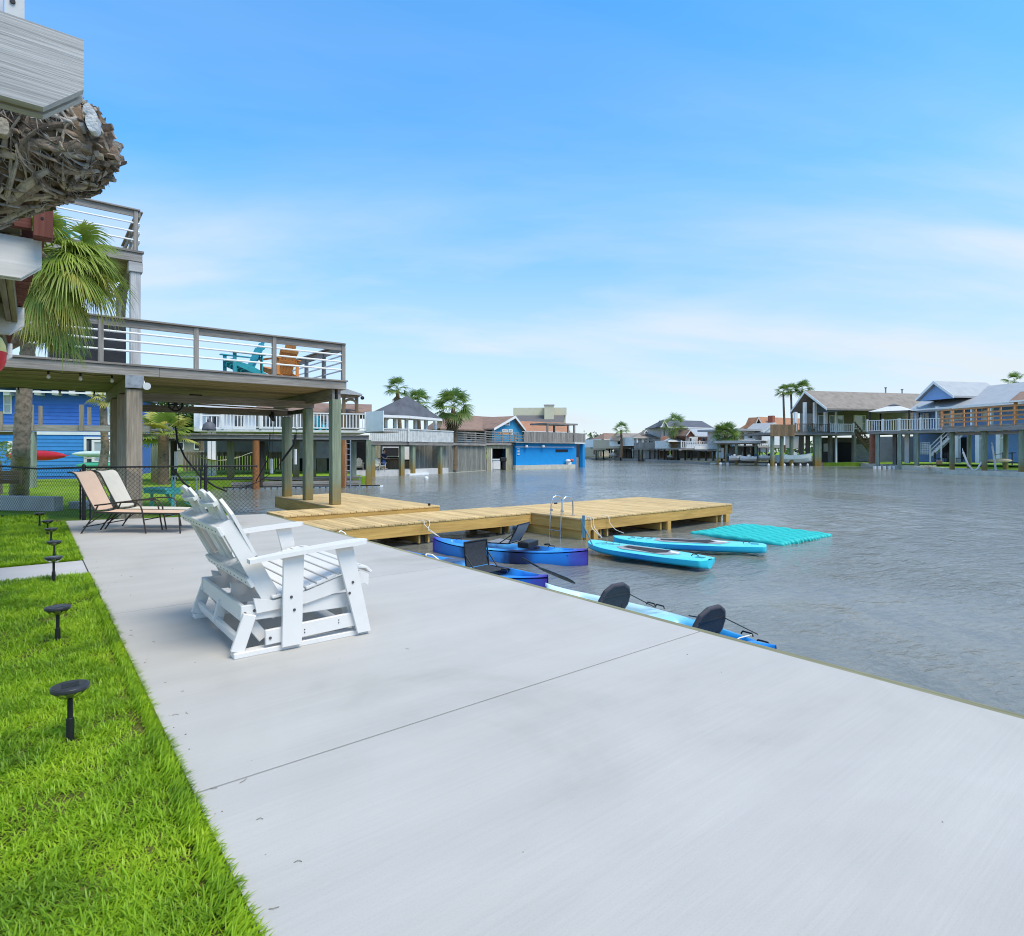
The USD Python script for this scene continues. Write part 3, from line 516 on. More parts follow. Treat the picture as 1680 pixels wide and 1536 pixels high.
# ================================================================ two sling loungers
RZ = math.degrees(math.atan2(RGT[1], RGT[0]))
def lounger(name, label, loc, fab):
    t = local(name, label, 'sun lounger', None, loc, RZ)
    W = .46; r = .0125
    for y in (0, W):
        b = B(); b.tube([(.17, y, .345), (.75, y, .335), (1.55, y, .325), (1.60, y, .325)], r, 8); part(t, 'seat_rail', b, bronze, True)
        b = B(); b.tube([(-.04, y, 0), (.05, y, .13), (.15, y, .27), (.24, y, .47)], r, 8); part(t, 'rear_leg', b, bronze, True)
        b = B(); b.tube([(1.02, y, 0), (.985, y, .20), (.955, y, .38), (.935, y, .44), (.89, y, .492), (.82, y, .515), (.6, y, .51), (.35, y, .478), (.18, y, .46)], r, 8); part(t, 'arm_and_leg', b, bronze, True)
        b = B(); b.tube([(1.58, y, 0), (1.56, y, .325)], r, 8); part(t, 'front_leg', b, bronze, True)
        b = B(); b.tube([(.20, y, .345), (.04, y, .64), (-.09, y, .90), (-.13, y, .965), (-.20, y, 1.0), (-.26, y, 1.0)], r, 8); part(t, 'back_frame', b, bronze, True)
        b = B(); b.tube([(.30, y + .02, .315), (.02, y + .02, .12), (-.02, y + .02, .10)], .009, 6); part(t, 'prop_rail', b, bronze, True)
        for k in range(4): pass
    b = B()
    for x, z in ((-.26, 1.0), (.20, .345), (1.60, .325), (.02, .11), (.98, .22)): b.tube([(x, 0, z), (x, W, z)], .010, 6)
    part(t, 'cross_tubes', b, bronze, True)
    def sling(pts, nm):
        b = B(); P = []
        for x, z in pts: P.append([(x, y, z - .012 * math.sin(math.pi * (y - .01) / (W - .02))) for y in np.linspace(.006, W - .006, 7)])
        P = np.array(P); b.grid(P + V(0, 0, .004)); b.grid(P - V(0, 0, .004), flip=True); part(t, nm, b, fab, True)
    sling([(-.262, 1.006), (-.20, 1.008), (-.155, .99), (-.118, .955), (-.07, .875), (.05, .635), (.18, .385)], 'back_sling')
    sling([(.24, .35), (.75, .344), (1.2, .336), (1.59, .332)], 'seat_sling')
    return t
pA = gz(137, 875.6, 0); pB = gz(163.5, 868.5, 0) + RGT * .13
lounger('sun_lounger', 'peach sling lounger with bronze frame, nearer of the two on the slab', (pA[0], pA[1], 0), tanfab)
lounger('sun_lounger', 'cream sling lounger with bronze frame, farther of the two on the slab', (pB[0], pB[1], 0), cream)

# ================================================================ black chain link fence at the end of the slab
t = thing('chain_link_fence', 'black chain link fence with thin posts closing the end of the slab', 'fence', base=(1, 15, 0))
fp = [V(-3.4, 18.6, 0), V(-.62, 17.2, 0), V(.80, 14.46, 0), V(2.80, 13.62, 0), V(3.78, 13.46, 0)]
FH = 1.03
for p in fp[1:4]:
    b = B(); b.tube([p + Z * -.1, p + Z * (FH + .02)], .032, 12); b.lathe([(.034, FH + .0), (.036, FH + .03), (.02, FH + .06), (0, FH + .065)], p, 12); part(t, 'post', b, iron, True)
for p in (V(.745, 14.53, 0), V(2.72, 13.66, 0), V(.90, 14.42, 0)):
    b = B(); b.tube([p, p + Z * (FH - .04)], .014, 8); part(t, 'tension_bar', b, iron, True)
for p, q in zip(fp[:-1], fp[1:]):
    sag = .05 if p[0] < 0 else 0
    b = B(); b.tube([p + Z * FH, (p + q) / 2 + Z * (FH - sag), q + Z * FH], .017, 8); part(t, 'top_rail', b, iron, True)
    b = B(); L = np.linalg.norm(q - p); u_ = (q - p) / L; s_ = .085; H = FH - .02; n_ = V(-u_[1], u_[0], 0)
    k = -int(H / s_) - 1
    while k * s_ < L:
        for dr in (1, -1):
            a0 = k * s_ if dr > 0 else k * s_ + H
            z0, z1 = 0.0, H; x0, x1 = a0, a0 + dr * H
            if dr > 0:
                if x0 < 0: z0 -= x0; x0 = 0
                if x1 > L: z1 -= x1 - L; x1 = L
            else:
                if x0 > L: z0 += x0 - L; x0 = L
                if x1 < 0: z1 += x1; x1 = 0
            if z1 - z0 > .02: b.tube([p + u_ * x0 + Z * (z0 + .03) + n_ * .002 * dr, p + u_ * x1 + Z * (z1 + .03) + n_ * .002 * dr], .0027, 4, False)
        k += 1
    part(t, 'wire_mesh', b, iron, kind='stuff')

# ================================================================ the new timber dock: walkway and platform
def planks(t, x0, x1, y0, y1, z, m, w=.1397, gap=.008, th=.036, jit=.004):
    n = int(round((x1 - x0) / (w + gap))); w_ = (x1 - x0) / n - gap
    for k in range(n):
        x = x0 + k * (w_ + gap); b = B()
        dz = rng.uniform(-.0018, .0018); b.aabb((x, y0 - rng.uniform(0, jit), z - th + dz), (x + w_, y1 + rng.uniform(0, jit), z + dz), .004); part(t, 'deck_board', b, m)
DZ = -.10
t = thing('timber_dock', 'new yellow pine dock with walkway to a wide platform over the water', 'dock', base=(8, 11, WATER))
WX0, PX0, PX1, WY0, WY1, PY0, PY1 = 4.02, 9.22, 15.0, 10.78, 12.44, 9.08, 12.30
planks(t, WX0, PX0 - .02, WY0, WY1, DZ, pine); planks(t, PX0 - .015, PX1, PY0, PY1, DZ, pine)
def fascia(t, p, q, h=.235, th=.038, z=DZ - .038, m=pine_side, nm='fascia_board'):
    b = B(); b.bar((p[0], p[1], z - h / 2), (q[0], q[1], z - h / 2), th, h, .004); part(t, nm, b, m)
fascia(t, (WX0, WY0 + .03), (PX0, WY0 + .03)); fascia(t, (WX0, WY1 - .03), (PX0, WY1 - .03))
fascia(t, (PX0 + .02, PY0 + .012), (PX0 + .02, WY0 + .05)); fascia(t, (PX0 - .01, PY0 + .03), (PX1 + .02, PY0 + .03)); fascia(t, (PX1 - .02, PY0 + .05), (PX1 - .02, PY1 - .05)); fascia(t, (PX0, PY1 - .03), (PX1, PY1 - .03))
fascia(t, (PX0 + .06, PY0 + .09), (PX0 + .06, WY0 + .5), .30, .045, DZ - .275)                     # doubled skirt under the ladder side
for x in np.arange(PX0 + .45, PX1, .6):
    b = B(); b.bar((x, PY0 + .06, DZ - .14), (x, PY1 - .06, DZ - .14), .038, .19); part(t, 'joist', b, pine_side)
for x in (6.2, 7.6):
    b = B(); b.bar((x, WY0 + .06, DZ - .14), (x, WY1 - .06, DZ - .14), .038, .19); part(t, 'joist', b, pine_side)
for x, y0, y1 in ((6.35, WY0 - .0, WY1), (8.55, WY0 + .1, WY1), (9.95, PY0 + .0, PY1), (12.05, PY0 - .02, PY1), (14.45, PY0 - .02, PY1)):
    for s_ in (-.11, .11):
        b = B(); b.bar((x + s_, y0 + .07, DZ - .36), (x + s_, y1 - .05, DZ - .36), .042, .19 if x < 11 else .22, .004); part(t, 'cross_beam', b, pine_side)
    for y in (y0 + .24, y1 - .22):
        b = B(); b.cyl((x, y, -1.7), (x, y, DZ - .26), .098, None, 14); part(t, 'pile', b, darkpile, True)
for x, y in ((9.38, PY0 + .055), (9.62, PY0 + .055), (14.78, PY0 + .055), (12.22, PY0 + .06)):
    b = B(); b.aabb((x - .07, y - .05, DZ - .56), (x + .07, y + .05, DZ - .27), .005); part(t, 'corner_block', b, pine_side)

t = thing('slip_dock', 'new yellow pine L-shaped dock a step higher, beside the boat slip', 'dock', base=(6, 15, WATER))
SZ = .02
planks(t, 4.02, 5.60, 12.49, 13.62, SZ, pine); planks(t, 5.605, 7.76, 12.49, 18.2, SZ, pine)
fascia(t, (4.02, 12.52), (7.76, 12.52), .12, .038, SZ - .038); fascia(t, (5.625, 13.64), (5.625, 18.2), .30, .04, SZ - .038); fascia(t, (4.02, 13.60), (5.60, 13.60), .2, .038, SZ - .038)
fascia(t, (7.74, 12.52), (7.74, 18.2), .2, .038, SZ - .038); fascia(t, (5.63, 18.18), (7.74, 18.18), .2, .038, SZ - .038)
for x, y in ((4.3, 13.3), (7.45, 12.8), (7.45, 14.9), (7.45, 17.9), (6.4, 17.9), (6.2, 14.6)):
    b = B(); b.cyl((x, y, -1.7), (x, y, SZ - .04), .098, None, 12); part(t, 'pile', b, darkpile, True)
b = B(); b.lathe([(0, 0), (.03, 0), (.032, .05), (.02, .06), (0, .06)], (7.55, 12.66, SZ), 10); part(t, 'cleat', b, iron)

# boarding ladder on the platform
t = thing('boarding_ladder', 'stainless boarding ladder with two hooped handrails on the dock platform', 'ladder', base=(9.3, 9.9, DZ))
for y in (9.68, 10.03):
    pts = [(9.10, y, -.85), (9.12, y, -.30), (9.17, y, .20)] + [(9.17 + .16 * (1 - math.cos(a)), y, .20 + .13 * math.sin(a)) for a in np.linspace(.3, math.pi, 8)] + [(9.50, y, .05), (9.50, y, DZ + .01)]
    b = B(); b.tube(pts, .0175, 10); part(t, 'handrail', b, steel, True)
    b = B(); b.lathe([(0, 0), (.045, 0), (.045, .012), (.02, .02), (0, .02)], (9.50, y, DZ), 12); part(t, 'foot_plate', b, steel)
    b = B(); b.box((9.165, y, .02), (.05, .06, .045), 0, .006); part(t, 'clamp', b, galv)
for z in (-.72, -.42):
    b = B(); b.bar((9.11, 9.68, z), (9.11, 10.03, z), .045, .022, .005); part(t, 'tread', b, steel)
b = B(); b.cyl((9.33, 10.03, .16), (9.20, 9.96, .17), .018, None, 8); part(t, 'grip', b, black, True)

# ================================================================ boats on the water
def striped(name, stops, rough=.32, noise=.05):
    """moulded plastic whose colours run into each other along the hull (its own u)"""
    return usdkit.material(stage, '/World/Looks/' + name, {'tc': ('texture_coordinate', {}), 'sp': ('separate_xyz', {}), 'g': ('geometry', {}), 'n': ('noise_texture', {'scale': 4.0, 'detail': 3}), 'a': ('math', {'math_type': 'multiply_add', 'value2': noise * 2, 'value3': -noise}), 'd': ('math', {'math_type': 'add', 'use_clamp': True}),
        'r': ('rgb_ramp', {'ramp': stops}), 'p': ('principled_bsdf', {'roughness': rough, 'specular_ior_level': .5})},
        [('tc.UV', 'sp.vector'), ('g.position', 'n.vector'), ('n.fac', 'a.value1'), ('sp.x', 'd.value1'), ('a.value', 'd.value2'), ('d.value', 'r.fac'), ('r.color', 'p.base_color')], surface='p.BSDF')
def hull(L, W, H, wells, pw=2.3, rise=.06, crown=.03, nS=70, nR=40, flat=.55):
    """a sit-on-top hull along +x: wells are (x0, x1, half width share, depth)"""
    P, UV = [], []
    for s_ in np.linspace(-1, 1, nS):
        s_ = math.copysign(abs(s_) ** .85, s_); hw = max(W / 2 * (1 - abs(s_) ** pw), .012); sheer = H + rise * abs(s_) ** 3; keel = -.10 + .10 * abs(s_) ** 4; ring = []
        for k in range(nR + 1):
            q = k / nR
            if q < .5:                                     # the deck, from one gunwale to the other
                y = (1 - 4 * q) ; yy = y * hw; zz = sheer + crown * (1 - y * y)
                for x0, x1, sh, dp in wells:
                    x = s_ * L / 2; e = min(np.clip((x - x0) / .10, 0, 1), np.clip((x1 - x) / .10, 0, 1)); f_ = np.clip((sh - abs(y)) / .16, 0, 1); zz -= dp * e * e * (3 - 2 * e) * f_ * f_ * (3 - 2 * f_)
            else:                                          # the bottom, round the bilge
                a = (q - .5) * 2 * math.pi; y = -math.cos(a); yy = hw * math.copysign(abs(y) ** flat, y); zz = sheer - .02 - (sheer - keel) * abs(math.sin(a)) ** .75
            ring.append((s_ * L / 2, yy, zz))
        P.append(ring); UV.append([((s_ + 1) / 2, k / nR) for k in range(nR + 1)])
    b = B(); b.grid(np.array(P), np.array(UV), flip=True); return b
PB = [(0, (.09, .03, .30)), (.07, (.05, .12, .50)), (.11, (.02, .20, .62)), (.24, (.02, .25, .72)), (.34, (.015, .03, .10)), (.40, (.012, .02, .06)), (.46, (.05, .30, .75)), (.55, (.10, .42, .80)), (.62, (.02, .05, .14)), (.69, (.012, .02, .06)), (.76, (.05, .30, .72)), (.88, (.03, .24, .70)), (.96, (.04, .14, .55)), (1, (.10, .05, .40))]
pb_m = striped('purple_and_blue_plastic', PB); inner = mat('bright_blue_plastic', (.01, .14, .62), .3, .1)
LB = striped('pale_blue_plastic', [(0, (.01, .22, .66)), (.16, (.02, .30, .72)), (.34, (.10, .47, .74)), (.5, (.45, .68, .76)), (.72, (.50, .72, .78)), (1, (.62, .80, .84))])
def kayak(name, label, p, q, W, wells, m, H=.22, **kw):
    p, q = np.asarray(p, float), np.asarray(q, float); d = q - p; L = np.linalg.norm(d); t = local(name, label, 'kayak', None, (*(p + q) / 2, WATER), math.degrees(math.atan2(d[1], d[0])))
    part(t, 'hull', hull(L, W, H, wells, **kw), m, True); return t, L
def frame_seat(t, x, back, w=.44, h=.42, up=.30, lean=.25, fab=darkfab):
    """a folding mesh seat on a tube frame, x its hinge; back = +1 / -1 the way it leans"""
    b = B()
    for y in (-w / 2, w / 2):
        b.tube([(x, y, up), (x + back * lean * h, y, up + h)], .011, 8); b.tube([(x, y, up), (x - back * .42, y, up - .01)], .011, 8); b.tube([(x + back * lean * h * .55, y, up + h * .55), (x - back * .18, y, up + .0)], .009, 8)
    b.tube([(x + back * lean * h, -w / 2, up + h), (x + back * lean * h, w / 2, up + h)], .011, 8); b.tube([(x, -w / 2, up), (x, w / 2, up)], .011, 8)
    s_ = part(t, 'seat', b, black, True)
    b = B(); P = np.array([[(x + back * (lean * h * k + .02 * math.sin(math.pi * k)), y, up + .02 + (h - .02) * k) for y in np.linspace(-w / 2 + .005, w / 2 - .005, 5)] for k in np.linspace(0, 1, 6)]); b.grid(P); b.grid(P + V(back * .006, 0, 0), flip=True); part(s_, 'backrest_mesh', b, fab, True)
    b = B(); P = np.array([[(x - back * .42 * k, y, up - .015 * math.sin(math.pi * k) + .01) for y in np.linspace(-w / 2 + .005, w / 2 - .005, 5)] for k in np.linspace(0, 1, 5)]); b.grid(P); b.grid(P - V(0, 0, .006), flip=True); part(s_, 'seat_mesh', b, fab, True)
def handle(t, x, y, z, m=black):
    b = B(); b.tube([(x - .06, y, z), (x - .045, y, z + .025), (x + .045, y, z + .025), (x + .06, y, z)], .008, 6); part(t, 'carry_handle', b, m, True)
k1, L1 = kayak('fishing_kayak', 'purple and blue fishing kayak moored under the dock walkway, farther from the slab', (7.32, 7.10), (6.02, 9.95), .82, [(-.95, .35, .72, .09), (.62, 1.25, .60, .09), (-1.32, -.98, .62, .10)], pb_m, H=.20)
frame_seat(k1, -.18, -1, .46, .34, .30, .55, greyfab)
b = B(); b.box((-.45, 0, .29), (.22, .42, .10), 0, .012); part(k1, 'seat_box', b, black)
b = B(); b.box((-1.15, 0, .175), (.26, .34, .012), 0, .004); part(k1, 'tank_well_floor', b, inner)
b = B(); b.tube([(-L1 / 2 + .03, .03, .27), (-L1 / 2 - .1, .06, .36), (-L1 / 2 + .02, .08, .62), (-L1 / 2 + .10, .08, .80)], .012, 6); b.box((-L1 / 2 + .05, .08, .66), (.05, .012, .38), 0, .004); part(k1, 'rudder', b, mat('slate_blue_rudder', (.12, .24, .30), .4), False)
for x in (.98, -.9): handle(k1, x, 0, .26)
b = B(); b.lathe([(.05, 0), (.055, .012), (.05, .02)], (-.72, .22, .255), 12); b.lathe([(.05, 0), (.055, .012), (.05, .02)], (-.72, -.22, .255), 12); part(k1, 'cup_holder', b, black, True)
k2, L2 = kayak('fishing_kayak', 'purple and blue fishing kayak with a tall dark mesh seat close against the slab', (5.28, 5.85), (4.78, 8.75), .80, [(-.95, .35, .72, .09), (.62, 1.25, .60, .09), (-1.34, -.80, .66, .13)], pb_m)
frame_seat(k2, -.18, 1, .46, .38, .24, .12, darkfab)
b = B(); b.box((-1.08, 0, .15), (.42, .40, .012), 0, .004); part(k2, 'tank_well_floor', b, inner)
for x in (1.0, -.72): handle(k2, x, .02, .26)
pd = thing('paddle', 'dark paddle blade held out over the water behind the kayak near the slab', 'paddle', base=(5.5, 5.8, -.3))
p, q = gz(884, 932, -.36), gz(941, 955, -.40)
b = B(); b.tube([p + (p - q) * .55 + Z * .05, p + (q - p) * .15], .014, 8); part(pd, 'shaft', b, black, True)
u_ = unit(q - p); s_ = unit(np.cross(u_, Z)); L = np.linalg.norm(q - p); pts = [(0, .02), (.18 * L, .055), (.5 * L, .07), (.9 * L, .065), (L, .035)]
n_ = np.cross(s_, u_); s2 = unit(s_ * .8 + n_ * .6); n2 = np.cross(s2, u_)
b = B(); b.prism([(a, w) for a, w in pts] + [(a, -w) for a, w in pts[::-1]], p, u_, s2, n2, -.008, .008); part(pd, 'blade', b, mat('dark_teal_plastic', (.012, .028, .033), .4))
b = B()
for k, h in enumerate((.020, .016, .024, .014, .018, .022, .015)):
    c = p + u_ * ((.30 + .045 * k) * L) - n2 * .0088; b.obox(c, (.006, h / 2, .0008), [unit(u_ + s2 * (.5 if k % 2 else -.4)), np.cross(n2, unit(u_ + s2 * (.5 if k % 2 else -.4))), n2])
part(pd, 'white_lettering', b, whitepaint, kind='stuff')
# a tandem kayak against the slab
k3, L3 = kayak('tandem_kayak', 'pale blue sit-on-top tandem kayak with two black seats along the slab edge', (4.78, 2.50), (4.86, 5.42), .84, [(-1.22, -.26, .66, .12), (-.04, 1.05, .66, .12)], LB, H=.24, crown=.035)
for x in (-.76, .40):
    s_ = part(k3, 'seat', (lambda b: (b.box((x + .2, 0, .17), (.34, .38, .045), 0, .015), b)[1])(B()), black)
    prof = [(a * .82, e * .86) for a, e in [(-.16, .0), (-.235, .10), (-.235, .20), (-.19, .30), (-.09, .355), (.09, .355), (.19, .30), (.235, .20), (.235, .10), (.16, .0)]]
    un = V(-.955, 0, -.0) ; lean = V(-.30, 0, .954); nn = np.cross(V(0, 1, 0), lean)
    b = B(); pg = Polygon(prof).buffer(.02).buffer(-.0); b.prism(list(pg.exterior.coords)[:-1], V(x - .02, 0, .20), V(0, 1, 0), lean, nn, -.012, .030); part(s_, 'backrest', b, mat('charcoal_seat_fabric', (.022, .027, .034), .75, .3, 40, bump=.3, bsc=250))
    b = B(); c = list(pg.exterior.coords)[:-1]; c3 = [V(x - .02, 0, .20) + V(0, 1, 0) * a + lean * e + nn * .008 for a, e in c]; b.tube(c3[::2] + [c3[0]], .024, 8, False); part(s_, 'piped_rim', b, mat('dark_grey_piping', (.055, .052, .062), .8), True)
    b = B(); c0 = V(x - .02, 0, .20) + lean * .1 - nn * .013; b.obox(c0 + lean * .12, (.20, .012, .004), [V(0, 1, 0), lean, nn], .003)
    for y in (-.13, .13): b.cyl(c0 + V(0, y, 0) - lean * .03, c0 + V(0, y, 0) - lean * .03 - nn * .006, .012, None, 8)
    part(s_, 'strap_fittings', b, black)
    for p0, p1, r in ((V(x - .02, .20, .20) + lean * .16, V(x + .42, .36, .27), .007), (V(x - .02, -.20, .20) + lean * .16, V(x + .42, -.36, .27), .007), (V(x - .02, -.20, .20) + lean * .2, V(x - .36, -.31, .28), .005)):
        b = B(); b.tube([p0, p1], r, 6); part(s_, 'strap', b, black, True)
for x, y in ((.12, -.33), (.0, -.33), (-1.08, -.2), (-1.30, -.08)): handle(k3, x, y, .285)
b = B(); b.tube([(-1.1, -.25, .285), (-1.13, 0, .31), (-1.15, .24, .285)], .006, 6); part(k3, 'bungee', b, rope, True)
# two stand-up paddle boards
sup_m = striped('turquoise_board', [(0, (.01, .42, .62)), (.25, (.015, .44, .64)), (.55, (.01, .25, .60)), (.75, (.012, .42, .63)), (1, (.03, .55, .66))], .28, .02)
top_m = mat('aqua_board_top', (.09, .60, .67), .3, .06, 3)
def sup(name, label, p, q, W=.80):
    p, q = np.asarray(p, float), np.asarray(q, float); d = q - p; L = np.linalg.norm(d); t = local(name, label, 'paddle board', None, (*(p + q) / 2, WATER + .03), math.degrees(math.atan2(d[1], d[0])))
    n = 48; th = np.linspace(0, 1, n); out = []
    def hw(s): return W / 2 * (np.clip(1 - abs(s) ** 2.6, 0, 1)) ** .5 if s < 0 else W / 2 * (1 - .42 * s ** 2.2) * (1 if s < .985 else math.sqrt(max(0, 1 - ((s - .985) / .016) ** 2)))
    P, UV, Pt = [], [], []
    for s in np.linspace(-1, 1, 60):
        h = max(hw(s), .004); lift = .10 * max(0, -s - .3) ** 2; ring = []
        for k in range(21):
            a = -math.pi * k / 20; c_, s_ = math.cos(a), math.sin(a); ring.append((s * L / 2, h * c_, lift + .145 + .145 * math.copysign(abs(s_) ** .5, s_)))
        P.append(ring); UV.append([((s + 1) / 2, k / 20) for k in range(21)])
        Pt.append([(s * L / 2, h * y, lift + .145 + .016 * (1 - y ** 2) ** .5) for y in np.linspace(1, -1, 13)])
    b = B(); P = np.array(P); b.grid(P, np.array(UV), flip=True); b.add(P[-1], [[0, k, k + 1] for k in range(1, 20)], [(.98, .5)] * 21); part(t, 'rail_and_bottom', b, sup_m, True)
    b = B(); b.grid(np.array(Pt)); dk = part(t, 'deck', b, top_m, True)
    def pad(pts, nm, m, z=.1625):
        b = B(); b.prism(pts, V(0, 0, 0), V(1, 0, 0), V(0, 1, 0), Z, z, z + .004); part(t, nm, b, m)
    pad([(-.42 * L / 2, .20), (-.36 * L / 2, .24), (.42 * L / 2, .25), (.56 * L / 2, .02), (.42 * L / 2, -.22), (-.28 * L / 2, -.24), (-.44 * L / 2, -.10)], 'grey_pad', mat('grey_deck_pad', (.30, .30, .31), .9))
    pad([(-.36 * L / 2, .13), (.05 * L / 2, .16), (.30 * L / 2, .22), (.36 * L / 2, .0), (.26 * L / 2, -.2), (-.06 * L / 2, -.13), (-.34 * L / 2, -.06)], 'dark_pad', mat('dark_deck_pad', (.035, .032, .032), .9), .167)
    pad([(.32 * L / 2, .20), (.50 * L / 2, .12), (.54 * L / 2, .0), (.40 * L / 2, .02)], 'white_flash', whitepaint, .1672)
    b = B(); b.tube([(.72 * L / 2, .02, .165), (.73 * L / 2, .05, .19), (.78 * L / 2, .06, .19), (.80 * L / 2, .08, .165)], .008, 6); part(t, 'leash_plug', b, black, True)
    b = B()
    for x in (-.78, -.66, -.54): b.tube([(x * L / 2, -.18, .19), (x * L / 2 + .12, 0, .19), (x * L / 2, .18, .19)], .004, 5)
    part(t, 'bungee', b, black, True)
    b = B(); b.box((.86 * L / 2, 0, .1625), (.14, .12, .006), 0, .002); part(t, 'tail_handle', b, mat('deep_teal_handle', (.01, .20, .24), .5))
    return t
sup('paddle_board', 'turquoise paddle board with dark deck pad, nearer of two off the dock corner', gz(968, 893, -.43)[:2], gz(1165, 921, -.43)[:2])
sup('paddle_board', 'turquoise paddle board with dark deck pad, farther of two off the dock corner', gz(1006, 886, -.43)[:2], gz(1257, 897, -.43)[:2])
# floating mat of foam tubes
t = thing('floating_mat', 'turquoise ribbed foam floating mat off the end of the dock', 'pool float', base=(13, 7, WATER))
mt = mat('turquoise_foam', (.025, .47, .43), .6, .12, 25, bump=.5, bsc=30)
n = 17; xs = np.linspace(11.95, 14.12, n)
for k, x in enumerate(xs):
    y0, y1 = 6.05 + rng.uniform(-.02, .02), 8.30 + rng.uniform(-.02, .02); ys = np.linspace(y0, y1, 46); xx_ = x + .35 * (ys - 7.2) * .09
    rr = .066 * (1 - .10 * np.abs(np.sin(ys * 16 + k * 1.57))); rr[0] = rr[-1] = .035; zz = WATER + .02 + .012 * np.sin(ys * 2.2 + x * 2.5) + .008 * np.sin(ys * 16 + k * math.pi)
    b = B(); b.tube(np.stack([xx_, ys, zz], 1), rr, 12); part(t, 'foam_tube', b, mt, True)
# mooring lines
def line(label, pts, r=.007, m=rope):
    b = B(); P = np.array(pts, float); k = np.linspace(0, 1, 3 * len(P)); x = np.linspace(0, 1, len(P)); b.tube(np.stack([np.interp(k, x, P[:, i]) for i in range(3)], 1), r, 6); return single('mooring_line', b, m, label, 'rope', smooth=True)
line('white mooring line looped over the walkway edge to the kayak bow', [(6.3, 11.0, DZ + .008), (6.3, 10.77, DZ + .006), (6.28, 10.74, DZ - .05), (6.2, 10.45, -.2), (6.12, 9.85, -.31), (6.16, 10.4, -.22), (6.42, 10.735, DZ - .06), (6.43, 10.78, DZ + .008), (6.45, 11.0, DZ + .008)])
line('white mooring line hanging from the dock corner to the nearer paddle board', [(9.42, 9.3, DZ + .008), (9.42, 9.05, DZ + .006), (9.40, 9.02, DZ - .2), (9.0, 8.4, -.38), (8.75, 8.1, -.36), (9.05, 8.45, -.36), (9.48, 9.015, DZ - .2), (9.50, 9.06, DZ + .006), (9.5, 9.3, DZ + .008)])
line('white mooring line slanting from the dock edge to the farther paddle board', [(9.98, 9.25, DZ + .008), (9.98, 9.05, DZ), (9.97, 9.0, DZ - .15), (9.7, 8.6, -.33), (9.62, 8.3, -.36)])
line('pale knotted rope end lying on the seawall beside the kayak near the slab', [(3.96, 6.72, .004), (4.0, 6.78, .012), (4.04, 6.70, .006), (4.10, 6.55, -.08), (4.35, 6.3, -.27)], .012)
line('short rope end tied at the seawall where the walkway starts', [(3.97, 9.55, .0), (4.02, 9.6, .02), (4.06, 9.5, -.02), (4.05, 9.4, -.1)], .014)

# ================================================================ palms: fans of folded segments on long stalks
def fan(b, o, az, el, pet, R, n=34, droop=.5, spread=125, w=.026, tips=1.0, r0=.16, twist=0.0):
    """one fan leaf in b: o its foot, az/el where it points, pet the stalk, R the blade"""
    d = V(math.cos(az) * math.cos(el), math.sin(az) * math.cos(el), math.sin(el)); s = unit(np.cross(d, Z)); s = unit(s * math.cos(twist) + np.cross(d, s) * math.sin(twist)); nrm = np.cross(s, d)
    h = o + d * pet - Z * .10 * pet * pet
    if pet > .05: b.tube([o, o + d * pet * .5 - Z * .015, h], [.016, .012, .008], 5, False)
    for k in range(n):
        th = math.radians(spread) * (2 * k / (n - 1) - 1); dr = d * math.cos(th) + s * math.sin(th); L = R * (1 - .28 * (abs(th) / 2.2) ** 2) * rng.uniform(.88, 1.05); side_ = unit(np.cross(nrm, dr)); P = []
        dp = droop * rng.uniform(.7, 1.35); kk = (0, .25, .5, .72, .88, 1.0)
        for t_ in kk:
            ww = w * R * (.35 if t_ == 0 else (.9, 1.0, .85, .5, .12)[kk.index(t_) - 1]); c = h + dr * L * t_ * (1 - .12 * dp * t_) - Z * dp * L * max(0, t_ - .35) ** 1.6 * tips + nrm * .05 * R * (1 if k % 2 else -1) * (.4 - t_ if t_ < .4 else 0)
            P.append((c - side_ * ww + nrm * ww * .35, c, c + side_ * ww + nrm * ww * .35))
        b.grid(np.array(P))
    return b
def leaf_mat(name, a, b_, c, tip, tr=.3):
    return usdkit.material(stage, '/World/Looks/' + name, {'g': ('geometry', {}), 'n': ('noise_texture', {'scale': 1.3, 'detail': 4}), 'a': ('math', {'math_type': 'multiply_add', 'value2': .55, 'use_clamp': True}), 'b': ('math', {'math_type': 'multiply_add', 'value2': 1.1, 'value3': -.24}),
        'r': ('rgb_ramp', {'ramp': [(0, a), (.42, b_), (.78, c), (.93, tip), (1, tip)]}), 'p': ('principled_bsdf', {'roughness': .42, 'specular_ior_level': .4}), 't': ('translucent_bsdf', {}), 'm': ('mix_closure', {'fac': tr})},
        [('g.random_per_island', 'a.value1'), ('g.position', 'n.vector'), ('n.fac', 'b.value1'), ('b.value', 'a.value3'), ('a.value', 'r.fac'), ('r.color', 'p.base_color'), ('r.color', 't.color'), ('p.BSDF', 'm.closure1'), ('t.BSDF', 'm.closure2')], surface='m.closure')
palm_g = leaf_mat('palm_leaf_green', (.13, .20, .025), (.30, .38, .06), (.54, .54, .16), (.78, .66, .36))
palm_y = leaf_mat('palm_leaf_yellowing', (.30, .32, .06), (.58, .52, .12), (.72, .58, .22), (.78, .62, .38))
palm_far = leaf_mat('far_palm_leaf', (.09, .15, .03), (.20, .29, .06), (.34, .40, .11), (.50, .43, .18))
palm_dead = leaf_mat('dead_palm_leaf', (.16, .11, .05), (.25, .17, .08), (.34, .24, .13), (.40, .30, .18), .1)
bark = mat('palm_trunk_bark', (.23, .18, .135), .95, .45, 9, bump=1.0, bsc=30)
bark_dark = mat('palm_trunk_brown', (.17, .115, .07), .95, .4, 10, bump=1.0, bsc=35)
bark_red = mat('reddish_palm_trunk', (.30, .12, .07), .95, .4, 8, bump=1.0, bsc=25)
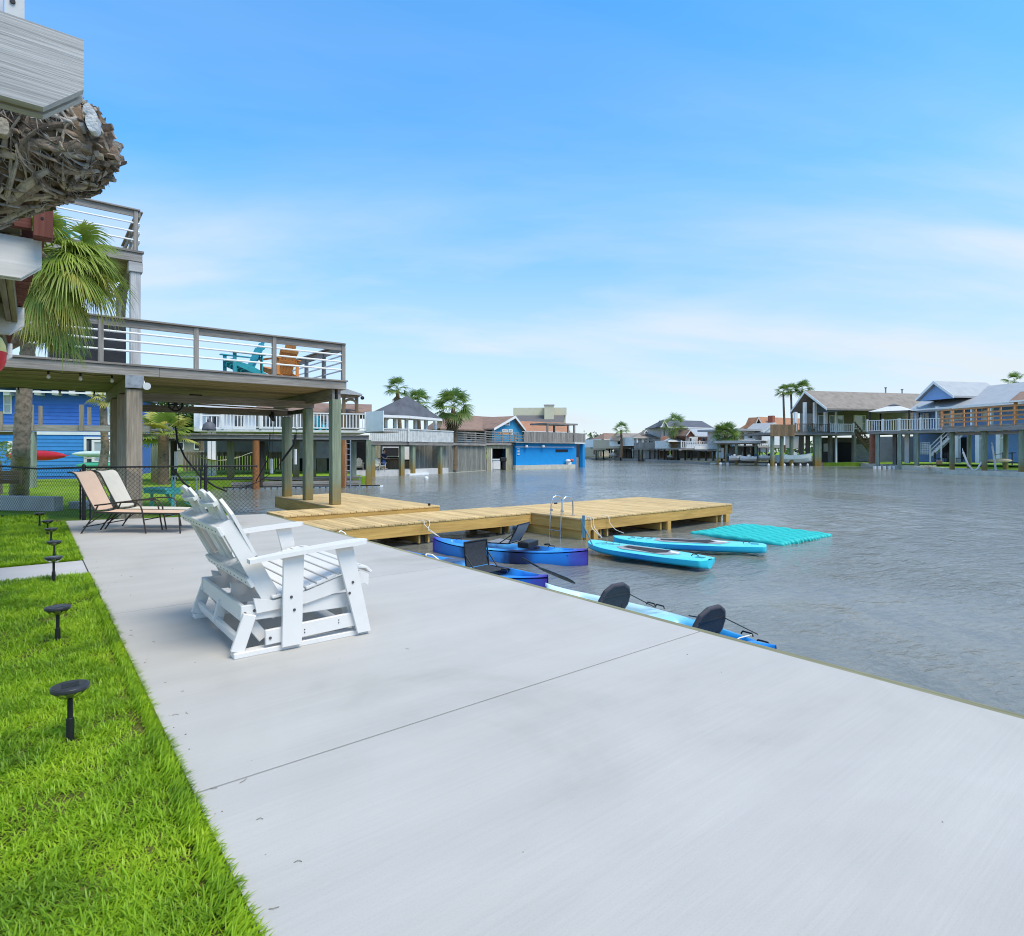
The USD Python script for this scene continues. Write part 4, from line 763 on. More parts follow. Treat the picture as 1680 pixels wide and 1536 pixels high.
def ringed(pts, r, step=.07):
    """a palm trunk with leaf-scar rings"""
    P = np.asarray(pts, float); L = np.concatenate([[0], np.cumsum(np.linalg.norm(np.diff(P, axis=0), axis=1))]); s = np.arange(0, L[-1], step / 2)
    Q = np.stack([np.interp(s, L, P[:, i]) for i in range(3)], 1); rr = np.interp(s, L, np.broadcast_to(r, (len(P),))) * (1 + .045 * (np.arange(len(s)) % 2)) * (1 + .03 * rng.standard_normal(len(s)))
    b = B(); b.tube(Q, rr, 14); return b

# a leaning cabbage palm close to the camera: only its bristling head comes into the picture
t = thing('palm_trunk', 'leaning palm trunk with rough brown cut leaf bases close behind the grey beam', 'palm tree', base=(-1.75, 5.3, 0))
core = np.array([(-1.75, 5.3, -.15), (-1.62, 5.22, .7), (-1.30, 5.05, 1.5), (-.86, 4.78, 2.2), (-.38, 4.41, 2.79), (.02, 4.17, 3.02), (.295, 4.0, 3.07)])
b = B(); b.tube(np.stack([np.interp(np.linspace(0, 6, 40), range(7), core[:, i]) for i in range(3)], 1), np.interp(np.linspace(0, 6, 40), [0, 1, 3, 4, 5, 5.6, 6], [.24, .19, .19, .26, .265, .245, .17]), 20); v = b.v[0]; b.v[0] = v + (meshkit.fbm(v * 9, 3)[:, None] - .5) * .07; part(t, 'trunk', b, bark_dark, True)
boot_ms = [mat('leaf_base_brown', (.20, .148, .105), .9, .45, 14, bump=.8, bsc=60), mat('leaf_base_tan', (.35, .285, .21), .9, .35, 14, bump=.8, bsc=60), mat('leaf_base_grey', (.31, .275, .235), .9, .4, 14, bump=.8, bsc=60), mat('leaf_base_dark', (.09, .065, .045), .95, .5, 14, bump=.8, bsc=60)]
pale_cut = mat('pale_cut_end', (.60, .58, .56), .8, .3, 30, bump=.8, bsc=80)
axis_pts = lambda s: np.array([np.interp(s, range(7), core[:, i]) for i in range(3)])
r_rng = np.random.default_rng(5)
fib = B()
def trunk_frame(s, a):
    c = axis_pts(s); tan = unit(axis_pts(min(s + .1, 6)) - axis_pts(s - .1)); x = unit(np.cross(tan, Z)); y = np.cross(x, tan); rad = x * math.cos(a) + y * math.sin(a)
    return c, tan, rad, np.cross(tan, rad)
RAD = lambda s: np.interp(s, [3, 4, 5, 5.5, 5.8, 6], [.19, .262, .272, .25, .20, .13])
def strap(b, pts, ws, tk, rads, tgs):
    P = []
    for q, w, r_, g in zip(pts, ws, rads, tgs): P.append([q - g * w, q - g * w * .6 + r_ * tk, q + r_ * tk * 1.4, q + g * w * .6 + r_ * tk, q + g * w, q - r_ * tk * .6, q - g * w])
    P = np.array(P); b.grid(P); b.add(P[-1], [[0, 1, 2], [0, 2, 3], [0, 3, 4], [0, 4, 5]])
NB = 230
for k in range(NB):
    s = 3.0 + 2.95 * (k / NB) ** .9; a = k * 2.39996 + r_rng.uniform(-.25, .25); c, tan, rad, tg = trunk_frame(s, a); r0 = RAD(s); m = boot_ms[r_rng.choice(4, p=[.38, .24, .22, .16])]; end = s > 5.6
    L = r_rng.uniform(.20, .40) * (.5 if end else 1); tw = r_rng.uniform(-.5, .5)
    b = B()
    for sg in ((-1, 1) if r_rng.uniform() < .7 else (r_rng.choice([-1, 1]),)):          # each old leaf base is split in two arms that cross its neighbours'
        sw = sg * r_rng.uniform(.35, .95) + tw; pts, ws, rads, tgs = [], [], [], []
        for i, q in enumerate(np.linspace(0, 1, 5)):
            aa = a + sw * L * q / r0 * (1 - .25 * q); c2, t2, rd2, tg2 = trunk_frame(min(s + L * q * .9 / .62, 6.0), aa); over = max(0, s + L * q * .9 / .62 - 6.0) * .62
            rr = RAD(min(s + L * q * .9 / .62, 6.0)) + .010 + .022 * q * q * r_rng.uniform(.2, 1.3); pts.append(c2 + rd2 * rr + t2 * over * .6); dirv = unit(t2 - tg2 * 0 + tg2 * sw * .8); rads.append(rd2); tgs.append(unit(np.cross(rd2, dirv))); ws.append((.042, .034, .024, .019, .013)[i] * r_rng.uniform(.8, 1.2))
        strap(b, pts, ws, .010, rads, tgs)
    part(t, 'leaf_base', b, m)
for k in range(60):                                                          # cut ends crowding round the head
    s = r_rng.uniform(5.55, 6.0); a = r_rng.uniform(0, 6.283); c, tan, rad, tg = trunk_frame(s, a); p0 = c + rad * RAD(s) * r_rng.uniform(.3, 1.0); d_ = unit(tan + rad * r_rng.uniform(-.1, .35) + tg * r_rng.uniform(-.6, .6)); L = r_rng.uniform(.03, .085); w = r_rng.uniform(.016, .042)
    b = B(); strap(b, [p0 - d_ * .05, p0 + d_ * L * .6, p0 + d_ * L], [w, w, w * .9], w * .5, [rad] * 3, [unit(np.cross(rad, d_))] * 3); part(t, 'leaf_base', b, boot_ms[r_rng.choice(4, p=[.3, .25, .3, .15])])
for px, py, d, w, h, dx in ((152, 203, 3.10, .030, .048, .55), (146, 182, 3.12, .026, .028, .5), (4, 208, 2.9, .03, .04, .8)):
    c = at(px, py, d); q = unit(-FWD + RGT * dx - Z * .25); u_ = unit(np.cross(Z, q)); v_ = np.cross(q, u_); ring = [c + q * .03 + u_ * w * math.cos(x) * r_rng.uniform(.85, 1.1) + v_ * h * math.sin(x) * r_rng.uniform(.85, 1.1) for x in np.linspace(0, 6.283, 12, endpoint=False)]
    b = B(); back = [p - q * .12 for p in ring]; b.add(ring + [c + q * .034], [[k, (k + 1) % 12, 12] for k in range(12)]); b.add(ring + back, [[k, (k + 1) % 12, 12 + (k + 1) % 12, 12 + k] for k in range(12)]); part(t, 'cut_stub', b, pale_cut if px > 10 else boot_ms[1])
for k in range(1500):
    s = r_rng.uniform(3.1, 5.95); a = r_rng.uniform(0, 6.283); L = r_rng.uniform(.04, .16); sw = r_rng.uniform(-2, 2); P = []
    for q in (0, .35, .7, 1):
        c2, t2, rd2, tg2 = trunk_frame(min(max(s + L * (q - .5) * r_rng.uniform(.8, 1.2), 3), 6), a + sw * L * q * 2.5); P.append(c2 + rd2 * (RAD(s) + r_rng.uniform(.0, .035)) + t2 * r_rng.uniform(-.01, .01))
    fib.tube(P, r_rng.uniform(.0010, .0028), 3, False)
part(t, 'fibre', fib, boot_ms[2], kind='stuff')

# ================================================================ the house's own raised deck at the upper left
t = thing('house_deck', 'raised house deck at the left edge with clipped beam ends, maroon boards and post', 'deck', base=(-1.5, 6.5, 2.5))
bp = [(-3.2, 2.51), (.030, 2.51), (.142, 2.612), (.142, 2.785), (-3.2, 2.785)]
for k, y in enumerate((2.57, 5.20, 7.75, 10.45)):
    pg = [(x + .0 - (0, .088, .20, .345)[k], z) for x, z in bp]; m = grey_lt if k == 0 else whitewood
    for dy in (0, .062):
        b = B(); b.prism(pg, V(0, y + dy, 0), V(1, 0, 0), Z, V(0, 1, 0), 0, .038); part(t, 'deck_beam', b, m, label='weathered silver grey beam end nearest the camera' if k == 0 and dy == 0 else None)
    b = B(); b.prism([(x - .004 - .012 * (x > 0), z + .006) for x, z in pg], V(0, y + .0385, 0), V(1, 0, 0), Z, V(0, 1, 0), 0, .023); part(t, 'beam_spacer', b, olive_w)
for y in np.arange(5.30, 11.2, .146):
    b = B(); b.aabb((-3.1, y, 2.825), (-.055 - (y - 5.2) * .055, y + .138, 2.862)); part(t, 'deck_board', b, olive_w)
    b = B(); b.aabb((-.05 - (y - 5.2) * .055, y, 2.80), (.075 - (y - 5.2) * .055 - .012 * ((y * 7) % 1), y + .136, 2.868)); part(t, 'painted_board_end', b, maroon)
for x0, x1, m in ((-.19, -.15, post_gb), (-.145, -.105, olive_w), (-.62, -.58, olive_w), (-1.1, -1.06, olive_w)):
    for y0, y1 in ((5.305, 7.745), (7.855, 10.44)):
        b = B(); q = -.055 * (y0 - 5.2); b.aabb((x0 + q, y0, 2.63), (x1 + q, y1, 2.822)); part(t, 'joist', b, m)
b = B(); b.aabb((-3.1, 5.13, 2.83), (-.0, 5.19, 3.12), .004); part(t, 'rim_board', b, maroon)
b = B(); b.aabb((-3.1, 5.135, 3.125), (-.0, 5.185, 3.30), .004); part(t, 'rim_board', b, maroon)
b = B(); b.aabb((.006, 5.08, 2.775), (.112, 5.19, 3.82), .006); p_ = part(t, 'rail_post', b, maroon)
b = B()
for z in (2.95, 3.02, 2.90): b.cyl((.055, 5.0805, z), (.055, 5.076, z), .009, None, 8)
part(p_, 'bolt_head', b, iron)
t = thing('cable_bracket', 'small pale metal bracket standing on the grey beam at the top left corner', 'bracket', base=(-.05, 2.62, 2.785))
b = B(); b.prism([(-.026, 0), (.026, 0), (.026, .15), (.014, .172), (-.014, .172), (-.026, .15)], V(-.045, 2.62, 2.786), V(1, 0, 0), Z, V(0, 1, 0), -.004, .004); part(t, 'upright', b, mat('dull_zinc', (.5, .5, .48), .5))
b = B(); b.prism([(-.085, 0), (-.03, 0), (-.03, .075)], V(-.045, 2.62, 2.786), V(1, 0, 0), Z, V(0, 1, 0), -.003, .003); part(t, 'gusset', b, galv)
b = B(); b.cyl((-.045, 2.6155, 2.895), (-.045, 2.61, 2.895), .011, None, 10); b.cyl((-.05, 2.6155, 2.855), (-.05, 2.61, 2.855), .008, None, 10); part(t, 'bolt', b, iron)
c = at(-19, 580, 5.2)
t = thing('buoy', 'red, yellow and white hanging buoy cut off by the left edge of the picture', 'buoy', base=c)
pr = [(0, .19), (.05, .18), (.09, .14), (.115, .08), (.122, .02)]; b = B(); b.lathe(pr[::-1], c, 20); part(t, 'yellow_top', b, mat('yellow_buoy', (.75, .62, .20), .5), True)
b = B(); b.lathe([(.06, -.17), (.10, -.12), (.120, -.06), (.122, .02)], c, 20); part(t, 'red_belly', b, mat('red_buoy', (.62, .03, .03), .5), True)
b = B(); b.lathe([(0, -.40), (.05, -.39), (.06, -.17)], c, 20); part(t, 'white_stem', b, whitepaint, True)
b = B(); b.tube([c + Z * .19, c + Z * .5], .005, 6); part(t, 'cord', b, rope, True)

# fan palm whose drooping leaves hang beside the maroon post
C = at(80, 402, 9.0)
t = thing('fan_palm', 'leaning fan palm with green and yellowed drooping leaves in front of the weathered deck', 'palm tree', base=(-1.9, 12.2, 0))
b = ringed([(-1.9, 12.2, -.1), (-1.75, 12.15, 1.2), (-1.2, 11.95, 2.6), (-.55, 11.7, 3.6), C - V(.05, -.05, .12)], [.20, .17, .15, .15, .14]); part(t, 'trunk', b, bark, True)
fr = np.random.default_rng(3)
for k in range(34):
    az = math.radians(-38 + fr.uniform(-75, 75)) if k < 26 else fr.uniform(0, 6.28); lv = k / 34; el = math.radians(fr.uniform(5, 40) - 95 * lv); 
    b = B(); fan(b, C + V(fr.uniform(-.08, .08), fr.uniform(-.08, .08), -.35 * lv), az, max(el, -1.25), fr.uniform(.34, .62), fr.uniform(.46, .68), 54, .7 + .6 * lv, 122, .0185, 1.0, twist=fr.uniform(-.6, .6))
    part(t, 'frond', b, palm_y if (lv > .52 and k % 3) else palm_g, True)
C2 = at(78, 545, 9.6)
for k in range(7):
    az = math.radians(-38 + fr.uniform(-70, 70)); b = B(); fan(b, C2 + V(0, 0, .1), az, math.radians(fr.uniform(-65, -10)), fr.uniform(.12, .3), fr.uniform(.40, .54), 46, .8, 115, .020, twist=fr.uniform(-.4, .4)); part(t, 'frond', b, palm_g if k % 3 else palm_y, True)
b = B(); b.tube([C2 + V(-.1, .05, .05), C2 - V(.9, -.3, .5), V(-1.75, 12.15, 1.6)], [.10, .11, .12], 10); part(t, 'side_stem', b, bark, True)

# ================================================================ the neighbour's weathered deck over the boat slip
DY, DT, DR, DL, DB = 14.2, 3.10, 6.10, -2.6, 19.0
t = thing('weathered_deck', 'big weathered grey deck on posts with white pipe rails over the boat slip', 'deck', base=(2.5, 16.5, 0))
n = 33
for k in range(n):
    y0 = DY + .05 + k * (DB - DY - .1) / n; y1 = DY + .05 + (k + 1) * (DB - DY - .1) / n - .006
    b = B(); b.aabb((DL, y0, 2.885 + rng.uniform(-.004, .004)), (DR - .05, y1, 2.912)); part(t, 'soffit_board', b, soffit)
b = B(); b.aabb((DL, DY + .06, 2.93), (DR - .06, DB, 3.055)); part(t, 'deck_frame', b, grey)
for y in np.arange(DY - .03, DB, .146):
    b = B(); b.aabb((DL, y, 3.06), (DR + .03, y + .14, DT), .004); part(t, 'deck_board', b, grey)
for x0, x1 in ((DL, 2.05), (2.055, DR)):
    b = B(); b.aabb((x0, DY, 2.87), (x1, DY + .042, 3.057), .004); part(t, 'fascia', b, grey)
b = B(); b.aabb((DR - .042, DY + .045, 2.87), (DR, DB, 3.057), .004); part(t, 'fascia', b, grey)
for x, y1 in ((1.62, 18.9), (5.88, 18.9), (-2.2, 18.9)):
    for dx in (-.075, .075):
        b = B(); b.aabb((x + dx - .035, DY + .09, 2.62), (x + dx + .035, y1, 2.878), .005); part(t, 'girder', b, post_gb if x < 5 else grey)
for y in (14.36, 15.75, 17.3):
    b = B(); b.aabb((1.48, y - .13, -.4), (1.76, y + .13, 2.60), .012); part(t, 'post', b, post_gb)
b = B(); b.aabb((1.46, 14.19, 2.62), (1.78, 14.205, 2.87)); part(t, 'post_bracket', b, galv)
for x, y, z1, s_ in ((5.88, 14.38, 2.62, .115), (5.86, 16.2, 2.50, .11), (5.84, 17.85, 2.34, .115)):
    b = B(); b.aabb((x - s_, y - s_, .022), (x + s_, y + s_, z1), .012); part(t, 'green_post', b, greenpile)
def rail_run(t, p, q, zs, z0, z1, posts, pm, pipe, cap=.15):
    p, q = np.asarray(p, float), np.asarray(q, float); u_ = unit(q - p); L = np.linalg.norm(q - p)
    for s_ in posts:
        c = p + u_ * s_; b = B(); b.box((c[0], c[1], (z0 + z1) / 2), (.09, .09, z1 - z0), math.atan2(u_[1], u_[0]), .006); part(t, 'rail_post', b, pm)
    for z in zs:
        b = B(); b.tube([V(p[0], p[1], z), V(q[0], q[1], z)], .021, 8); part(t, 'pipe_rail', b, pipe, True)
    b = B(); b.bar((p[0], p[1], z1 - .075), (q[0], q[1], z1 - .075), .045, .145, .004); part(t, 'rail_board', b, pm)
    b = B(); b.bar((p[0], p[1], z1 + .02), (q[0], q[1], z1 + .02), cap, .036, .005); part(t, 'rail_cap', b, pm)
rail_run(t, (DL, DY + .06), (DR - .02, DY + .06), (3.73, 3.56, 3.36), DT, 3.98, [.3, 2.0, 3.66, 5.35, 6.97, 8.64], grey, whitepaint)
rail_run(t, (DR - .04, DY + .12), (DR - .04, DB - .1), (3.73, 3.56, 3.36), DT, 3.98, [1.25, 2.55, 3.8, 4.65], grey, whitepaint)
b = B(); b.aabb((DL, DB - .2, 3.28), (4.4, DB - .16, 3.46)); part(t, 'bench_board', b, grey)
for x in (-1.2, .6, 2.4, 4.2):
    b = B(); b.aabb((x - .05, DB - .26, DT), (x + .05, DB - .205, 3.44)); part(t, 'bench_leg', b, grey)
# the deck of the storey above it
t = thing('upper_deck', 'high weathered deck of the upper storey with pipe rails on a tall post', 'deck', base=(0, 18.5, DT))
UX, UY, UZ = 2.06, 17.3, 6.28
b = B(); b.aabb((-2.8, UY, UZ - .27), (UX + .08, UY + .05, UZ - .06), .005); part(t, 'fascia', b, grey)
b = B(); b.aabb((-2.8, UY - .03, UZ - .055), (UX + .11, UY + .09, UZ), .004); part(t, 'nosing', b, grey)
b = B(); b.aabb((UX + .03, UY + .055, UZ - .27), (UX + .08, 20.7, UZ), .005); part(t, 'fascia', b, grey)
for y in np.arange(UY + .1, 20.6, .15):
    b = B(); b.aabb((-2.8, y, UZ - .045), (UX + .025, y + .143, UZ - .006)); part(t, 'deck_board', b, soffit)
for x, y in ((UX - .06, UY + .16), (UX - .06, 20.5)):
    b = B(); b.aabb((x - .11, y - .11, DT + .002), (x + .11, y + .11, UZ - .52), .012); part(t, 'post', b, grey_lt)
    b = B(); b.aabb((x - .15, y - .15, UZ - .52), (x + .15, y + .15, UZ - .275), .01); part(t, 'post_cap', b, grey_lt)
b = B(); b.aabb((UX - .16, UY + .34, UZ - .5), (UX + .02, 20.3, UZ - .28)); part(t, 'girder', b, grey)
b = B(); b.bar((UX - .06, 19.2, UZ - .35), (UX - .06, 20.35, UZ - 1.5), .09, .12); part(t, 'knee_brace', b, grey)
rail_run(t, (-2.8, UY + .04), (UX + .03, UY + .04), (6.96, 6.75, 6.54), UZ, 7.26, [.6, 2.3, 4.80], grey, whitepaint)
rail_run(t, (UX + .03, UY + .1), (UX + .03, 20.6), (6.96, 6.75, 6.54), UZ, 7.26, [1.6, 3.3], grey, whitepaint)

# furniture on that deck
def adirondack(name, label, loc, rz, m):
    t = local(name, label, 'chair', None, loc, rz)              # faces +x
    for s_ in (-1, 1):
        b = B(); b.prism([(.36, 0), (.44, 0), (.44, .54), (.36, .54)], V(0, .29 * s_, 0), V(1, 0, 0), Z, V(0, 1, 0), -.013, .013); part(t, 'front_leg', b, m)
        b = B(); b.prism([(.42, .28), (.42, .38), (.05, .30), (-.42, .10), (-.42, 0), (-.34, 0)], V(0, .255 * s_, 0), V(1, 0, 0), Z, V(0, 1, 0), -.013, .013); part(t, 'seat_side', b, m)
        b = B(); b.prism([(.50, -.07), (.50, .05), (.30, .07), (-.32, .035), (-.32, -.05)], V(0, .31 * s_, .545), V(1, 0, 0), V(0, s_, 0), Z, 0, .024); part(t, 'armrest', b, m)
        b = B(); b.bar((-.24, .29 * s_, .15), (-.24, .29 * s_, .545), .026, .08); part(t, 'back_leg', b, m)
    for k in range(6):
        x = .42 - k * .085; z = .385 - .085 * k * .42; b = B(); b.obox((x, 0, z), (.036, .27, .010), [[.92, 0, .39], [0, 1, 0], [-.39, 0, .92]]); part(t, 'seat_slat', b, m)
    u_ = V(-.40, 0, .916); n_ = V(.916, 0, .40)
    for k in range(5):
        q = (k - 2) / 2; b = B(); b.prism([((k - 2) * .094 - .042, 0), ((k - 2) * .094 + .042, 0), ((k - 2) * .108 + .048, .80 - .16 * q * q), ((k - 2) * .108, .82 - .15 * q * q), ((k - 2) * .108 - .048, .80 - .16 * q * q)], V(-.06, 0, .20), V(0, 1, 0), u_, n_, -.01, .01); part(t, 'back_slat', b, m)
    for h in (.32, .6):
        b = B(); b.obox(V(-.06, 0, .20) + u_ * h - n_ * .026, (.25, .035, .012), [V(0, 1, 0), u_, n_]); part(t, 'back_batten', b, m)
    return t
tl = adirondack('adirondack_chair', 'teal adirondack chair behind the pipe rail of the weathered deck', (4.05, 15.3, DT), 188, teal)
oc = adirondack('adirondack_chair', 'orange adirondack chair beside the teal one on the weathered deck', (4.95, 15.55, DT), 110, orangep)
copy(tl, 'teal chair up on the high deck of the upper storey behind the palm leaves', (at(101, 400, 15.2)[0], at(101, 400, 15.2)[1], UZ), 60)
t = thing('covered_grill', 'tall black covered grill on the weathered deck behind the palm leaves', 'grill', base=(1.0, 16.2, DT))
b = B(); b.box((.95, 16.0, 3.72), (1.35, .62, 1.05), .05, .06); part(t, 'cover', b, mat('black_grill_cover', (.018, .018, .020), .55, .3, 8, bump=.6, bsc=9))
b = B(); b.box((.95, 16.0, 4.27), (1.15, .46, .06), .05, .02); part(t, 'lid_top', b, black)
for dx in (-.5, .5):
    b = B(); b.cyl((.95 + dx, 15.85, DT), (.95 + dx, 15.85, 3.2), .05, None, 10); part(t, 'wheel', b, black)
# flood light and bulbs
t = thing('flood_light', 'round white flood light under the weathered deck beside the post bracket', 'lamp', base=at(237, 632, 12.3))
c = at(238, 632, 12.2); b = B(); b.cyl(c, c + V(.02, -.10, -.03), .045, .075, 14); part(t, 'lamp_head', b, whitepaint, True); b = B(); b.tube([c, c + V(-.02, .08, .10)], .015, 8); part(t, 'bracket', b, whitepaint, True)
bulb_m = mat('frosted_bulb_glass', (.72, .70, .66), .2)
def bulbs(label, pts, sag=.03):
    t = thing('string_light', label, 'string lights', base=pts[0]); cord = []
    for p, q in zip(pts[:-1], pts[1:]): cord += [p, (p + q) / 2 - Z * sag]
    b = B(); b.tube(cord + [pts[-1]], .005, 5); part(t, 'cord', b, black, True)
    for p in pts:
        b = B(); b.lathe([(0, 0), (.018, 0), (.02, -.06), (0, -.062)], p, 8); part(t, 'socket', b, black, True); b = B(); b.lathe([(.016, -.06), (.032, -.09), (.034, -.115), (.02, -.14), (0, -.145)], p, 10); part(t, 'bulb', b, bulb_m, True)
bulbs('string of bulbs under the front edge of the weathered deck', [V(x, DY + .35, 2.88) for x in (-1.0, .25, .75, 1.27)])
bulbs('string of bulbs along the far edge under the weathered deck', [V(x, 18.7, 2.88) for x in (-.9, -.25, .55, 1.25, 2.1)])

# boat lift hung under the deck
t = thing('boat_lift', 'dark timber boat lift with pulley, cables and white guide pipes under the deck', 'boat lift', base=(3.8, 16.8, WATER))
for y, z0, z1 in ((16.2, 2.51, 2.69), (17.85, 2.36, 2.53)):
    for dy in (-.06, .06):
        b = B(); b.aabb((1.8, y + dy - .035, z0), (6.0, y + dy + .035, z1), .006); part(t, 'lift_beam', b, grey)
b = B(); b.aabb((5.76, 15.9, 2.53), (5.9, 18.3, 2.68)) if False else b.aabb((5.80, 16.36, 2.40), (5.92, 17.68, 2.50)); part(t, 'cross_head', b, darkpile)
c = at(288, 664, 14.6); b = B()
pul = [c + V(math.cos(a) * .15, 0, math.sin(a) * .15) for a in np.linspace(0, 2 * math.pi, 25)]; b.tube(pul, .022, 8, False)
for a in (0, 1.05, 2.1): b.bar(c - V(math.cos(a), 0, math.sin(a)) * .14, c + V(math.cos(a), 0, math.sin(a)) * .14, .02, .03)
b.cyl(c - V(0, .04, 0), c + V(0, .04, 0), .05, None, 12); part(t, 'drive_wheel', b, iron)
c2 = at(321, 652, 15.2); b = B(); b.cyl(c2 - V(.14, 0, 0), c2 + V(.14, 0, 0), .075, None, 14); b.box(c2 - V(0, 0, .07), (.2, .14, .05)); part(t, 'motor', b, black)
b = B(); b.tube([c + V(-.1, .15, .05), c + V(3.0, .9, .05)], .018, 8); part(t, 'drive_shaft', b, galv, True)
for px, py0, py1, d in ((445.5, 753, 777, 17.0), (484.5, 737, 762, 17.3), (289, 741, 769, 15.5)):
    b = B(); b.tube([at(px, py0, d), at(px, py1, d)], .045, 12); part(t, 'guide_pipe', b, pvc, True); b = B(); b.tube([at(px + 1, py0, d), at(px + 4, 676, d)], .006, 5); part(t, 'hanging_cable', b, black, True)
def hose(pts, r): 
    b = B(); P = np.array(pts, float); k = np.linspace(0, len(P) - 1, 5 * len(P)); b.tube(np.stack([np.interp(k, range(len(P)), P[:, i]) for i in range(3)], 1), r, 7); part(t, 'sling_strap', b, rubber, True)
hose([at(288, 700, 14.4), at(291, 724, 14.2), at(304, 752, 13.9), at(330, 783, 13.7), at(352, 798, 13.6), at(372, 806, 13.6)], .022)
hose([at(285, 770, 13.9), at(300, 791, 13.8), at(318, 805, 13.7)], .024)
hose([at(485, 713, 17.2), at(482, 730, 17.2), at(470, 746, 17.2), at(462, 757, 17.2)], .032)
hose([at(470, 746, 17.2), at(452, 772, 17.3), at(425, 790, 17.4), at(395, 802, 17.4)], .010)
hose([at(443, 712, 17.2), at(440, 752, 17.2), at(420, 790, 17.4)], .014)
hose([at(447, 676, 17.2), at(449, 690, 17.2), at(443, 682, 17.0)], .04)

# the things along the fence and in the next yard
t = thing('work_table', 'turquoise painted outdoor table with a braced leg beyond the fence', 'table', base=at(265, 845, 14.2))
p, q = at(247, 801, 14.4), at(285, 799, 14.0)
b = B(); b.bar(V(p[0], p[1], .46), V(q[0], q[1], .46), .42, .05, .005); part(t, 'tabletop', b, tealwood); b = B(); b.bar(V(p[0], p[1], .39), V(q[0], q[1], .39), .34, .08, .004); part(t, 'apron', b, tealwood)
u_ = unit(V(q[0] - p[0], q[1] - p[1], 0))
b = B(); b.bar(q + Z * (-.35 - q[2]) - u_ * .04, q + Z * (.68 - q[2]) - u_ * .04, .06, .06, .005); part(t, 'leg', b, tealwood); b = B(); b.bar(p + Z * (-.35 - p[2]) + u_ * .05, p + Z * (.43 - p[2]) + u_ * .05, .06, .06, .005); part(t, 'leg', b, tealwood)
b = B(); b.bar(V(q[0], q[1], .12) - u_ * .06, V(q[0], q[1], .37) - u_ * .28, .05, .05); part(t, 'brace', b, tealwood); b = B(); b.bar(V(p[0], p[1], -.12), V(q[0], q[1], -.12), .05, .05); part(t, 'stretcher', b, tealwood)
t = thing('wire_rack', 'white metal rack with a green net on top beyond the fence', 'rack', base=at(306, 845, 14.6))
A = [at(x, 780, 14.6) for x in (287, 328)]; 
for p in A:
    for dy in (0, .4):
        b = B(); b.tube([V(p[0], p[1] + dy, -.5), V(p[0], p[1] + dy, .72)], .02, 6); part(t, 'leg', b, whitepaint, True)
for z in (.72, .30, -.1):
    b = B()
    for p0, p1 in (((A[0][0], A[0][1]), (A[1][0], A[1][1])), ((A[0][0], A[0][1] + .4), (A[1][0], A[1][1] + .4)), ((A[0][0], A[0][1]), (A[0][0], A[0][1] + .4)), ((A[1][0], A[1][1]), (A[1][0], A[1][1] + .4))): b.tube([V(*p0, z), V(*p1, z)], .016, 6)
    part(t, 'rail', b, whitepaint, True)
b = B(); c = (A[0] + A[1]) / 2; b.ball(V(c[0], c[1] + .2, .76), .2, 2, (1.1, .8, .35)); part(t, 'green_net', b, mat('lime_net', (.45, .60, .12), .9), True)
b = B()
for k in range(9): b.tube([V(c[0] - .05 + .02 * math.sin(k), c[1] - .03, .62 - .13 * k), V(c[0] + .05 - .02 * math.cos(k), c[1] - .03, .56 - .13 * k)], .014, 5)
part(t, 'turquoise_chain', b, tealwood, True)
wl = Pl(-40, 15.4, 89, 15.0); t = thing('low_wall', 'low pale concrete wall behind the chain link fence at the left', 'wall', base=wl.w(0, 0, 0))
b = B(); b.pbox(wl, -60, 89, 814.5, 850, 0, .25, .01); part(t, 'wall_block', b, conc_pale); b = B(); b.pbox(wl, 112, 178, 824, 850, .6, 1.4, .01); part(t, 'step_block', b, conc_pale)
c = gz(31, 812, -.16); t = thing('palm_trunk', 'straight grey palm trunk rising through the deck shade in the next yard', 'palm tree', base=c)
tp = at(52, 500, 18.6); b = ringed([c - Z * .1, at(35, 740, 18.6), at(40, 640, 18.6), tp], [.27, .22, .2, .18], .16); part(t, 'trunk', b, bark, True)
for k in range(12):
    b = B(); fan(b, tp + Z * .2, fr.uniform(0, 6.28), math.radians(fr.uniform(-50, 60)), .7, .8, 26, .5); part(t, 'frond', b, palm_g, True)
c = at(18, 784, 18.0); t = thing('planter_box', 'brown wooden box standing against the grey palm trunk', 'planter', base=c)
for k in range(3):
    b = B(); p, q = at(-14, 776 + k * 7.2, 18.0), at(37, 776 + k * 7.2, 18.0); b.bar(p, q, .04, .125, .005); part(t, 'board', b, brownrail)
b = B(); b.bar(at(34, 772, 17.97), at(34, 796, 17.97), .06, .05, .004, RGT); part(t, 'corner_strip', b, brownrail)

# ================================================================ the left bank
siding_blue = mat('blue_lap_siding', (.055, .17, .56), .7, .08, 3)
azure = mat('azure_painted_wall', (.005, .24, .56), .7, .06, 2)
azure_g = mat('blue_gable_siding', (.04, .27, .46), .7, .08, 2)
pale_blue_s = mat('cornflower_siding', (.21, .35, .60), .7, .06, 2)
white_s = mat('white_siding', (.72, .73, .72), .7, .06, 2)
grey_s = mat('grey_siding', (.30, .29, .265), .8, .1, 2)
beige_s = mat('beige_siding', (.66, .60, .42), .8, .06, 2)
tan_s = mat('tan_siding', (.50, .42, .30), .8, .08, 2)
peach_s = mat('peach_orange_siding', (.72, .26, .14), .8, .08, 2)
sh_grey = mat('charcoal_shingles', (.10, .105, .12), .95, .22, 1.5, bump=.5, bsc=5)
sh_brown = mat('brown_shingles', (.235, .15, .11), .95, .2, 1.5, bump=.5, bsc=5)
sh_orange = mat('rust_shingles', (.36, .17, .09), .95, .18, 1.5, bump=.5, bsc=5)
sh_taupe = mat('taupe_shingles', (.25, .21, .175), .95, .18, 1.5, bump=.5, bsc=5)
metal_r = mat('light_metal_roof', (.36, .36, .355), .5, .08, 1.5)
greywhite = mat('weathered_white_paint', (.58, .57, .53), .7, .15, 3)
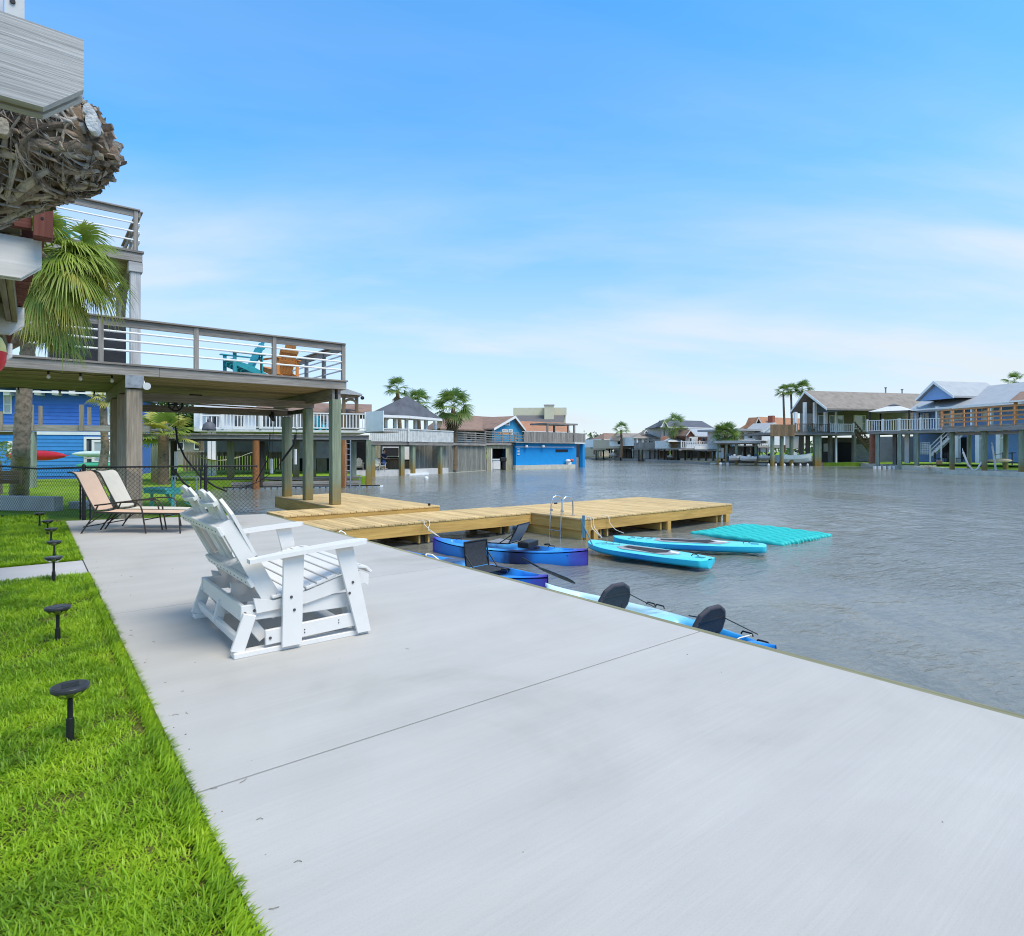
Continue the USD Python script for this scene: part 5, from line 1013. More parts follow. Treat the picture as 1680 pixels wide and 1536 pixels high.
greypaint = mat('grey_paint', (.36, .36, .35), .7, .15, 2)
def win(t, pl, x0, x1, y0, y1, b=0.0, m=winlight, fr=whitepaint, mull=True):
    """a window proud of its wall: frame > pane, glazing bar"""
    f = B(); a0, a1 = sorted((pl.a(x0, b), pl.a(x1, b))); xm = (x0 + x1) / 2; z0, z1 = sorted((pl.z(xm, y0, b), pl.z(xm, y1, b))); w = min(.12, (a1 - a0) * .16)
    f.abox(pl, a0, a0 + w, z0, z1, b - .07, b - .003); f.abox(pl, a1 - w, a1, z0, z1, b - .07, b - .003); f.abox(pl, a0 + w, a1 - w, z0, z0 + w, b - .07, b - .003); f.abox(pl, a0 + w, a1 - w, z1 - w, z1, b - .07, b - .003)
    p_ = part(t, 'window', f, fr); g = B(); g.abox(pl, a0 + w, a1 - w, z0 + w, z1 - w, b - .03, b - .004); part(p_, 'pane', g, m)
    if mull: g = B(); g.abox(pl, a0 + w, a1 - w, (z0 + z1) / 2 - .03, (z0 + z1) / 2 + .03, b - .055, b - .031); part(p_, 'glazing_bar', g, fr)
def pbox(t, nm, m, *a, ch=0.0, label=None): b = B(); b.pbox(*a, ch=ch); return part(t, nm, b, m, label=label)
def laps(t, pl, x0, x1, y0, y1, b, m, step=.2, nm='siding_board'):
    """lap siding, one board over the other"""
    a0, a1 = pl.a(x0, b), pl.a(x1, b); xm = (x0 + x1) / 2; z0, z1 = sorted((pl.z(xm, y0, b), pl.z(xm, y1, b))); g = B(); z = z0
    while z < z1:
        h = min(step, z1 - z); g.prism([(b - .03, z), (b, z), (b, z + h), (b - .006, z + h)], pl.o, pl.n, Z, pl.u, min(a0, a1), max(a0, a1)); z += step
    part(t, nm, g, m, kind='stuff')
def pickets(t, pl, x0, x1, yt, yb, m, pitch=.16, w=.045, b=0.0, post=None, nm='baluster'):
    """a rail with balusters, heights taken at its middle"""
    a0, a1 = sorted((pl.a(x0, b), pl.a(x1, b))); xm = (x0 + x1) / 2; z1, z0 = pl.z(xm, yt, b), pl.z(xm, yb, b)
    g = B(); g.abox(pl, a0, a1, z1 - .07, z1, b - .045, b + .045); part(t, 'top_rail', g, m); g = B(); g.abox(pl, a0, a1, z0 + .06, z0 + .12, b - .03, b + .03); part(t, 'bottom_rail', g, m)
    n = max(2, int((a1 - a0) / pitch))
    for k in range(1, n):
        a = a0 + (a1 - a0) * k / n; g = B(); g.abox(pl, a - w / 2, a + w / 2, z0 + .121, z1 - .071, b - .02, b + .02); part(t, nm, g, m)
    if post:
        k = max(1, int(round((a1 - a0) / post)))
        for i in range(k + 1):
            a = a0 + (a1 - a0) * i / k; g = B(); g.abox(pl, a - .07, a + .07, z0, z1 + .10, b - .075, b + .075); part(t, 'rail_post', g, m)
def bars(t, pl, x0, x1, yt, yb, m, n=4, post=1.6, b=0.0, th=.09, nm='rail_board'):
    a0, a1 = sorted((pl.a(x0, b), pl.a(x1, b))); xm = (x0 + x1) / 2; z1, z0 = pl.z(xm, yt, b), pl.z(xm, yb, b)
    for i in range(n):
        z = z0 + (z1 - z0) * (i + .6) / n; g = B(); g.abox(pl, a0, a1, z - th / 2, z + th / 2, b - .03, b - .001); part(t, nm, g, m)
    k = max(1, int(round((a1 - a0) / post)))
    for i in range(k + 1):
        a = a0 + (a1 - a0) * i / k; g = B(); g.abox(pl, a - .06, a + .06, z0 - .1, z1, b, b + .11); part(t, 'rail_post', g, m)
def boards(t, pl, x0, x1, y0, y1, m, w=.2, b=0.0, nm='wall_board', gap=.018):
    a0, a1 = sorted((pl.a(x0, b), pl.a(x1, b))); xm = (x0 + x1) / 2; z0, z1 = sorted((pl.z(xm, y0, b), pl.z(xm, y1, b))); n = max(1, int((a1 - a0) / w))
    for k in range(n):
        p0 = a0 + (a1 - a0) * k / n; g = B(); g.abox(pl, p0 + gap / 2, p0 + (a1 - a0) / n - gap / 2, z0, z1 - rng.uniform(0, .02), b - .03 - rng.uniform(0, .008), b); part(t, nm, g, m)
def piles(t, pl, xs, yt, ybase, m, w=.3, b=0.0, nm='pile', rnd=True):
    for x in xs:
        a = pl.a(x, b); z1 = pl.z(x, yt, b); z0 = -1.3 if ybase is None else pl.z(x, ybase, b); g = B()
        if rnd: g.cyl(pl.w(a, b, z0), pl.w(a, b, z1), w / 2, None, 12)
        else: g.abox(pl, a - w / 2, a + w / 2, z0, z1, b - w / 2, b + w / 2, .01)
        part(t, nm, g, m, rnd)
def gable(t, pl, x0, xr, x1, ye, yr, b0, b1, roof, wall=None, over=.3, th=.16, fas=whitepaint, yw=None, nm='roof'):
    """a gable end in the facade, its ridge running back; pixel columns of eaves and ridge"""
    a0, ar, a1 = pl.a(x0, b0), pl.a(xr, b0), pl.a(x1, b0); ze, zr = pl.z(xr, ye, b0), pl.z(xr, yr, b0)
    g = B(); g.face(pl, [(a0, ze), (ar, zr - .02), (a1, ze), (a1, ze + th), (ar, zr + th), (a0, ze + th)], b0 - over, b1); r_ = part(t, nm, g, roof)
    g = B(); g.face(pl, [(a0 - .02, ze - .06), (ar, zr - .1), (a1 + .02, ze - .06), (a1 + .02, ze + th + .02), (ar, zr + th + .03), (a0 - .02, ze + th + .02)], b0 - over - .05, b0 - over - .003); part(r_, 'fascia', g, fas)
    if wall:
        zb = pl.z(xr, yw, b0) if yw else ze; k = .93; g = B(); g.face(pl, [(ar + (a0 - ar) * k, zb - .02), (ar + (a1 - ar) * k, zb - .02), (ar + (a1 - ar) * k, ze + .02), (ar, zr - .06), (ar + (a0 - ar) * k, ze + .02)], b0, b0 + .15); part(t, 'gable_wall', g, wall)
    return r_
def slope(t, pl, x0, x1, ye, yr, b0, run, m, nm='roof', xr0=None, xr1=None, th=.14, half=False):
    """a roof slope facing us: eave in the facade, ridge run metres behind (its pixel row seen there)"""
    a0, a1 = pl.a(x0, b0), pl.a(x1, b0); r0, r1 = pl.a(x0 if xr0 is None else xr0, b0 + run), pl.a(x1 if xr1 is None else xr1, b0 + run); xm = (x0 + x1) / 2; ze, zr = pl.z(xm, ye, b0), pl.z(xm, yr, b0 + run)
    q = [pl.w(a0, b0, ze), pl.w(a1, b0, ze), pl.w(r1, b0 + run, zr), pl.w(r0, b0 + run, zr)]; q2 = [pl.w(r0, b0 + 2 * run, ze), pl.w(r1, b0 + 2 * run, ze)] if not half else [q[3] - Z * .05, q[2] - Z * .05]; d = Z * th; g = B()
    v = np.array(q + q2 + [p - d for p in q + q2]); g.add(v, [[0, 1, 2], [0, 2, 3], [3, 2, 5], [3, 5, 4], [0, 3, 4], [1, 5, 2], [6, 8, 7], [6, 9, 8], [9, 11, 8], [9, 10, 11], [0, 6, 7], [0, 7, 1], [4, 5, 11], [4, 11, 10]]); return part(t, nm, g, m)
def palm(name, label, px, pyc, d, ybase, R, nf, r=.16, lean=0.0, trunk=bark, leaf=palm_far, dead=0, seed=0, skirt=0.0, segs=16, group=None, pet=.5):
    global rng
    keep, rng = rng, np.random.default_rng(seed + 77); c = at(px, pyc, d); base = at(px + lean, HY, d); zb = EYE[2] + (HY - ybase) / FPX * d; base[2] = zb
    t = thing(name, label, 'palm tree', group, base=base); b = ringed([base - Z * .1, base * .55 + c * .45 + V(.15, 0, 0), c], [r * 1.3, r, r * .85], .22); part(t, 'trunk', b, trunk, True)
    b = B()
    for k in range(nf):
        q = k / nf; el = math.radians(80 - 125 * q ** .8 + rng.uniform(-12, 12)); fan(b, c + Z * .1, rng.uniform(0, 6.283) if k % 2 else k * 2.4, el, R * pet, R * .58, segs, .55, 105, .036, .9, twist=rng.uniform(-.5, .5))
    part(t, 'crown', b, leaf, True)
    if dead:
        b = B()
        for k in range(dead): fan(b, c - Z * (.1 + skirt * rng.uniform(0, 1)), rng.uniform(0, 6.283), math.radians(rng.uniform(-88, -62)), R * .3, R * .5, 12, .3, 70, .06)
        part(t, 'dead_skirt', b, palm_dead, True)
    rng = keep; return t

# the blue house behind the next yard, and the pier frame in front of it
pl = Pl(0, 31.5, 186, 33.3); t = thing('blue_house', 'deep blue lap-sided house with white trim behind the weathered deck at the left', 'house', base=pl.w(0, 0, -.16))
a0, a1 = pl.a(-140), pl.a(192); b = B(); b.abox(pl, a0, a1, -.3, pl.z(90, 634), .003, 9); part(t, 'wall', b, siding_blue)
laps(t, pl, -140, 192, 636, 706, 0, siding_blue); laps(t, pl, -140, 192, 714, 782, 0, mat('teal_blue_lap_siding', (.04, .22, .52), .7, .08, 3))
pbox(t, 'skirt_board', white_s, pl, -140, 192, 707.5, 713, -.05, -.002)
b = B(); b.abox(pl, a0 - .4, a1 + .4, pl.z(90, 640), pl.z(90, 632), -.75, 9.2); part(t, 'roof', b, sh_grey); pbox(t, 'eave_fascia', whitepaint, pl, -140, 195, 640.5, 643.5, -.80, -.76)
for x in (-40, 10, 61, 90, 118, 145, 172):
    pbox(t, 'rafter_tail', whitepaint, pl, x - 5, x + 5, 641, 648, -.72, -.03)
win(t, pl, 6, 20, 648, 679); win(t, pl, 177, 192, 663, 697); win(t, pl, 138, 190, 717, 786, -.03, winglass); win(t, pl, 151, 186, 722, 760, -.12, winlight); win(t, pl, 13, 43, 724, 748, -.03)
pl = Pl(-60, 24.0, 240, 25.8); t = thing('stub_pier', 'unfinished grey pier with bare stub posts in front of the blue house', 'pier', base=pl.w(0, 0, -.2))
pbox(t, 'beam', grey, pl, -120, 245, 697, 707, 0, .28); b = B(); b.abox(pl, pl.a(-120), pl.a(43), pl.z(0, 712.5), pl.z(0, 707.5), .4, .6); part(t, 'beam', b, olive_w)
for x0, x1, y0, y1, bb in ((-3, 3, 675, 707, -.1), (47, 54, 664, 707, -.1), (63, 68.5, 666, 697, .30), (129.5, 136.5, 664, 707, -.1), (143, 149, 668, 697, .30)): pbox(t, 'stub_post', post_gb, pl, x0, x1, y0, y1, bb, bb + .095)
piles(t, pl, [50], 708, 804, greenpile2, .32, .1, 'pile', False); pbox(t, 'beam', grey, pl, -120, 245, 700, 707, 4.0, 4.2); piles(t, pl, [-60], 708, 804, greenpile2, .32, .1, 'pile', False)
def stored(name, label, x0, x1, y0, y1, d, m, cat, pw=2.6, parent=None):
    p, q = at(x0, (y0 + y1) / 2, d), at(x1, (y0 + y1) / 2, d); L = np.linalg.norm(q - p); H = (y1 - y0) / FPX * d; t = local(name, label, cat, None, (*((p + q) / 2)[:2], p[2] - H * .5), math.degrees(math.atan2(q[1] - p[1], q[0] - p[0])))
    P = []
    for s_ in np.linspace(-1, 1, 30):
        r = max(1 - abs(s_) ** pw, .01) ** .8; P.append([(s_ * L / 2, .32 * r * math.cos(a), H * (.5 + .5 * r * math.sin(a))) for a in np.linspace(0, 2 * math.pi, 13)])
    b = B(); b.grid(np.array(P)); part(t, 'hull', b, m, True); b = B(); b.tube([(-L / 2 * .9, .33, H * .5), (0, .35, H * .5), (L / 2 * .9, .33, H * .5)], .02, 6); part(t, 'rub_rail', b, m, True); return t
stored('stored_kayak', 'bright red kayak on a rack against the blue house', 8, 110, 739.5, 756, 29, redk, 'kayak')
stored('stored_board', 'white and pale green paddle board on the upper rack by the blue house window', 117, 205, 740, 750, 28, mat('pale_green_board', (.55, .66, .58), .4), 'paddle board', 3)
stored('stored_board', 'bright green paddle board on the lower rack by the blue house window', 124, 205, 758, 769, 28, mat('sea_green_board', (.08, .45, .26), .4), 'paddle board', 3)
pl = Pl(100, 28.6, 200, 28.8); t = thing('board_rack', 'thin pale rack of posts carrying the stored boards', 'rack', base=pl.w(pl.a(139), 0, -.1))
for x in (139, 187):
    pbox(t, 'post', whitepaint, pl, x - 1.6, x + 1.6, 738, 783, .4, .5)
    for y in (751, 770): pbox(t, 'arm', whitepaint, pl, x - 1.2, x + 1.2, y, y + 2, -.4, .4)
c = at(2, 775, 21); t = thing('shrub', 'dark green shrub at the left edge behind the low wall', 'shrub', base=c); b = B(); r2 = np.random.default_rng(8)
for k in range(500):
    a, e = r2.uniform(0, 6.283), r2.uniform(-.6, 1.4); q = c + V(.45 * math.cos(a) * math.cos(e), .45 * math.sin(a) * math.cos(e), .5 + .55 * math.sin(e)) * 1; u_ = unit(r2.standard_normal(3)); v_ = unit(np.cross(u_, r2.standard_normal(3))); b.add([q, q + u_ * .1, q + u_ * .06 + v_ * .05], [[0, 1, 2]])
part(t, 'foliage', b, palm_far); b = B(); b.cyl(c - Z * .9, c + Z * .4, .05, .03, 7); part(t, 'stem', b, bark, True)

# the neighbours' grey docks: the upper one on piles over a slip, the lower one along the water
pl = Pl(215, 28.4, 605, 32.2); t = thing('upper_dock', 'long grey dock roof-deck on green piles across the slip behind the weathered deck', 'pier', base=pl.w(3, 1, -.6))
n = 30
for k in range(n):
    b = B(); a0, a1 = pl.a(196), pl.a(606); b.abox(pl, a0 + (a1 - a0) * k / n, a0 + (a1 - a0) * (k + 1) / n - .02, pl.z(400, 712) - .05, pl.z(400, 712), -.1, 3.4); part(t, 'deck_board', b, grey)
pbox(t, 'fascia', grey, pl, 196, 606, 713, 720.5, 0, .07); pbox(t, 'lower_beam', darkpile, pl, 196, 606, 720.7, 724, .1, .35)
piles(t, pl, [256], 723, None, greenpile, .36, .12, 'pile', False); piles(t, pl, [285], 723, None, darkpile, .30, 2.4); piles(t, pl, [378.5, 486], 723, 787, greenpile, .33, 2.0, 'pile', False); piles(t, pl, [514], 723, 785, greenpile, .30, 2.2, 'pile', False); piles(t, pl, [420], 723, None, rustpile, .34, .1, 'pile'); piles(t, pl, [429], 723, None, darkpile, .30, .8)
piles(t, pl, [580], 723, 784, greenpile2, .30, 2.2, 'pile', False); piles(t, pl, [604.5], 722, None, greenpile, .27, .15, 'pile', False); piles(t, pl, [563], 722, None, rustpile, .42, .2)
pl2 = Pl(330, 30.3, 600, 32.2); t = thing('lower_dock', 'low grey timber dock with a white ribbed skirt at the waterline behind the slip', 'dock', base=pl2.w(4, 1, -.6))
zt = -.09; aL, aR = pl2.a(318), pl2.a(592)
for k in range(14):
    b = B(); b.abox(pl2, aL, aR - (.6 if k < 2 else 0), zt - .04 - (.16 if k < 4 else 0), zt - (.16 if k < 4 else 0) + rng.uniform(-.004, .004), .05 + k * .19, .05 + k * .19 + .18); part(t, 'deck_board', b, grey)
for k, (z0, z1) in enumerate(((-.40, -.265), (-.55, -.42))): b = B(); b.abox(pl2, aL, aR, z0, z1, .02 + .02 * k, .08 + .02 * k); part(t, 'face_board', b, grey)
b = B(); b.abox(pl2, aL, aR, -.20, -.155, .80, .84); part(t, 'step_board', b, grey)
for a in np.arange(aL + .1, aR + 1.0, .30):
    b = B(); b.abox(pl2, a, a + .22, -1.2, -.50, -.10, -.03, .01); part(t, 'skirt_rib', b, pvc)
b = B(); b.abox(pl2, aL, aR + 1.0, -.52, -.47, -.14, -.105); part(t, 'black_bumper', b, rubber)
# ladder and davit pipes at the end of that dock
t = thing('pipe_ladder', 'grey pipe ladder and looped rails at the end of the low grey dock', 'ladder', base=at(572, 803, 31.5))
for x in (567, 575, 590):
    b = B(); b.tube([at(x, 722 if x < 580 else 780, 31.3), at(x, 800, 31.3), at(x + 3, 810, 31.2), at(x + 7, 811, 31.2), at(x + 8, 800, 31.2)], .035, 8); part(t, 'pipe', b, galv, True)
for y in range(728, 800, 9):
    b = B(); b.tube([at(567, y, 31.3), at(575, y, 31.3)], .022, 6); part(t, 'rung', b, galv, True)

# yard behind: picket fence, hammock, white posts
pl = Pl(310, 40, 470, 43); t = thing('board_fence', 'old brown board fence along the yard behind the slip', 'fence', base=pl.w(0, 0, -.2)); boards(t, pl, 300, 475, 741, 772, fencewood, .17, 0, 'picket', .03); pbox(t, 'rail', fencewood, pl, 300, 475, 743, 746, .002, .08)
t = thing('hammock', 'tan fabric hammock slung between the white posts', 'hammock', base=at(345, 775, 36)); b = B(); p, q = at(312, 744, 36), at(398, 748, 36); P = []
for k in np.linspace(0, 1, 14):
    c = p + (q - p) * k - Z * .85 * math.sin(math.pi * k) * .45; P.append([c + V(0, w, .10 * w * w) for w in np.linspace(-.6, .6, 6) * (.15 + math.sin(math.pi * k))])
b.grid(np.array(P)); part(t, 'cloth', b, mat('tan_hammock_cloth', (.36, .29, .20), .9), True); b = B(); b.tube([q, at(414, 742, 36)], .015, 5); part(t, 'cord', b, rope, True)
pl = Pl(330, 36, 620, 39.5)
t = thing('white_rail_house', 'white railed deck house on white posts behind the grey upper dock', 'house', base=pl.w(4, 3, -.2))
pbox(t, 'deck', greywhite, pl, 318, 601, 705, 709, 0, 5); pickets(t, pl, 366, 600, 676.5, 704, whitepaint, .20, .06, 0, 2.15); pickets(t, pl, 330, 364, 681, 704, whitepaint, .26, .06, .6, 1.2)
for x in (343.5, 350.5): pbox(t, 'post', whitepaint, pl, x - 3, x + 3, 709, 783, .2, .55)
side_pl = Pl(600, 39.2, 628, 38.0); b = B(); b.abox(side_pl, side_pl.a(600), side_pl.a(628.5), pl.z(600, 708), pl.z(600, 676), 0, .06); part(t, 'solid_screen', b, whitepaint); b = B(); b.abox(side_pl, side_pl.a(600), side_pl.a(628.5), pl.z(600, 710.5), pl.z(600, 708.4), 0, 1.2); part(t, 'deck', b, grey)
pbox(t, 'wall', white_s, pl, 318, 420, 664, 704, 5.0, 9); pbox(t, 'wall', grey_s, pl, 420, 590, 672, 704, 5.2, 9); slope(t, pl, 330, 610, 674, 660, 4.4, 3.2, sh_brown)
for x0, x1 in ((340, 362), (382, 402), (425, 470), (500, 540)): win(t, pl, x0, x1, 680, 704, 5.0 if x0 < 410 else 5.2, winglass, whitepaint, False)
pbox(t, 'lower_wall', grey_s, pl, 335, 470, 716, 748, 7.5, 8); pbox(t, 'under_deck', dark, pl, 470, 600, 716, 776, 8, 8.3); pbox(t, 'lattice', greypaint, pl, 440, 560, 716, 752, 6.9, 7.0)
for x in (512, 560): pbox(t, 'post', greypaint, pl, x - 2, x + 2, 711, 782, 3, 3.2)
for x0, x1, y0 in ((520, 536, 752), (540, 556, 752)): pbox(t, 'fence_panel', fencewood, pl, x0, x1, y0, 776, 4.2, 4.3)
tc = copy(tl, 'teal chair behind the white balusters of the railed deck', (*at(524, 700, 40.5)[:2], pl.z(500, 704)), 40)
c = at(343, 706.5, 33.5); t = thing('covered_grill', 'small round grill under a tied grey cover on the grey upper dock', 'grill', base=c); b = B(); b.lathe([(0, 0), (.36, 0), (.36, .1), (.30, .34), (.16, .46), (.07, .50), (.10, .58), (.07, .66), (0, .66)], c, 16); v = b.v[0]; b.v[0] = v + (meshkit.fbm(v * 5, 3)[:, None] - .5) * .1; part(t, 'cover', b, mat('grey_grill_cover', (.10, .10, .11), .6), True); b = B(); b.tube([c + V(.1, 0, .5), c + V(-.1, -.1, .52)], .03, 6); part(t, 'tie', b, black, True)
# small fan palm in front of the upper dock
c = at(268, 712, 27); t = thing('fan_palm', 'low fan palm with bright yellow-green leaves seen between the deck post and the white rail', 'palm tree', base=V(c[0], c[1], -.16)); b = ringed([V(c[0], c[1], -.2), c], [.24, .2], .2); part(t, 'trunk', b, bark_dark, True)
for k in range(15):
    b = B(); fan(b, c, math.radians(k * 137), math.radians(70 - 6.2 * k), .75, .85, 26, .45, 110, .042); part(t, 'frond', b, palm_y if k % 2 else palm_g, True)
palm('fan_palm', 'yellowing palm crown peeping past the deck post against the blue house', 168, 655, 26, 800, .75, 14, .15, -4, bark, palm_y, 0, 4)
# brown arched pergola
pl = Pl(560, 41, 594, 41.6); t = thing('pergola', 'small brown timber pergola with arched braces rising above the white rail', 'pergola', base=pl.w(0, 0, 3))
for x0, x1, b_ in ((562, 567, 0), (583, 588, 0), (562, 567, 2.2), (583, 588, 2.2)): pbox(t, 'post', brownrail, pl, x0, x1, 650, 705, b_, b_ + .2)
pbox(t, 'beam', brownrail, pl, 557, 590, 647, 651, -.1, .1); pbox(t, 'beam', brownrail, pl, 557, 590, 647, 651, 2.2, 2.4); b = B(); a0, a1 = pl.a(554), pl.a(593); z0 = pl.z(575, 647); b.face(pl, [(a0, z0), (a1, z0 - .08), (a1, z0 + .02), ((a0 + a1) / 2 - .2, z0 + .32), (a0, z0 + .30)], -.3, 2.7); part(t, 'roof', b, greypaint)
b = B(); aa = np.linspace(0, math.pi, 12); am, rr = (pl.a(567) + pl.a(583)) / 2, (pl.a(583) - pl.a(567)) / 2; zz = pl.z(575, 660); b.tube([pl.w(am - rr * math.cos(x), .05, zz + rr * .55 * math.sin(x)) for x in aa], .09, 6); part(t, 'arched_brace', b, brownrail, True)
c = at(594.5, 653, 41); b = B(); b.ball(c, .13); b.tube([c, pl.w(a1, 0, z0)], .02, 5); part(t, 'hanging_lamp', b, iron, True)

# the hip-roofed gazebo house on its deck
pA, pB2 = Pl(600, 44.5, 671, 47), Pl(671, 47, 745, 52.5); t = thing('gazebo_house', 'open gazebo with dark hip roof and cream columns on a railed deck over a bar', 'gazebo', base=at(672, 778, 48.5))
ze = pA.z(671, 683); zp = EYE[2] + (HY - 654) / FPX * 50.5; e0, e1, e2 = at(603, 678.5, 44.6), at(671, 679.5, 46.6), at(725, 684.5, 51); e0[2] = e1[2] = e2[2] = ze; e3 = e0 + (e2 - e1); ap = (e0 + e2) / 2; ap[2] = zp
b = B(); b.add([e0, e1, ap, e1, e2, ap, e2, e3, ap, e3, e0, ap], [[0, 1, 2], [3, 4, 5], [6, 7, 8], [9, 10, 11]]); rf = part(t, 'roof', b, sh_grey)
b = B(); b.bar(e0 - Z * .09, e1 - Z * .09, .08, .2); b.bar(e1 - Z * .09, e2 - Z * .09, .08, .2); b.bar(e2 - Z * .09, e3 - Z * .09, .08, .2); b.bar(e3 - Z * .09, e0 - Z * .09, .08, .2); part(rf, 'fascia', b, whitepaint)
b = B(); b.add([e0 - Z * .2, e1 - Z * .2, e2 - Z * .2, e3 - Z * .2], [[0, 2, 1], [0, 3, 2]]); part(rf, 'ceiling', b, greywhite)
for x, pp, b_ in ((607, pA, .5), (634, pA, .5), (649, pA, .5), (668, pA, .35)): pbox(t, 'column', greywhite, pp, x - 2, x + 2, 682, 704, b_, b_ + .22)
for x in (683, 700.5, 715.5): pbox(t, 'column', greywhite, pB2, x - 1.6, x + 1.6, 686, 705, .5, .72)
for x in (634, 668): b = B(); p = pA.pt(x, 690, .6); b.bar(p, p + V(.35, 0, .45) + pA.u * .2, .1, .1); b.bar(p, p - pA.u * .5 + Z * .45, .1, .1); part(t, 'bracket', b, greywhite)
zt_, zb_ = pA.z(671, 704), pA.z(671, 724.5)
for pp, x0, x1 in ((pA, 608, 669.5), (pB2, 672, 744)):
    a0, a1 = pp.a(x0), pp.a(x1); nb = int((a1 - a0) / .17)
    for k in range(nb): b = B(); q = a0 + (a1 - a0) * k / nb; b.abox(pp, q + .01, q + (a1 - a0) / nb - .02, zb_, zt_ - .06, 0, .04); part(t, 'rail_board', b, greywhite)
    b = B(); b.abox(pp, a0, a1, zt_ - .06, zt_ + .02, -.05, .1); part(t, 'top_rail', b, greywhite); b = B(); b.abox(pp, a0, a1, zb_ - .28, zb_ - .01, .05, .2); part(t, 'deck_beam', b, grey)
b = B(); q = [pA.pt(608, 724, .1), pA.pt(670, 724, .1), pB2.pt(744, 724, .1)]; q = [V(p[0], p[1], zb_ - .1) for p in q]; bk = (q[2] - q[1]); q.append(q[0] + bk); b.add(q + [p - Z * .15 for p in q], [[0, 1, 2], [0, 2, 3], [4, 6, 5], [4, 7, 6], [0, 4, 5], [0, 5, 1], [1, 5, 6], [1, 6, 2]]); part(t, 'deck', b, grey)
piles(t, pA, [611, 659], 727, None, greenpile, .33, .3, 'pile', False); piles(t, pB2, [676.5], 728, None, greenpile, .36, .35, 'pile', False); piles(t, pB2, [722], 728, None, greenpile, .30, .3, 'pile', False)
boards(t, pB2, 681, 722, 731, 771, shedwood, .22, 1.6); boards(t, pA, 613, 624, 731, 774, tanwood, .3, 4.0); pbox(t, 'back_wall', dark, pA, 600, 690, 728, 772, 6.0, 6.2); pbox(t, 'bar_front', brownrail, pA, 640, 656, 754, 773, 2.2, 2.6); pbox(t, 'bar_front', brownrail, pB2, 664, 680, 757, 774, 2.4, 2.6); pbox(t, 'bar_top', brownrail, pA, 613, 658, 752, 753.4, 1.9, 2.8)
pbox(t, 'screen_frame', greywhite, pA, 628, 656, 733, 750, 5.7, 5.9); pbox(t, 'tv_screen', dark, pA, 630, 654, 735, 748, 5.60, 5.69); pbox(t, 'mural_panel', whitepaint, pB2, 664, 674, 733, 754, 3.8, 3.9)
b = B(); b.abox(pA, pA.a(580), pA.a(670.5), -.8, -.125, .4, 6); part(t, 'floor', b, conc_pale); b = B(); b.abox(pB2, pB2.a(671), pB2.a(742), -.8, -.13, .4, 4); part(t, 'floor', b, conc_pale); pbox(t, 'corner_post', greywhite, pA, 669.2, 672.5, 703, 725, -.08, .12); b = B(); b.pbox(pA, 597, 627, 783, 788, .1, .39); part(t, 'kerb', b, pvc); b = B(); b.pbox(pB2, 672, 704, 776.5, 781, .1, .39); part(t, 'kerb', b, pvc)
for x, y, s_ in ((589, 772, 'pale'), (622, 771, 'pale')):
    adirondack('garden_chair', f'pale garden chair on the boat bar floor {"at its left end under the white screen" if x < 600 else "just left of the person"}', (*at(x, y, 46)[:2], -.13), 200 + x % 90, mat(f'pale_chair_{x}', (.55, .52, .42), .6))
c = at(621, 783, 45.6); 
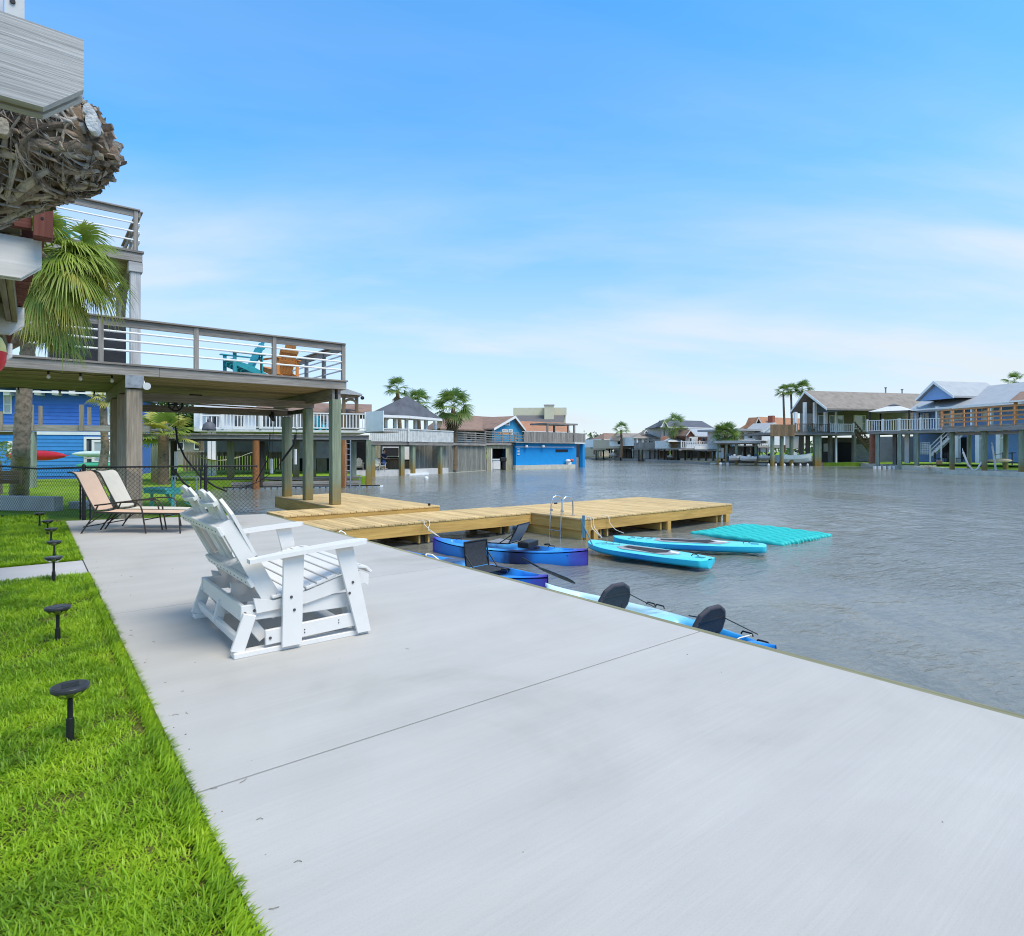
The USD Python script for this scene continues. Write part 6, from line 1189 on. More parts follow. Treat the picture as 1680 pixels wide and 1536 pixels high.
# a person at the bar
def person():
    import manifold3d as m3
    base = at(630, 775, 47.0); t = thing('person', 'person in a dark shirt and blue shorts standing at the outdoor bar', 'person', base=base); f = V(.5, -.86, 0); s_ = V(.86, .5, 0)
    J = {'hl': s_ * .09 + Z * .90, 'hr': -s_ * .09 + Z * .90, 'kl': s_ * .10 + f * .03 + Z * .48, 'kr': -s_ * .10 + f * .05 + Z * .48, 'al': s_ * .10 + Z * .07, 'ar': -s_ * .11 - f * .02 + Z * .07, 'tl': s_ * .11 + f * .14 + Z * .03, 'tr': -s_ * .12 + f * .12 + Z * .03, 'pv': Z * .95, 'ch': Z * 1.27 + f * .02, 'nk': Z * 1.46, 'hd': Z * 1.60 + f * .03, 'hc': Z * 1.66, 'sl': s_ * .19 + Z * 1.40, 'sr': -s_ * .19 + Z * 1.40, 'el': s_ * .27 + f * .06 + Z * 1.14, 'er': -s_ * .27 + f * .08 + Z * 1.14, 'wl': s_ * .22 + f * .28 + Z * 1.06, 'wr': -s_ * .20 + f * .27 + Z * 1.07, 'fl': s_ * .18 + f * .38 + Z * 1.05, 'fr_': -s_ * .16 + f * .37 + Z * 1.06}
    R = dict(hl=.095, hr=.095, kl=.058, kr=.058, al=.042, ar=.042, tl=.035, tr=.035, pv=.13, ch=.145, nk=.055, hd=.088, hc=.085, sl=.062, sr=.062, el=.042, er=.042, wl=.030, wr=.030, fl=.032, fr_=.032)
    def ball(k, g=1.0): return m3.Manifold.sphere(R[k] * g, 14).translate(tuple(base + J[k]))
    def bone(ks, g=1.0): return m3.Manifold.batch_hull([ball(k, g) for k in ks])
    def mesh(bs, nm, m):
        u_ = m3.Manifold.batch_boolean(bs, m3.OpType.Add).refine_to_length(.03); mm = u_.to_mesh(); tm = trimesh.Trimesh(mm.vert_properties[:, :3], mm.tri_verts, process=True); trimesh.smoothing.filter_taubin(tm, iterations=6); b = B(); b.add(np.array(tm.vertices), np.array(tm.faces)); return part(t, nm, b, m, True)
    skin = mat('skin', (.50, .30, .21), .6, .05)
    mesh([bone(x) for x in (('hl', 'kl'), ('hr', 'kr'), ('kl', 'al'), ('kr', 'ar'), ('al', 'tl'), ('ar', 'tr'), ('hl', 'hr', 'pv'), ('pv', 'ch'), ('ch', 'sl', 'sr'), ('ch', 'nk'), ('nk', 'hd'), ('hd', 'hc'), ('sl', 'el'), ('sr', 'er'), ('el', 'wl'), ('er', 'wr'), ('wl', 'fl'), ('wr', 'fr_'))], 'body', skin)
    mesh([bone(x, 1.16) for x in (('pv', 'ch'), ('ch', 'sl', 'sr'))] + [m3.Manifold.batch_hull([ball('sl', 1.15), ball('el', 1.35).translate(tuple((J['sl'] - J['el']) * .35))]), m3.Manifold.batch_hull([ball('sr', 1.15), ball('er', 1.35).translate(tuple((J['sr'] - J['er']) * .35))])], 'shirt', mat('navy_shirt', (.02, .025, .06), .9))
    mesh([bone(('hl', 'hr', 'pv'), 1.14), bone(('hl', 'kl'), 1.16), bone(('hr', 'kr'), 1.16)], 'shorts', mat('blue_shorts', (.06, .14, .38), .9))
    b = B(); b.ball(base + J['hc'] - f * .018 + Z * .022, .088, 2, (1, 1, .92)); part(t, 'hair', b, mat('brown_hair', (.06, .035, .02), .8), True)
person()
palm('tall_palm', 'tall fan palm behind the dark gazebo roof, its crown clear of the ridge', 652, 639, 58, 770, 1.5, 20, .2, 4, bark_dark, palm_far, 5, 1, .8)
palm('tall_palm', 'round palm crown just right of the gazebo roof ridge', 686, 660, 60, 770, 1.7, 26, .2, 0, bark_dark, palm_far, 3, 2, .4)
palm('tall_palm', 'large fan palm with brown skirt between the gazebo and the brown roof', 743, 667, 54, 770, 2.1, 30, .22, 2, bark_dark, palm_far, 9, 3, 1.0, 18)

# boathouse of grey boards and the house behind it
pC = Pl(724, 52, 797, 59.5); pD = Pl(797, 59.5, 842, 63); t = thing('grey_boathouse', 'long boathouse of weathered grey boards with an open boat door beside the blue one', 'boathouse', base=at(800, 772, 59))
boards(t, pC, 723, 797, 731, 776, shedwood, .26); pbox(t, 'wall_core', shedwood, pC, 723, 797, 731, 785, .01, 3)
boards(t, pD, 798, 807, 731, 774, tanwood, .25); boards(t, pD, 829.5, 841, 731, 773, tanwood, .25); boards(t, pD, 807.2, 829.3, 731, 736, tanwood, .25); pbox(t, 'door_frame', whitepaint, pD, 806, 807.5, 736, 773, -.06, -.04); pbox(t, 'dark_interior', dark, pD, 807, 830, 732, 776, 1.8, 2.0)
pbox(t, 'deck', grey, pC, 744, 797, 727.5, 731, -.25, 4); pbox(t, 'deck', grey, pD, 797, 850, 727, 730.5, -.25, 4); bars(t, pC, 744, 797, 709, 727, grey, 5, 2.2); bars(t, pD, 797, 850, 708, 726.5, grey, 5, 1.4)
pbox(t, 'kerb', bulkhead, pC, 730, 797, 774, 785, -.15, -.02); pbox(t, 'kerb', bulkhead, pD, 798, 812, 772, 785, -.3, -.02); pbox(t, 'kerb', bulkhead, pD, 833, 866, 770.5, 785, -.5, -.02)
t = thing('moored_boat', 'white boat inside the open door of the grey boathouse', 'boat', base=pD.pt(815, 772, .8)); b = B(); b.pbox(pD, 808.5, 822, 754, 772, .5, 1.7, .12); part(t, 'hull', b, whitepaint); pbox(t, 'cockpit_rim', white_s, pD, 808, 823, 753, 755, .45, 1.75)
t = thing('outboard_motor', 'black outboard motor tilted at the boathouse door', 'outboard motor', base=pD.pt(828, 775, -.4)); b = B(); b.pbox(pD, 823.5, 832, 750.5, 757.5, -.8, -.45, .12); part(t, 'cowling', b, black); b = B(); b.pbox(pD, 826, 829.5, 757.5, 776, -.7, -.55, .03); part(t, 'leg', b, black); b = B(); b.cyl(pD.pt(827.5, 775, -.75), pD.pt(827.5, 775, -.45), .16, None, 10); part(t, 'propeller', b, black)
pE = Pl(756, 62, 860, 70); t = thing('brown_roof_house', 'house with long brown shingle roof and bright blue gable behind the grey boathouse', 'house', base=at(800, 765, 66))
slope(t, pE, 722, 838, 705, 682.5, 1.0, 4.0, sh_brown, 'roof', 730, 843); gable(t, pE, 806, 841, 858, 707, 685, 0, 7, sh_brown, azure_g, .4, .16, whitepaint, 727)
pbox(t, 'wall', grey_s, pE, 740, 808, 705.5, 727, 2.4, 4.5); win(t, pE, 823, 832, 704.5, 713, 0); win(t, pE, 834, 840.5, 704.5, 713, 0); win(t, pE, 827, 836, 692, 698, 0, winglass, whitepaint, False); pbox(t, 'deck_box', orangewood, pE, 820, 840, 709, 712, -1, -.6)
for x in (764, 780, 795): win(t, pE, x, x + 9, 710, 724, 2.4, winglass)
pF = Pl(846, 62.5, 943, 67.5); t = thing('blue_boathouse', 'bright azure boathouse with a weathered railed roof deck and pergola at the canal corner', 'boathouse', base=at(900, 768, 65))
pbox(t, 'wall', azure, pF, 846.5, 942, 727, 775, 0, 4); boards(t, pF, 859.5, 942, 709, 726, grey, .26, -.25, 'rail_board'); pG = Pl(942, 67.5, 960, 71); boards(t, pG, 942, 960, 711, 726.5, grey, .24, -.2, 'rail_board')
pbox(t, 'deck', grey, pF, 846, 943, 725.6, 727.3, -.5, 4.4); pbox(t, 'deck', greywhite, pG, 943, 960, 726, 728.5, -.3, 3)
for x0, x1 in ((942, 945.5), (956, 959.5)): pbox(t, 'corner_post', azure, pG, x0, x1, 728.6, 772, 0, .4)
pbox(t, 'dark_interior', dark, pG, 943, 959, 729, 766, 1.2, 1.4); pbox(t, 'grey_panel', grey, pG, 945, 956, 750, 769, .5, .6); pbox(t, 'kerb', bulkhead, pF, 846, 944, 763, 775, -.5, -.02); b = B(); b.pbox(pF, 846, 942, 733, 734.2, -.03, -.002); part(t, 'pipe', b, white_s); pbox(t, 'dark_vent', dark, pF, 912, 932, 737.5, 741.5, -.05, -.003)
for x in (863.5, 891): b = B(); b.lathe([(0, 0), (.2, .02), (.17, .25), (0, .3)], pF.pt(x, 734.5, -.2), 10); part(t, 'wall_lamp', b, whitepaint, True)
for k in range(5): pbox(t, 'ladder_rung', whitepaint, pF, 849, 852.5, 736 + 2.4 * k, 737 + 2.4 * k, -.06, -.003)
bars(t, Pl(843, 63, 860, 63.6), 845, 859, 713, 727, grey, 3, 1.2)
pbox(t, 'pergola_roof', grey, pF, 897, 948, 694.5, 697, 1.2, 4.2); 
for x, b_ in ((899, 1.2), (910, 3.6), (933, 3.6), (943, 1.2)): pbox(t, 'pergola_post', grey, pF, x - .9, x + .9, 697, 711, b_, b_ + .2)
t = thing('stacked_gear', 'white sacks and a red cushion piled at the foot of the azure wall', 'gear', base=pF.pt(936, 762, -.3)); b = B(); b.ball(pF.pt(932, 756, -.4), .27, 2, (1.2, 1, .6)); part(t, 'white_sack', b, whitepaint, True); b = B(); b.ball(pF.pt(938, 755.5, -.4), .25, 2, (1, 1, .7)); part(t, 'red_cushion', b, mat('faded_red', (.55, .12, .10), .8), True); b = B(); b.pbox(pF, 932, 938, 758, 763, -.5, -.1, .03); part(t, 'box', b, whitepaint)
pH = Pl(850, 72, 935, 77); t = thing('orange_roof_house', 'low house with orange-brown roof behind the azure boathouse', 'house', base=pH.w(0, 2, 0)); slope(t, pH, 856, 936, 708, 692.5, 0, 4.5, sh_orange, 'roof', 849, 928); pbox(t, 'fascia', whitepaint, pH, 856, 936, 708, 709.6, -.1, -.02); pbox(t, 'wall', azure_g, pH, 858, 934, 709, 740, 1, 8)
pI = Pl(842, 86.3, 929, 85.7); t = thing('beige_house', 'tall pale yellow house with a square chimney and dark lower roof', 'house', base=pI.w(0, 3, 0)); pbox(t, 'wall', beige_s, pI, 843, 928, 670.5, 740, 3, 9); pbox(t, 'parapet', beige_s, pI, 842, 929.5, 669, 681.5, 2.6, 2.98); slope(t, pI, 843, 925, 706, 681.5, -3, 5.5, mat('slate_roof', (.13, .12, .12), .95, .2), 'roof', half=True); b = B(); b.pbox(pI, 893, 908.5, 664, 688, .9, 2.4); ch = part(t, 'chimney', b, beige_s); pbox(ch, 'chimney_cap', greywhite, pI, 892, 909.5, 663.4, 665, .8, 2.5)
# the short canal wall between, buoys
for k, (x, y, lb) in enumerate(((699.5, 785.5, 'small round white buoy floating off the gazebo dock'),)):
    c = gz(x, y, WATER); t = thing('mooring_buoy', lb, 'buoy', base=c); b = B(); b.ball(c + Z * .02, .15); part(t, 'float', b, whitepaint, True); b = B(); b.cyl(c + Z * .15, c + Z * .22, .04, None, 8); part(t, 'eye', b, greypaint)

# ================================================================ far end of the canal
def stilt_row(t, pl, xs, yt, m=darkpile, w=.26, b=0.0, nm='pile'):
    for x in xs:
        a = pl.a(x, b); g = B(); g.cyl(pl.w(a, b, -1.4), pl.w(a, b, pl.z(x, yt, b)), w / 2, None, 7); part(t, nm, g, m, True)
def far_house(name, label, px0, d0, px1, d1, wall, roof, ywall, yeave, yridge, run=4.0, x0=None, x1=None, base=752, wins=(), gab=None, hip=None):
    pl = Pl(px0, d0, px1, d1); t = thing(name, label, 'house', base=pl.w(pl.a((px0 + px1) / 2), 3, 0)); a, b_ = x0 or px0, x1 or px1
    pbox(t, 'wall', wall, pl, a, b_, yeave, ywall, .8, 8); h = hip or (a - 1, b_ + 1); slope(t, pl, a - 1, b_ + 1, yeave + .6, yridge, 0, run, roof, 'roof', *h); pbox(t, 'fascia', greywhite, pl, a - 1, b_ + 1, yeave + .3, yeave + 1.5, -.1, -.01)
    for w in wins: win(t, pl, w[0], w[1], w[2], w[3], .8, winglass, whitepaint, False)
    return t, pl
t, pl = far_house('far_house', 'tiny grey-roofed house farthest away at the end of the canal', 960, 175, 984, 178, greywhite, sh_grey, 742, 726, 718.5, 5, hip=(968, 978))
pbox(t, 'base_wall', greypaint, pl, 962, 974, 742, 755, .8, 5)
t, pl = far_house('far_house', 'far white house with brown roof left of the tan one', 992, 128, 1022, 132, white_s, sh_brown, 734, 721, 711, 4.5, wins=((996, 1001, 723, 730), (1006, 1012, 723, 730)))
t, pl = far_house('far_house', 'far tan house with long brown roof and a small gable window', 1019, 122, 1058, 128, tan_s, sh_taupe, 736, 722, 711, 5, wins=((1024, 1030, 724, 731), (1042, 1049, 724, 732)))
gable(t, pl, 1014, 1018.5, 1023, 724, 716, -1.5, .5, sh_taupe, dark, .2, .1, whitepaint, 729); pbox(t, 'orange_panel', orangewood, pl, 1022, 1044, 726, 734, -.6, -.5)
t, pl = far_house('far_house', 'far house with taupe roof and a white-columned porch behind the ochre rail', 1056, 116, 1104, 120, white_s, sh_taupe, 732, 718, 706.5, 6, x0=1040, hip=(1058, 1102), wins=((1060, 1067, 721, 730), (1084, 1091, 721, 730)))
for x in (1046, 1055, 1064, 1073, 1082): pbox(t, 'porch_column', whitepaint, pl, x - .7, x + .7, 719, 733, .1, .4)
gable(t, pl, 1055, 1059, 1063, 712, 706.5, 1.5, 2.2, sh_taupe, white_s, .2, .1, whitepaint)
pl = Pl(1084, 110, 1172, 118); t = thing('far_house', 'large white house with dark hip roof and tall open porch behind the orange one', 'house', base=pl.w(pl.a(1130), 3, 0))
pbox(t, 'wall', white_s, pl, 1112, 1172, 701, 740, 1.5, 10); slope(t, pl, 1084, 1173, 701.5, 690, 0, 5, sh_grey, 'roof', 1088, 1152); pbox(t, 'fascia', whitepaint, pl, 1084, 1173, 701, 702.6, -.1, -.01); gable(t, pl, 1083, 1088, 1094, 701, 691, .2, 1.2, sh_grey, greywhite, .3, .12, whitepaint)
for x in (1086, 1092, 1100): pbox(t, 'porch_post', grey, pl, x - .8, x + .8, 702, 740, .4, .7)
pbox(t, 'deck', grey, pl, 1084, 1113, 721, 723, 0, 4); bars(t, pl, 1085, 1112, 715, 722, grey, 3, 2.5, .2)
pl = Pl(1112, 98, 1176, 101); t = thing('far_house', 'far peach-orange house with grey metal roof and a brown gable above the white rail', 'house', base=pl.w(pl.a(1145), 3, 0))
pbox(t, 'wall', peach_s, pl, 1126, 1174, 715, 728, 1, 8); slope(t, pl, 1122, 1176, 716, 703.5, .2, 4.5, metal_r, 'roof', 1130, 1172); gable(t, pl, 1124, 1131, 1139, 716, 706, -1, 3, sh_brown, mat('rust_gable', (.30, .09, .05), .8), .3, .12, greywhite); pbox(t, 'porch_wall', white_s, pl, 1126, 1145, 716, 728, .2, .4); win(t, pl, 1151, 1158, 718, 726, 1, winglass, whitepaint, False); win(t, pl, 1130, 1135, 718, 727, .2, winglass, whitepaint, False)
slope(t, pl, 1096, 1126, 724, 713, .5, 4.5, greywhite, 'lower_roof', 1108, 1126); pbox(t, 'low_wall', greywhite, pl, 1098, 1126, 723, 736, 2, 6)
pbox(t, 'deck', grey, pl, 1117, 1178, 735.5, 737.5, -3, 1); pickets(t, pl, 1118, 1177, 724, 735, whitepaint, .34, .10, -2.8, 4); pbox(t, 'awning', whitepaint, pl, 1140, 1177, 732, 737, -3.4, -3.25)
def far_pier(label, x0, d0, x1, d1, ytop, xs, m=grey, rail=None, base=None):
    pl = Pl(x0, d0, x1, d1); t = thing('pier', label, 'pier', base=pl.w(pl.a((x0 + x1) / 2), 0, WATER)); pbox(t, 'deck', grey, pl, x0, x1, ytop, ytop + 1.8, 0, 4); stilt_row(t, pl, xs, ytop + 1.8, darkpile, .30, .2); stilt_row(t, pl, [x + 3 for x in xs[::2]], ytop + 1.8, greenpile, .28, 3.4)
    if rail: 
        if rail == 'boards': boards(t, pl, x0, x1, ytop - 10, ytop, m, .5, 0, 'rail_board')
        else: bars(t, pl, x0, x1, ytop - 8, ytop, m, 3, 2.5)
    pbox(t, 'lower_dock', bulkhead if base == 'c' else grey, pl, x0 - 2, x1 + 2, 752.5, 756, .5, 5); return t, pl
far_pier('far grey pier with a white awning left of the small house row', 972, 135, 1016, 130, 735, [978, 990, 1000, 1010], grey, None)
far_pier('far pier on thin dark piles under the tan house', 1014, 124, 1050, 118, 734, [1018, 1027, 1036, 1046], grey, 'bars')
t, pl = far_pier('far pier with a long weathered rail right of the tan house', 1040, 112, 1078, 108, 736, [1048, 1054, 1066, 1074], grey, 'boards')
t, pl = far_pier('far pier with ochre yellow rail panels', 1076, 106, 1118, 102, 736, [1080, 1090, 1102, 1112], ochre, None); boards(t, pl, 1077, 1101, 725.5, 735.5, ochre, 1.3, -.1, 'rail_panel'); boards(t, pl, 1104, 1117, 725.5, 735.5, ochre, 1.1, -.1, 'rail_panel')
far_pier('far pier on piles below the white rail of the orange house', 1118, 98, 1178, 92, 738, [1124, 1134, 1146, 1158, 1170], grey, None, 'c')
pbox(thing('awning', 'white awning over the far grey pier at the end of the canal', 'awning', base=at(982, 740, 133)), 'canopy', whitepaint, Pl(972, 134, 994, 132), 972, 994, 735, 738.6, -.4, 3)
def far_boat(label, px0, px1, y0, y1, d, m=whitepaint, motor=True, flip=1):
    p, q = at(px0, (y0 + y1) / 2, d), at(px1, (y0 + y1) / 2, d - .5); L = np.linalg.norm(q - p); H = (y1 - y0) / FPX * d; zb = EYE[2] + (HY - y1) / FPX * d; t = local('boat', label, 'boat', None, (*((p + q) / 2)[:2], zb), math.degrees(math.atan2(q[1] - p[1], q[0] - p[0])) + (180 if flip < 0 else 0)); P = []
    for s_ in np.linspace(-1, 1, 25):
        w = 1.05 * min(1, (1 - max(s_, 0) ** 2.6) + .0) + .02; sh = H * (.80 + .20 * max(s_, 0) ** 2); kl = H * .35 * max(0, s_ - .2) ** 2; P.append([(s_ * L / 2, -w, sh), (s_ * L / 2, -w * .92, sh * .55 + kl * .5), (s_ * L / 2, -w * .5, .12 * H + kl), (s_ * L / 2, 0, kl), (s_ * L / 2, w * .5, .12 * H + kl), (s_ * L / 2, w * .92, sh * .55 + kl * .5), (s_ * L / 2, w, sh), (s_ * L / 2, w * .85, sh - .04), (s_ * L / 2, w * .8, sh - .35 * H), (s_ * L / 2, -w * .8, sh - .35 * H), (s_ * L / 2, -w * .85, sh - .04), (s_ * L / 2, -w, sh)])
    b = B(); b.grid(np.array(P)); e = P[0]; b.add(e[:7], [[0, 1, 2], [0, 2, 4], [2, 3, 4], [0, 4, 6], [4, 5, 6]]); part(t, 'hull', b, m, 40 and False)
    b = B(); b.box((-.05 * L, 0, H * .8), (.18 * L, .8, H * .55), 0, .05); part(t, 'console', b, whitepaint); b = B(); b.obox((.05 * L, 0, H * 1.15), (.02, .38, H * .16), [[.9, 0, .4], [0, 1, 0], [-.4, 0, .9]]); part(t, 'windscreen', b, winglass)
    b = B(); b.box((-.28 * L, 0, H * .72), (.10 * L, .9, H * .3), 0, .05); part(t, 'seat', b, white_s)
    if motor: b = B(); b.box((-.53 * L, 0, H * .85), (.45, .42, .55), 0, .12); b.box((-.53 * L, 0, H * .1), (.2, .14, 1.1), 0, .03); part(t, 'outboard_motor', b, mat('slate_cowling', (.05, .08, .13), .4) if motor == 2 else black)
    return t
far_boat('small white boat on a lift under the far ochre pier', 1096, 1108, 746, 753, 104, whitepaint, True)
far_boat('white boat on a lift under the far tan house pier', 1000, 1014, 742, 750, 126, whitepaint, False)
for k, (px, py, R, nf, lb) in enumerate(((1019, 705, 2.0, 14, 'small far palm rising behind the roof left of the tan house'), (1106, 697, 2.5, 18, 'far palm with a brown skirt in front of the white hip-roofed house'))):
    palm('far_palm', lb, px, py, 118 if k == 0 else 100, 750, R, nf, .25, 0, bark_dark, palm_far, 0 if k == 0 else 8, 20 + k, 2.5)
palm('bushy_palm', 'broad round bushy palm between the orange house and the grey flat roof', 1191, 713, 84, 752, 2.3, 60, .3, 0, bark_dark, palm_far, 6, 31, .5, 14)
def bush(name, label, c, r, n, m, cat='tree', seed=1, trunk=None):
    q = np.random.default_rng(seed); t = thing(name, label, cat, base=c); b = B(); lob = [(V(q.uniform(-.6, .6), q.uniform(-.6, .6), q.uniform(-.2, .5)) * r, r * q.uniform(.45, .7)) for _ in range(7)]; v, f = [], []
    for k in range(n):
        o, rr = lob[q.integers(0, 7)]; d = unit(q.standard_normal(3)); p = np.asarray(c) + V(0, 0, r) + o + d * rr * q.uniform(.6, 1.05); u_ = unit(q.standard_normal(3)); w = unit(np.cross(u_, q.standard_normal(3))); s_ = r * .12; v += [p - u_ * s_, p + u_ * s_, p + w * s_ * .8]; f.append([3 * k, 3 * k + 1, 3 * k + 2])
    b.add(v, f); part(t, 'crown', b, m); b = B(); b.cyl(np.asarray(c) - Z * .3, np.asarray(c) + Z * r, r * .09, r * .05, 7); part(t, 'trunk', b, bark_dark, True); return t
tree_m = leaf_mat('broad_tree_leaf', (.03, .06, .015), (.06, .11, .02), (.11, .17, .03), (.16, .18, .05))
bush('far_tree', 'small dark tree at the far end of the canal beside the tiny grey house', at(986, 747, 150), 2.6, 700, tree_m, seed=4)
bush('far_tree', 'low dark tree behind the far left pier', at(975, 744, 165), 3.0, 500, tree_m, seed=6)
# a belt of trees closes the distance
b = B(); q = np.random.default_rng(21); v, f = [], []
for k in range(9000):
    an = math.radians(q.uniform(-62, 100)); R_ = q.uniform(215, 300); x, y = R_ * math.sin(an), R_ * math.cos(an); h = 4.5 * (.4 + meshkit.noise(V(an * 14, 1.5, 0))) ; p = V(x, y, q.uniform(0, 1) ** .8 * h); s_ = q.uniform(.6, 1.6); u_ = unit(q.standard_normal(3)); w = unit(np.cross(u_, q.standard_normal(3))); v += [p - u_ * s_, p + u_ * s_, p + w * s_ * .8]; f.append([3 * k, 3 * k + 1, 3 * k + 2])
b.add(v, f); single('distant_trees', b, tree_m, 'low belt of distant trees closing the horizon behind the houses', None, None, 'stuff')

# ================================================================ the opposite bank, from the carport to the orange pier
pl = Pl(1172, 82, 1250, 79); t = thing('boat_shed', 'open flat-roofed boat shed on posts over two boats', 'boat shed', base=pl.w(pl.a(1210), 2, WATER))
pbox(t, 'roof', greypaint, pl, 1172, 1248, 723, 727, -.5, 7); pbox(t, 'fascia', grey, pl, 1174, 1247, 726.5, 729, -.3, -.1); stilt_row(t, pl, [1178, 1192, 1208, 1240], 727, greenpile, .36, .2); stilt_row(t, pl, [1184, 1222, 1236], 727, darkpile, .3, 5); boards(t, pl, 1194, 1244, 732, 758, grey_s, .9, 6.6); pbox(t, 'lower_beam', grey, pl, 1206, 1240, 731, 733, .1, .4); pbox(t, 'dock', bulkhead, pl, 1165, 1262, 760, 763, .3, 6)
for x in (1182, 1194): b = B(); b.ball(pl.pt(x, 761.5, -.1), .22); part(t, 'white_float', b, whitepaint, True)
for x, y in ((1184, 1186),): pbox(t, 'white_ladder', whitepaint, pl, x - .8, y + 1, 735, 752, 1.2, 1.4)
far_boat('white boat with two seats in the open boat shed, left one', 1196, 1216, 746, 756, 81, whitepaint, 2); far_boat('white boat with dark outboard in the open boat shed, right one', 1214, 1240, 747, 757, 80, whitepaint, 2, -1)
far_boat('small white boat with a black outboard outside the shed beside the brown fence', 1241, 1262, 746, 755, 80, whitepaint, True, -1)
pl = Pl(1210, 92, 1264, 96); t = thing('flat_roof_house', 'pale grey house with a low flat roof behind the boat shed', 'house', base=pl.w(pl.a(1240), 3, 0)); pbox(t, 'wall', pale_s if False else white_s, pl, 1214, 1262, 707, 742, .6, 7); pbox(t, 'roof', metal_r, pl, 1210, 1250, 703.8, 707, -.4, 7.5); win(t, pl, 1225, 1235, 709, 720, .6, winglass); pbox(t, 'brown_panel', brownrail, pl, 1214, 1221, 710, 722, .4, .58); pickets(t, pl, 1212, 1262, 722, 733, whitepaint, .4, .12, -2.5, 4); pbox(t, 'deck', grey, pl, 1210, 1264, 733, 735, -3, .6); stilt_row(t, pl, [1222, 1246, 1258], 735, grey, .3, -2)
gable(t, pl, 1249, 1268, 1290, 711, 695, -.6, 3, metal_r, white_s, .3, .14, greywhite, 730)
pl = Pl(1236, 105, 1322, 112); t = thing('orange_roof_house', 'house with rust orange roof and square chimney behind the boat shed', 'house', base=pl.w(pl.a(1280), 3, 0)); slope(t, pl, 1240, 1325, 704, 685.5, .5, 5, sh_orange, 'roof', 1243, 1322); gable(t, pl, 1234, 1242, 1251, 704, 686, .2, 2, sh_orange, dark, .3, .14, greywhite, 712); pbox(t, 'wall', grey_s, pl, 1246, 1320, 704, 735, 1.5, 8); b = B(); b.pbox(pl, 1267.5, 1271.5, 682, 694, 2.2, 3.2); part(t, 'chimney', b, mat('red_brick_chimney', (.32, .11, .07), .9, .25))
for x, y, R, r, sd, lb in ((1285, 643, 1.7, .17, 41, 'leftmost of three tall thin palms behind the taupe gabled house'), (1297.5, 641, 1.7, .17, 42, 'middle one of three tall thin palms behind the taupe gabled house'), (1316, 639, 2.2, .2, 43, 'rightmost of three tall palms, its crown against the gable ridge')):
    palm('tall_palm', lb, x, y, 98, 742, R, 17, r, 2 if x < 1310 else -4, bark_dark, palm_far, 0, sd, pet=.42)
# the taupe gabled house
pl = Pl(1300, 77, 1400, 78.5); t = thing('gabled_house', 'taupe house on stilts with tall white-columned gabled porch and brown deck rail', 'house', base=pl.w(pl.a(1340), 3, 0))
pgb = Pl(1302, 82, 1362, 75.5); gable(t, pgb, 1302, 1325.5, 1362, 676, 644, -.4, 17.5, sh_taupe, None, .5, .22, whitepaint); pbox(t, 'gutter', whitepaint, pl, 1362, 1520, 671, 673, 1.85, 1.98)
pbox(t, 'wall', mat('taupe_siding', (.20, .165, .125), .8, .08, 2), pl, 1342, 1516, 673, 711, 3.2, 7); g = B(); a0, ar, a1 = pgb.a(1304.5, .0), pgb.a(1325.5, .0), pgb.a(1359, .0); zz = pgb.z(1325, 676.5); g.face(pgb, [(a0, zz), (ar, pgb.z(1325, 648)), (a1, zz)], 2.6, 2.8); part(t, 'porch_gable', g, mat('porch_grey_blue', (.17, .21, .23), .8)); 
for x in (1306.5, 1322, 1338.5, 1356): pbox(t, 'column', whitepaint, pl, x - 2, x + 2, 676 if x < 1310 or x > 1350 else 660, 709, .5, .85)
laps(t, pl, 1343, 1516, 674, 710, 3.19, mat('taupe_lap_siding', (.22, .185, .14), .8, .08, 2), .24)
for x0, x1 in ((1342, 1353), (1360, 1369), (1373, 1384), (1400, 1420)): win(t, pl, x0, x1, 681, 708, 3.14, winlight)
pbox(t, 'deck', grey, pl, 1263, 1403, 710, 714, -.3, 6); boards(t, pl, 1263.5, 1304, 696.5, 716, brownrail, .45, -.35, 'rail_board'); pickets(t, pl, 1305, 1361, 695.5, 709.5, brownrail, .30, .07, -.2, 2.2); pickets(t, pl, 1362, 1400, 695.5, 709.5, whitepaint, .30, .09, -.2, 3)
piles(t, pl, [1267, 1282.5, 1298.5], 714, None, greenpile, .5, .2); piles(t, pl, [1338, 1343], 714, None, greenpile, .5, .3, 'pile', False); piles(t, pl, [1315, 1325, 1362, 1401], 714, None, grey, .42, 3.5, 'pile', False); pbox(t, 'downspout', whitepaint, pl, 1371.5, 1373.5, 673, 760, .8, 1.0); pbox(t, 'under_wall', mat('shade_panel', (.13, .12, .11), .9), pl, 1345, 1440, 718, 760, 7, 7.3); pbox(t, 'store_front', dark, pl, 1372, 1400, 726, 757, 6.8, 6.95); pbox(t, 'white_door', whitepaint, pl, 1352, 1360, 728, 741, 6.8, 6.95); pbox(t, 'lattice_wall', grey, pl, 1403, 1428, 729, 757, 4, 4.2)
b = B(); p, q = pl.pt(1402, 700, .5), pl.pt(1428, 733, .5); b.bar(p - Z * .5, q - Z * .5, .3, .5); b.bar(p + Z * .6, q + Z * .6, .08, .14); part(t, 'stair', b, brownrail); b = B()
for k in range(9): c = p + (q - p) * (k + .5) / 9; b.box(c, (.9, .9, .06), math.atan2(pl.u[1], pl.u[0])); b.bar(c, c + Z * .8, .06, .06)
part(t, 'stair_tread', b, brownrail)
for x, y in ((1453, 637), (1480, 640)): b = B(); b.cyl(pl.pt(x, 650, 7), pl.pt(x, y, 7), .10, None, 8); b.cyl(pl.pt(x, y, 7), pl.pt(x, y - 1.5, 7), .18, None, 8); part(t, 'vent_pipe', b, galv)
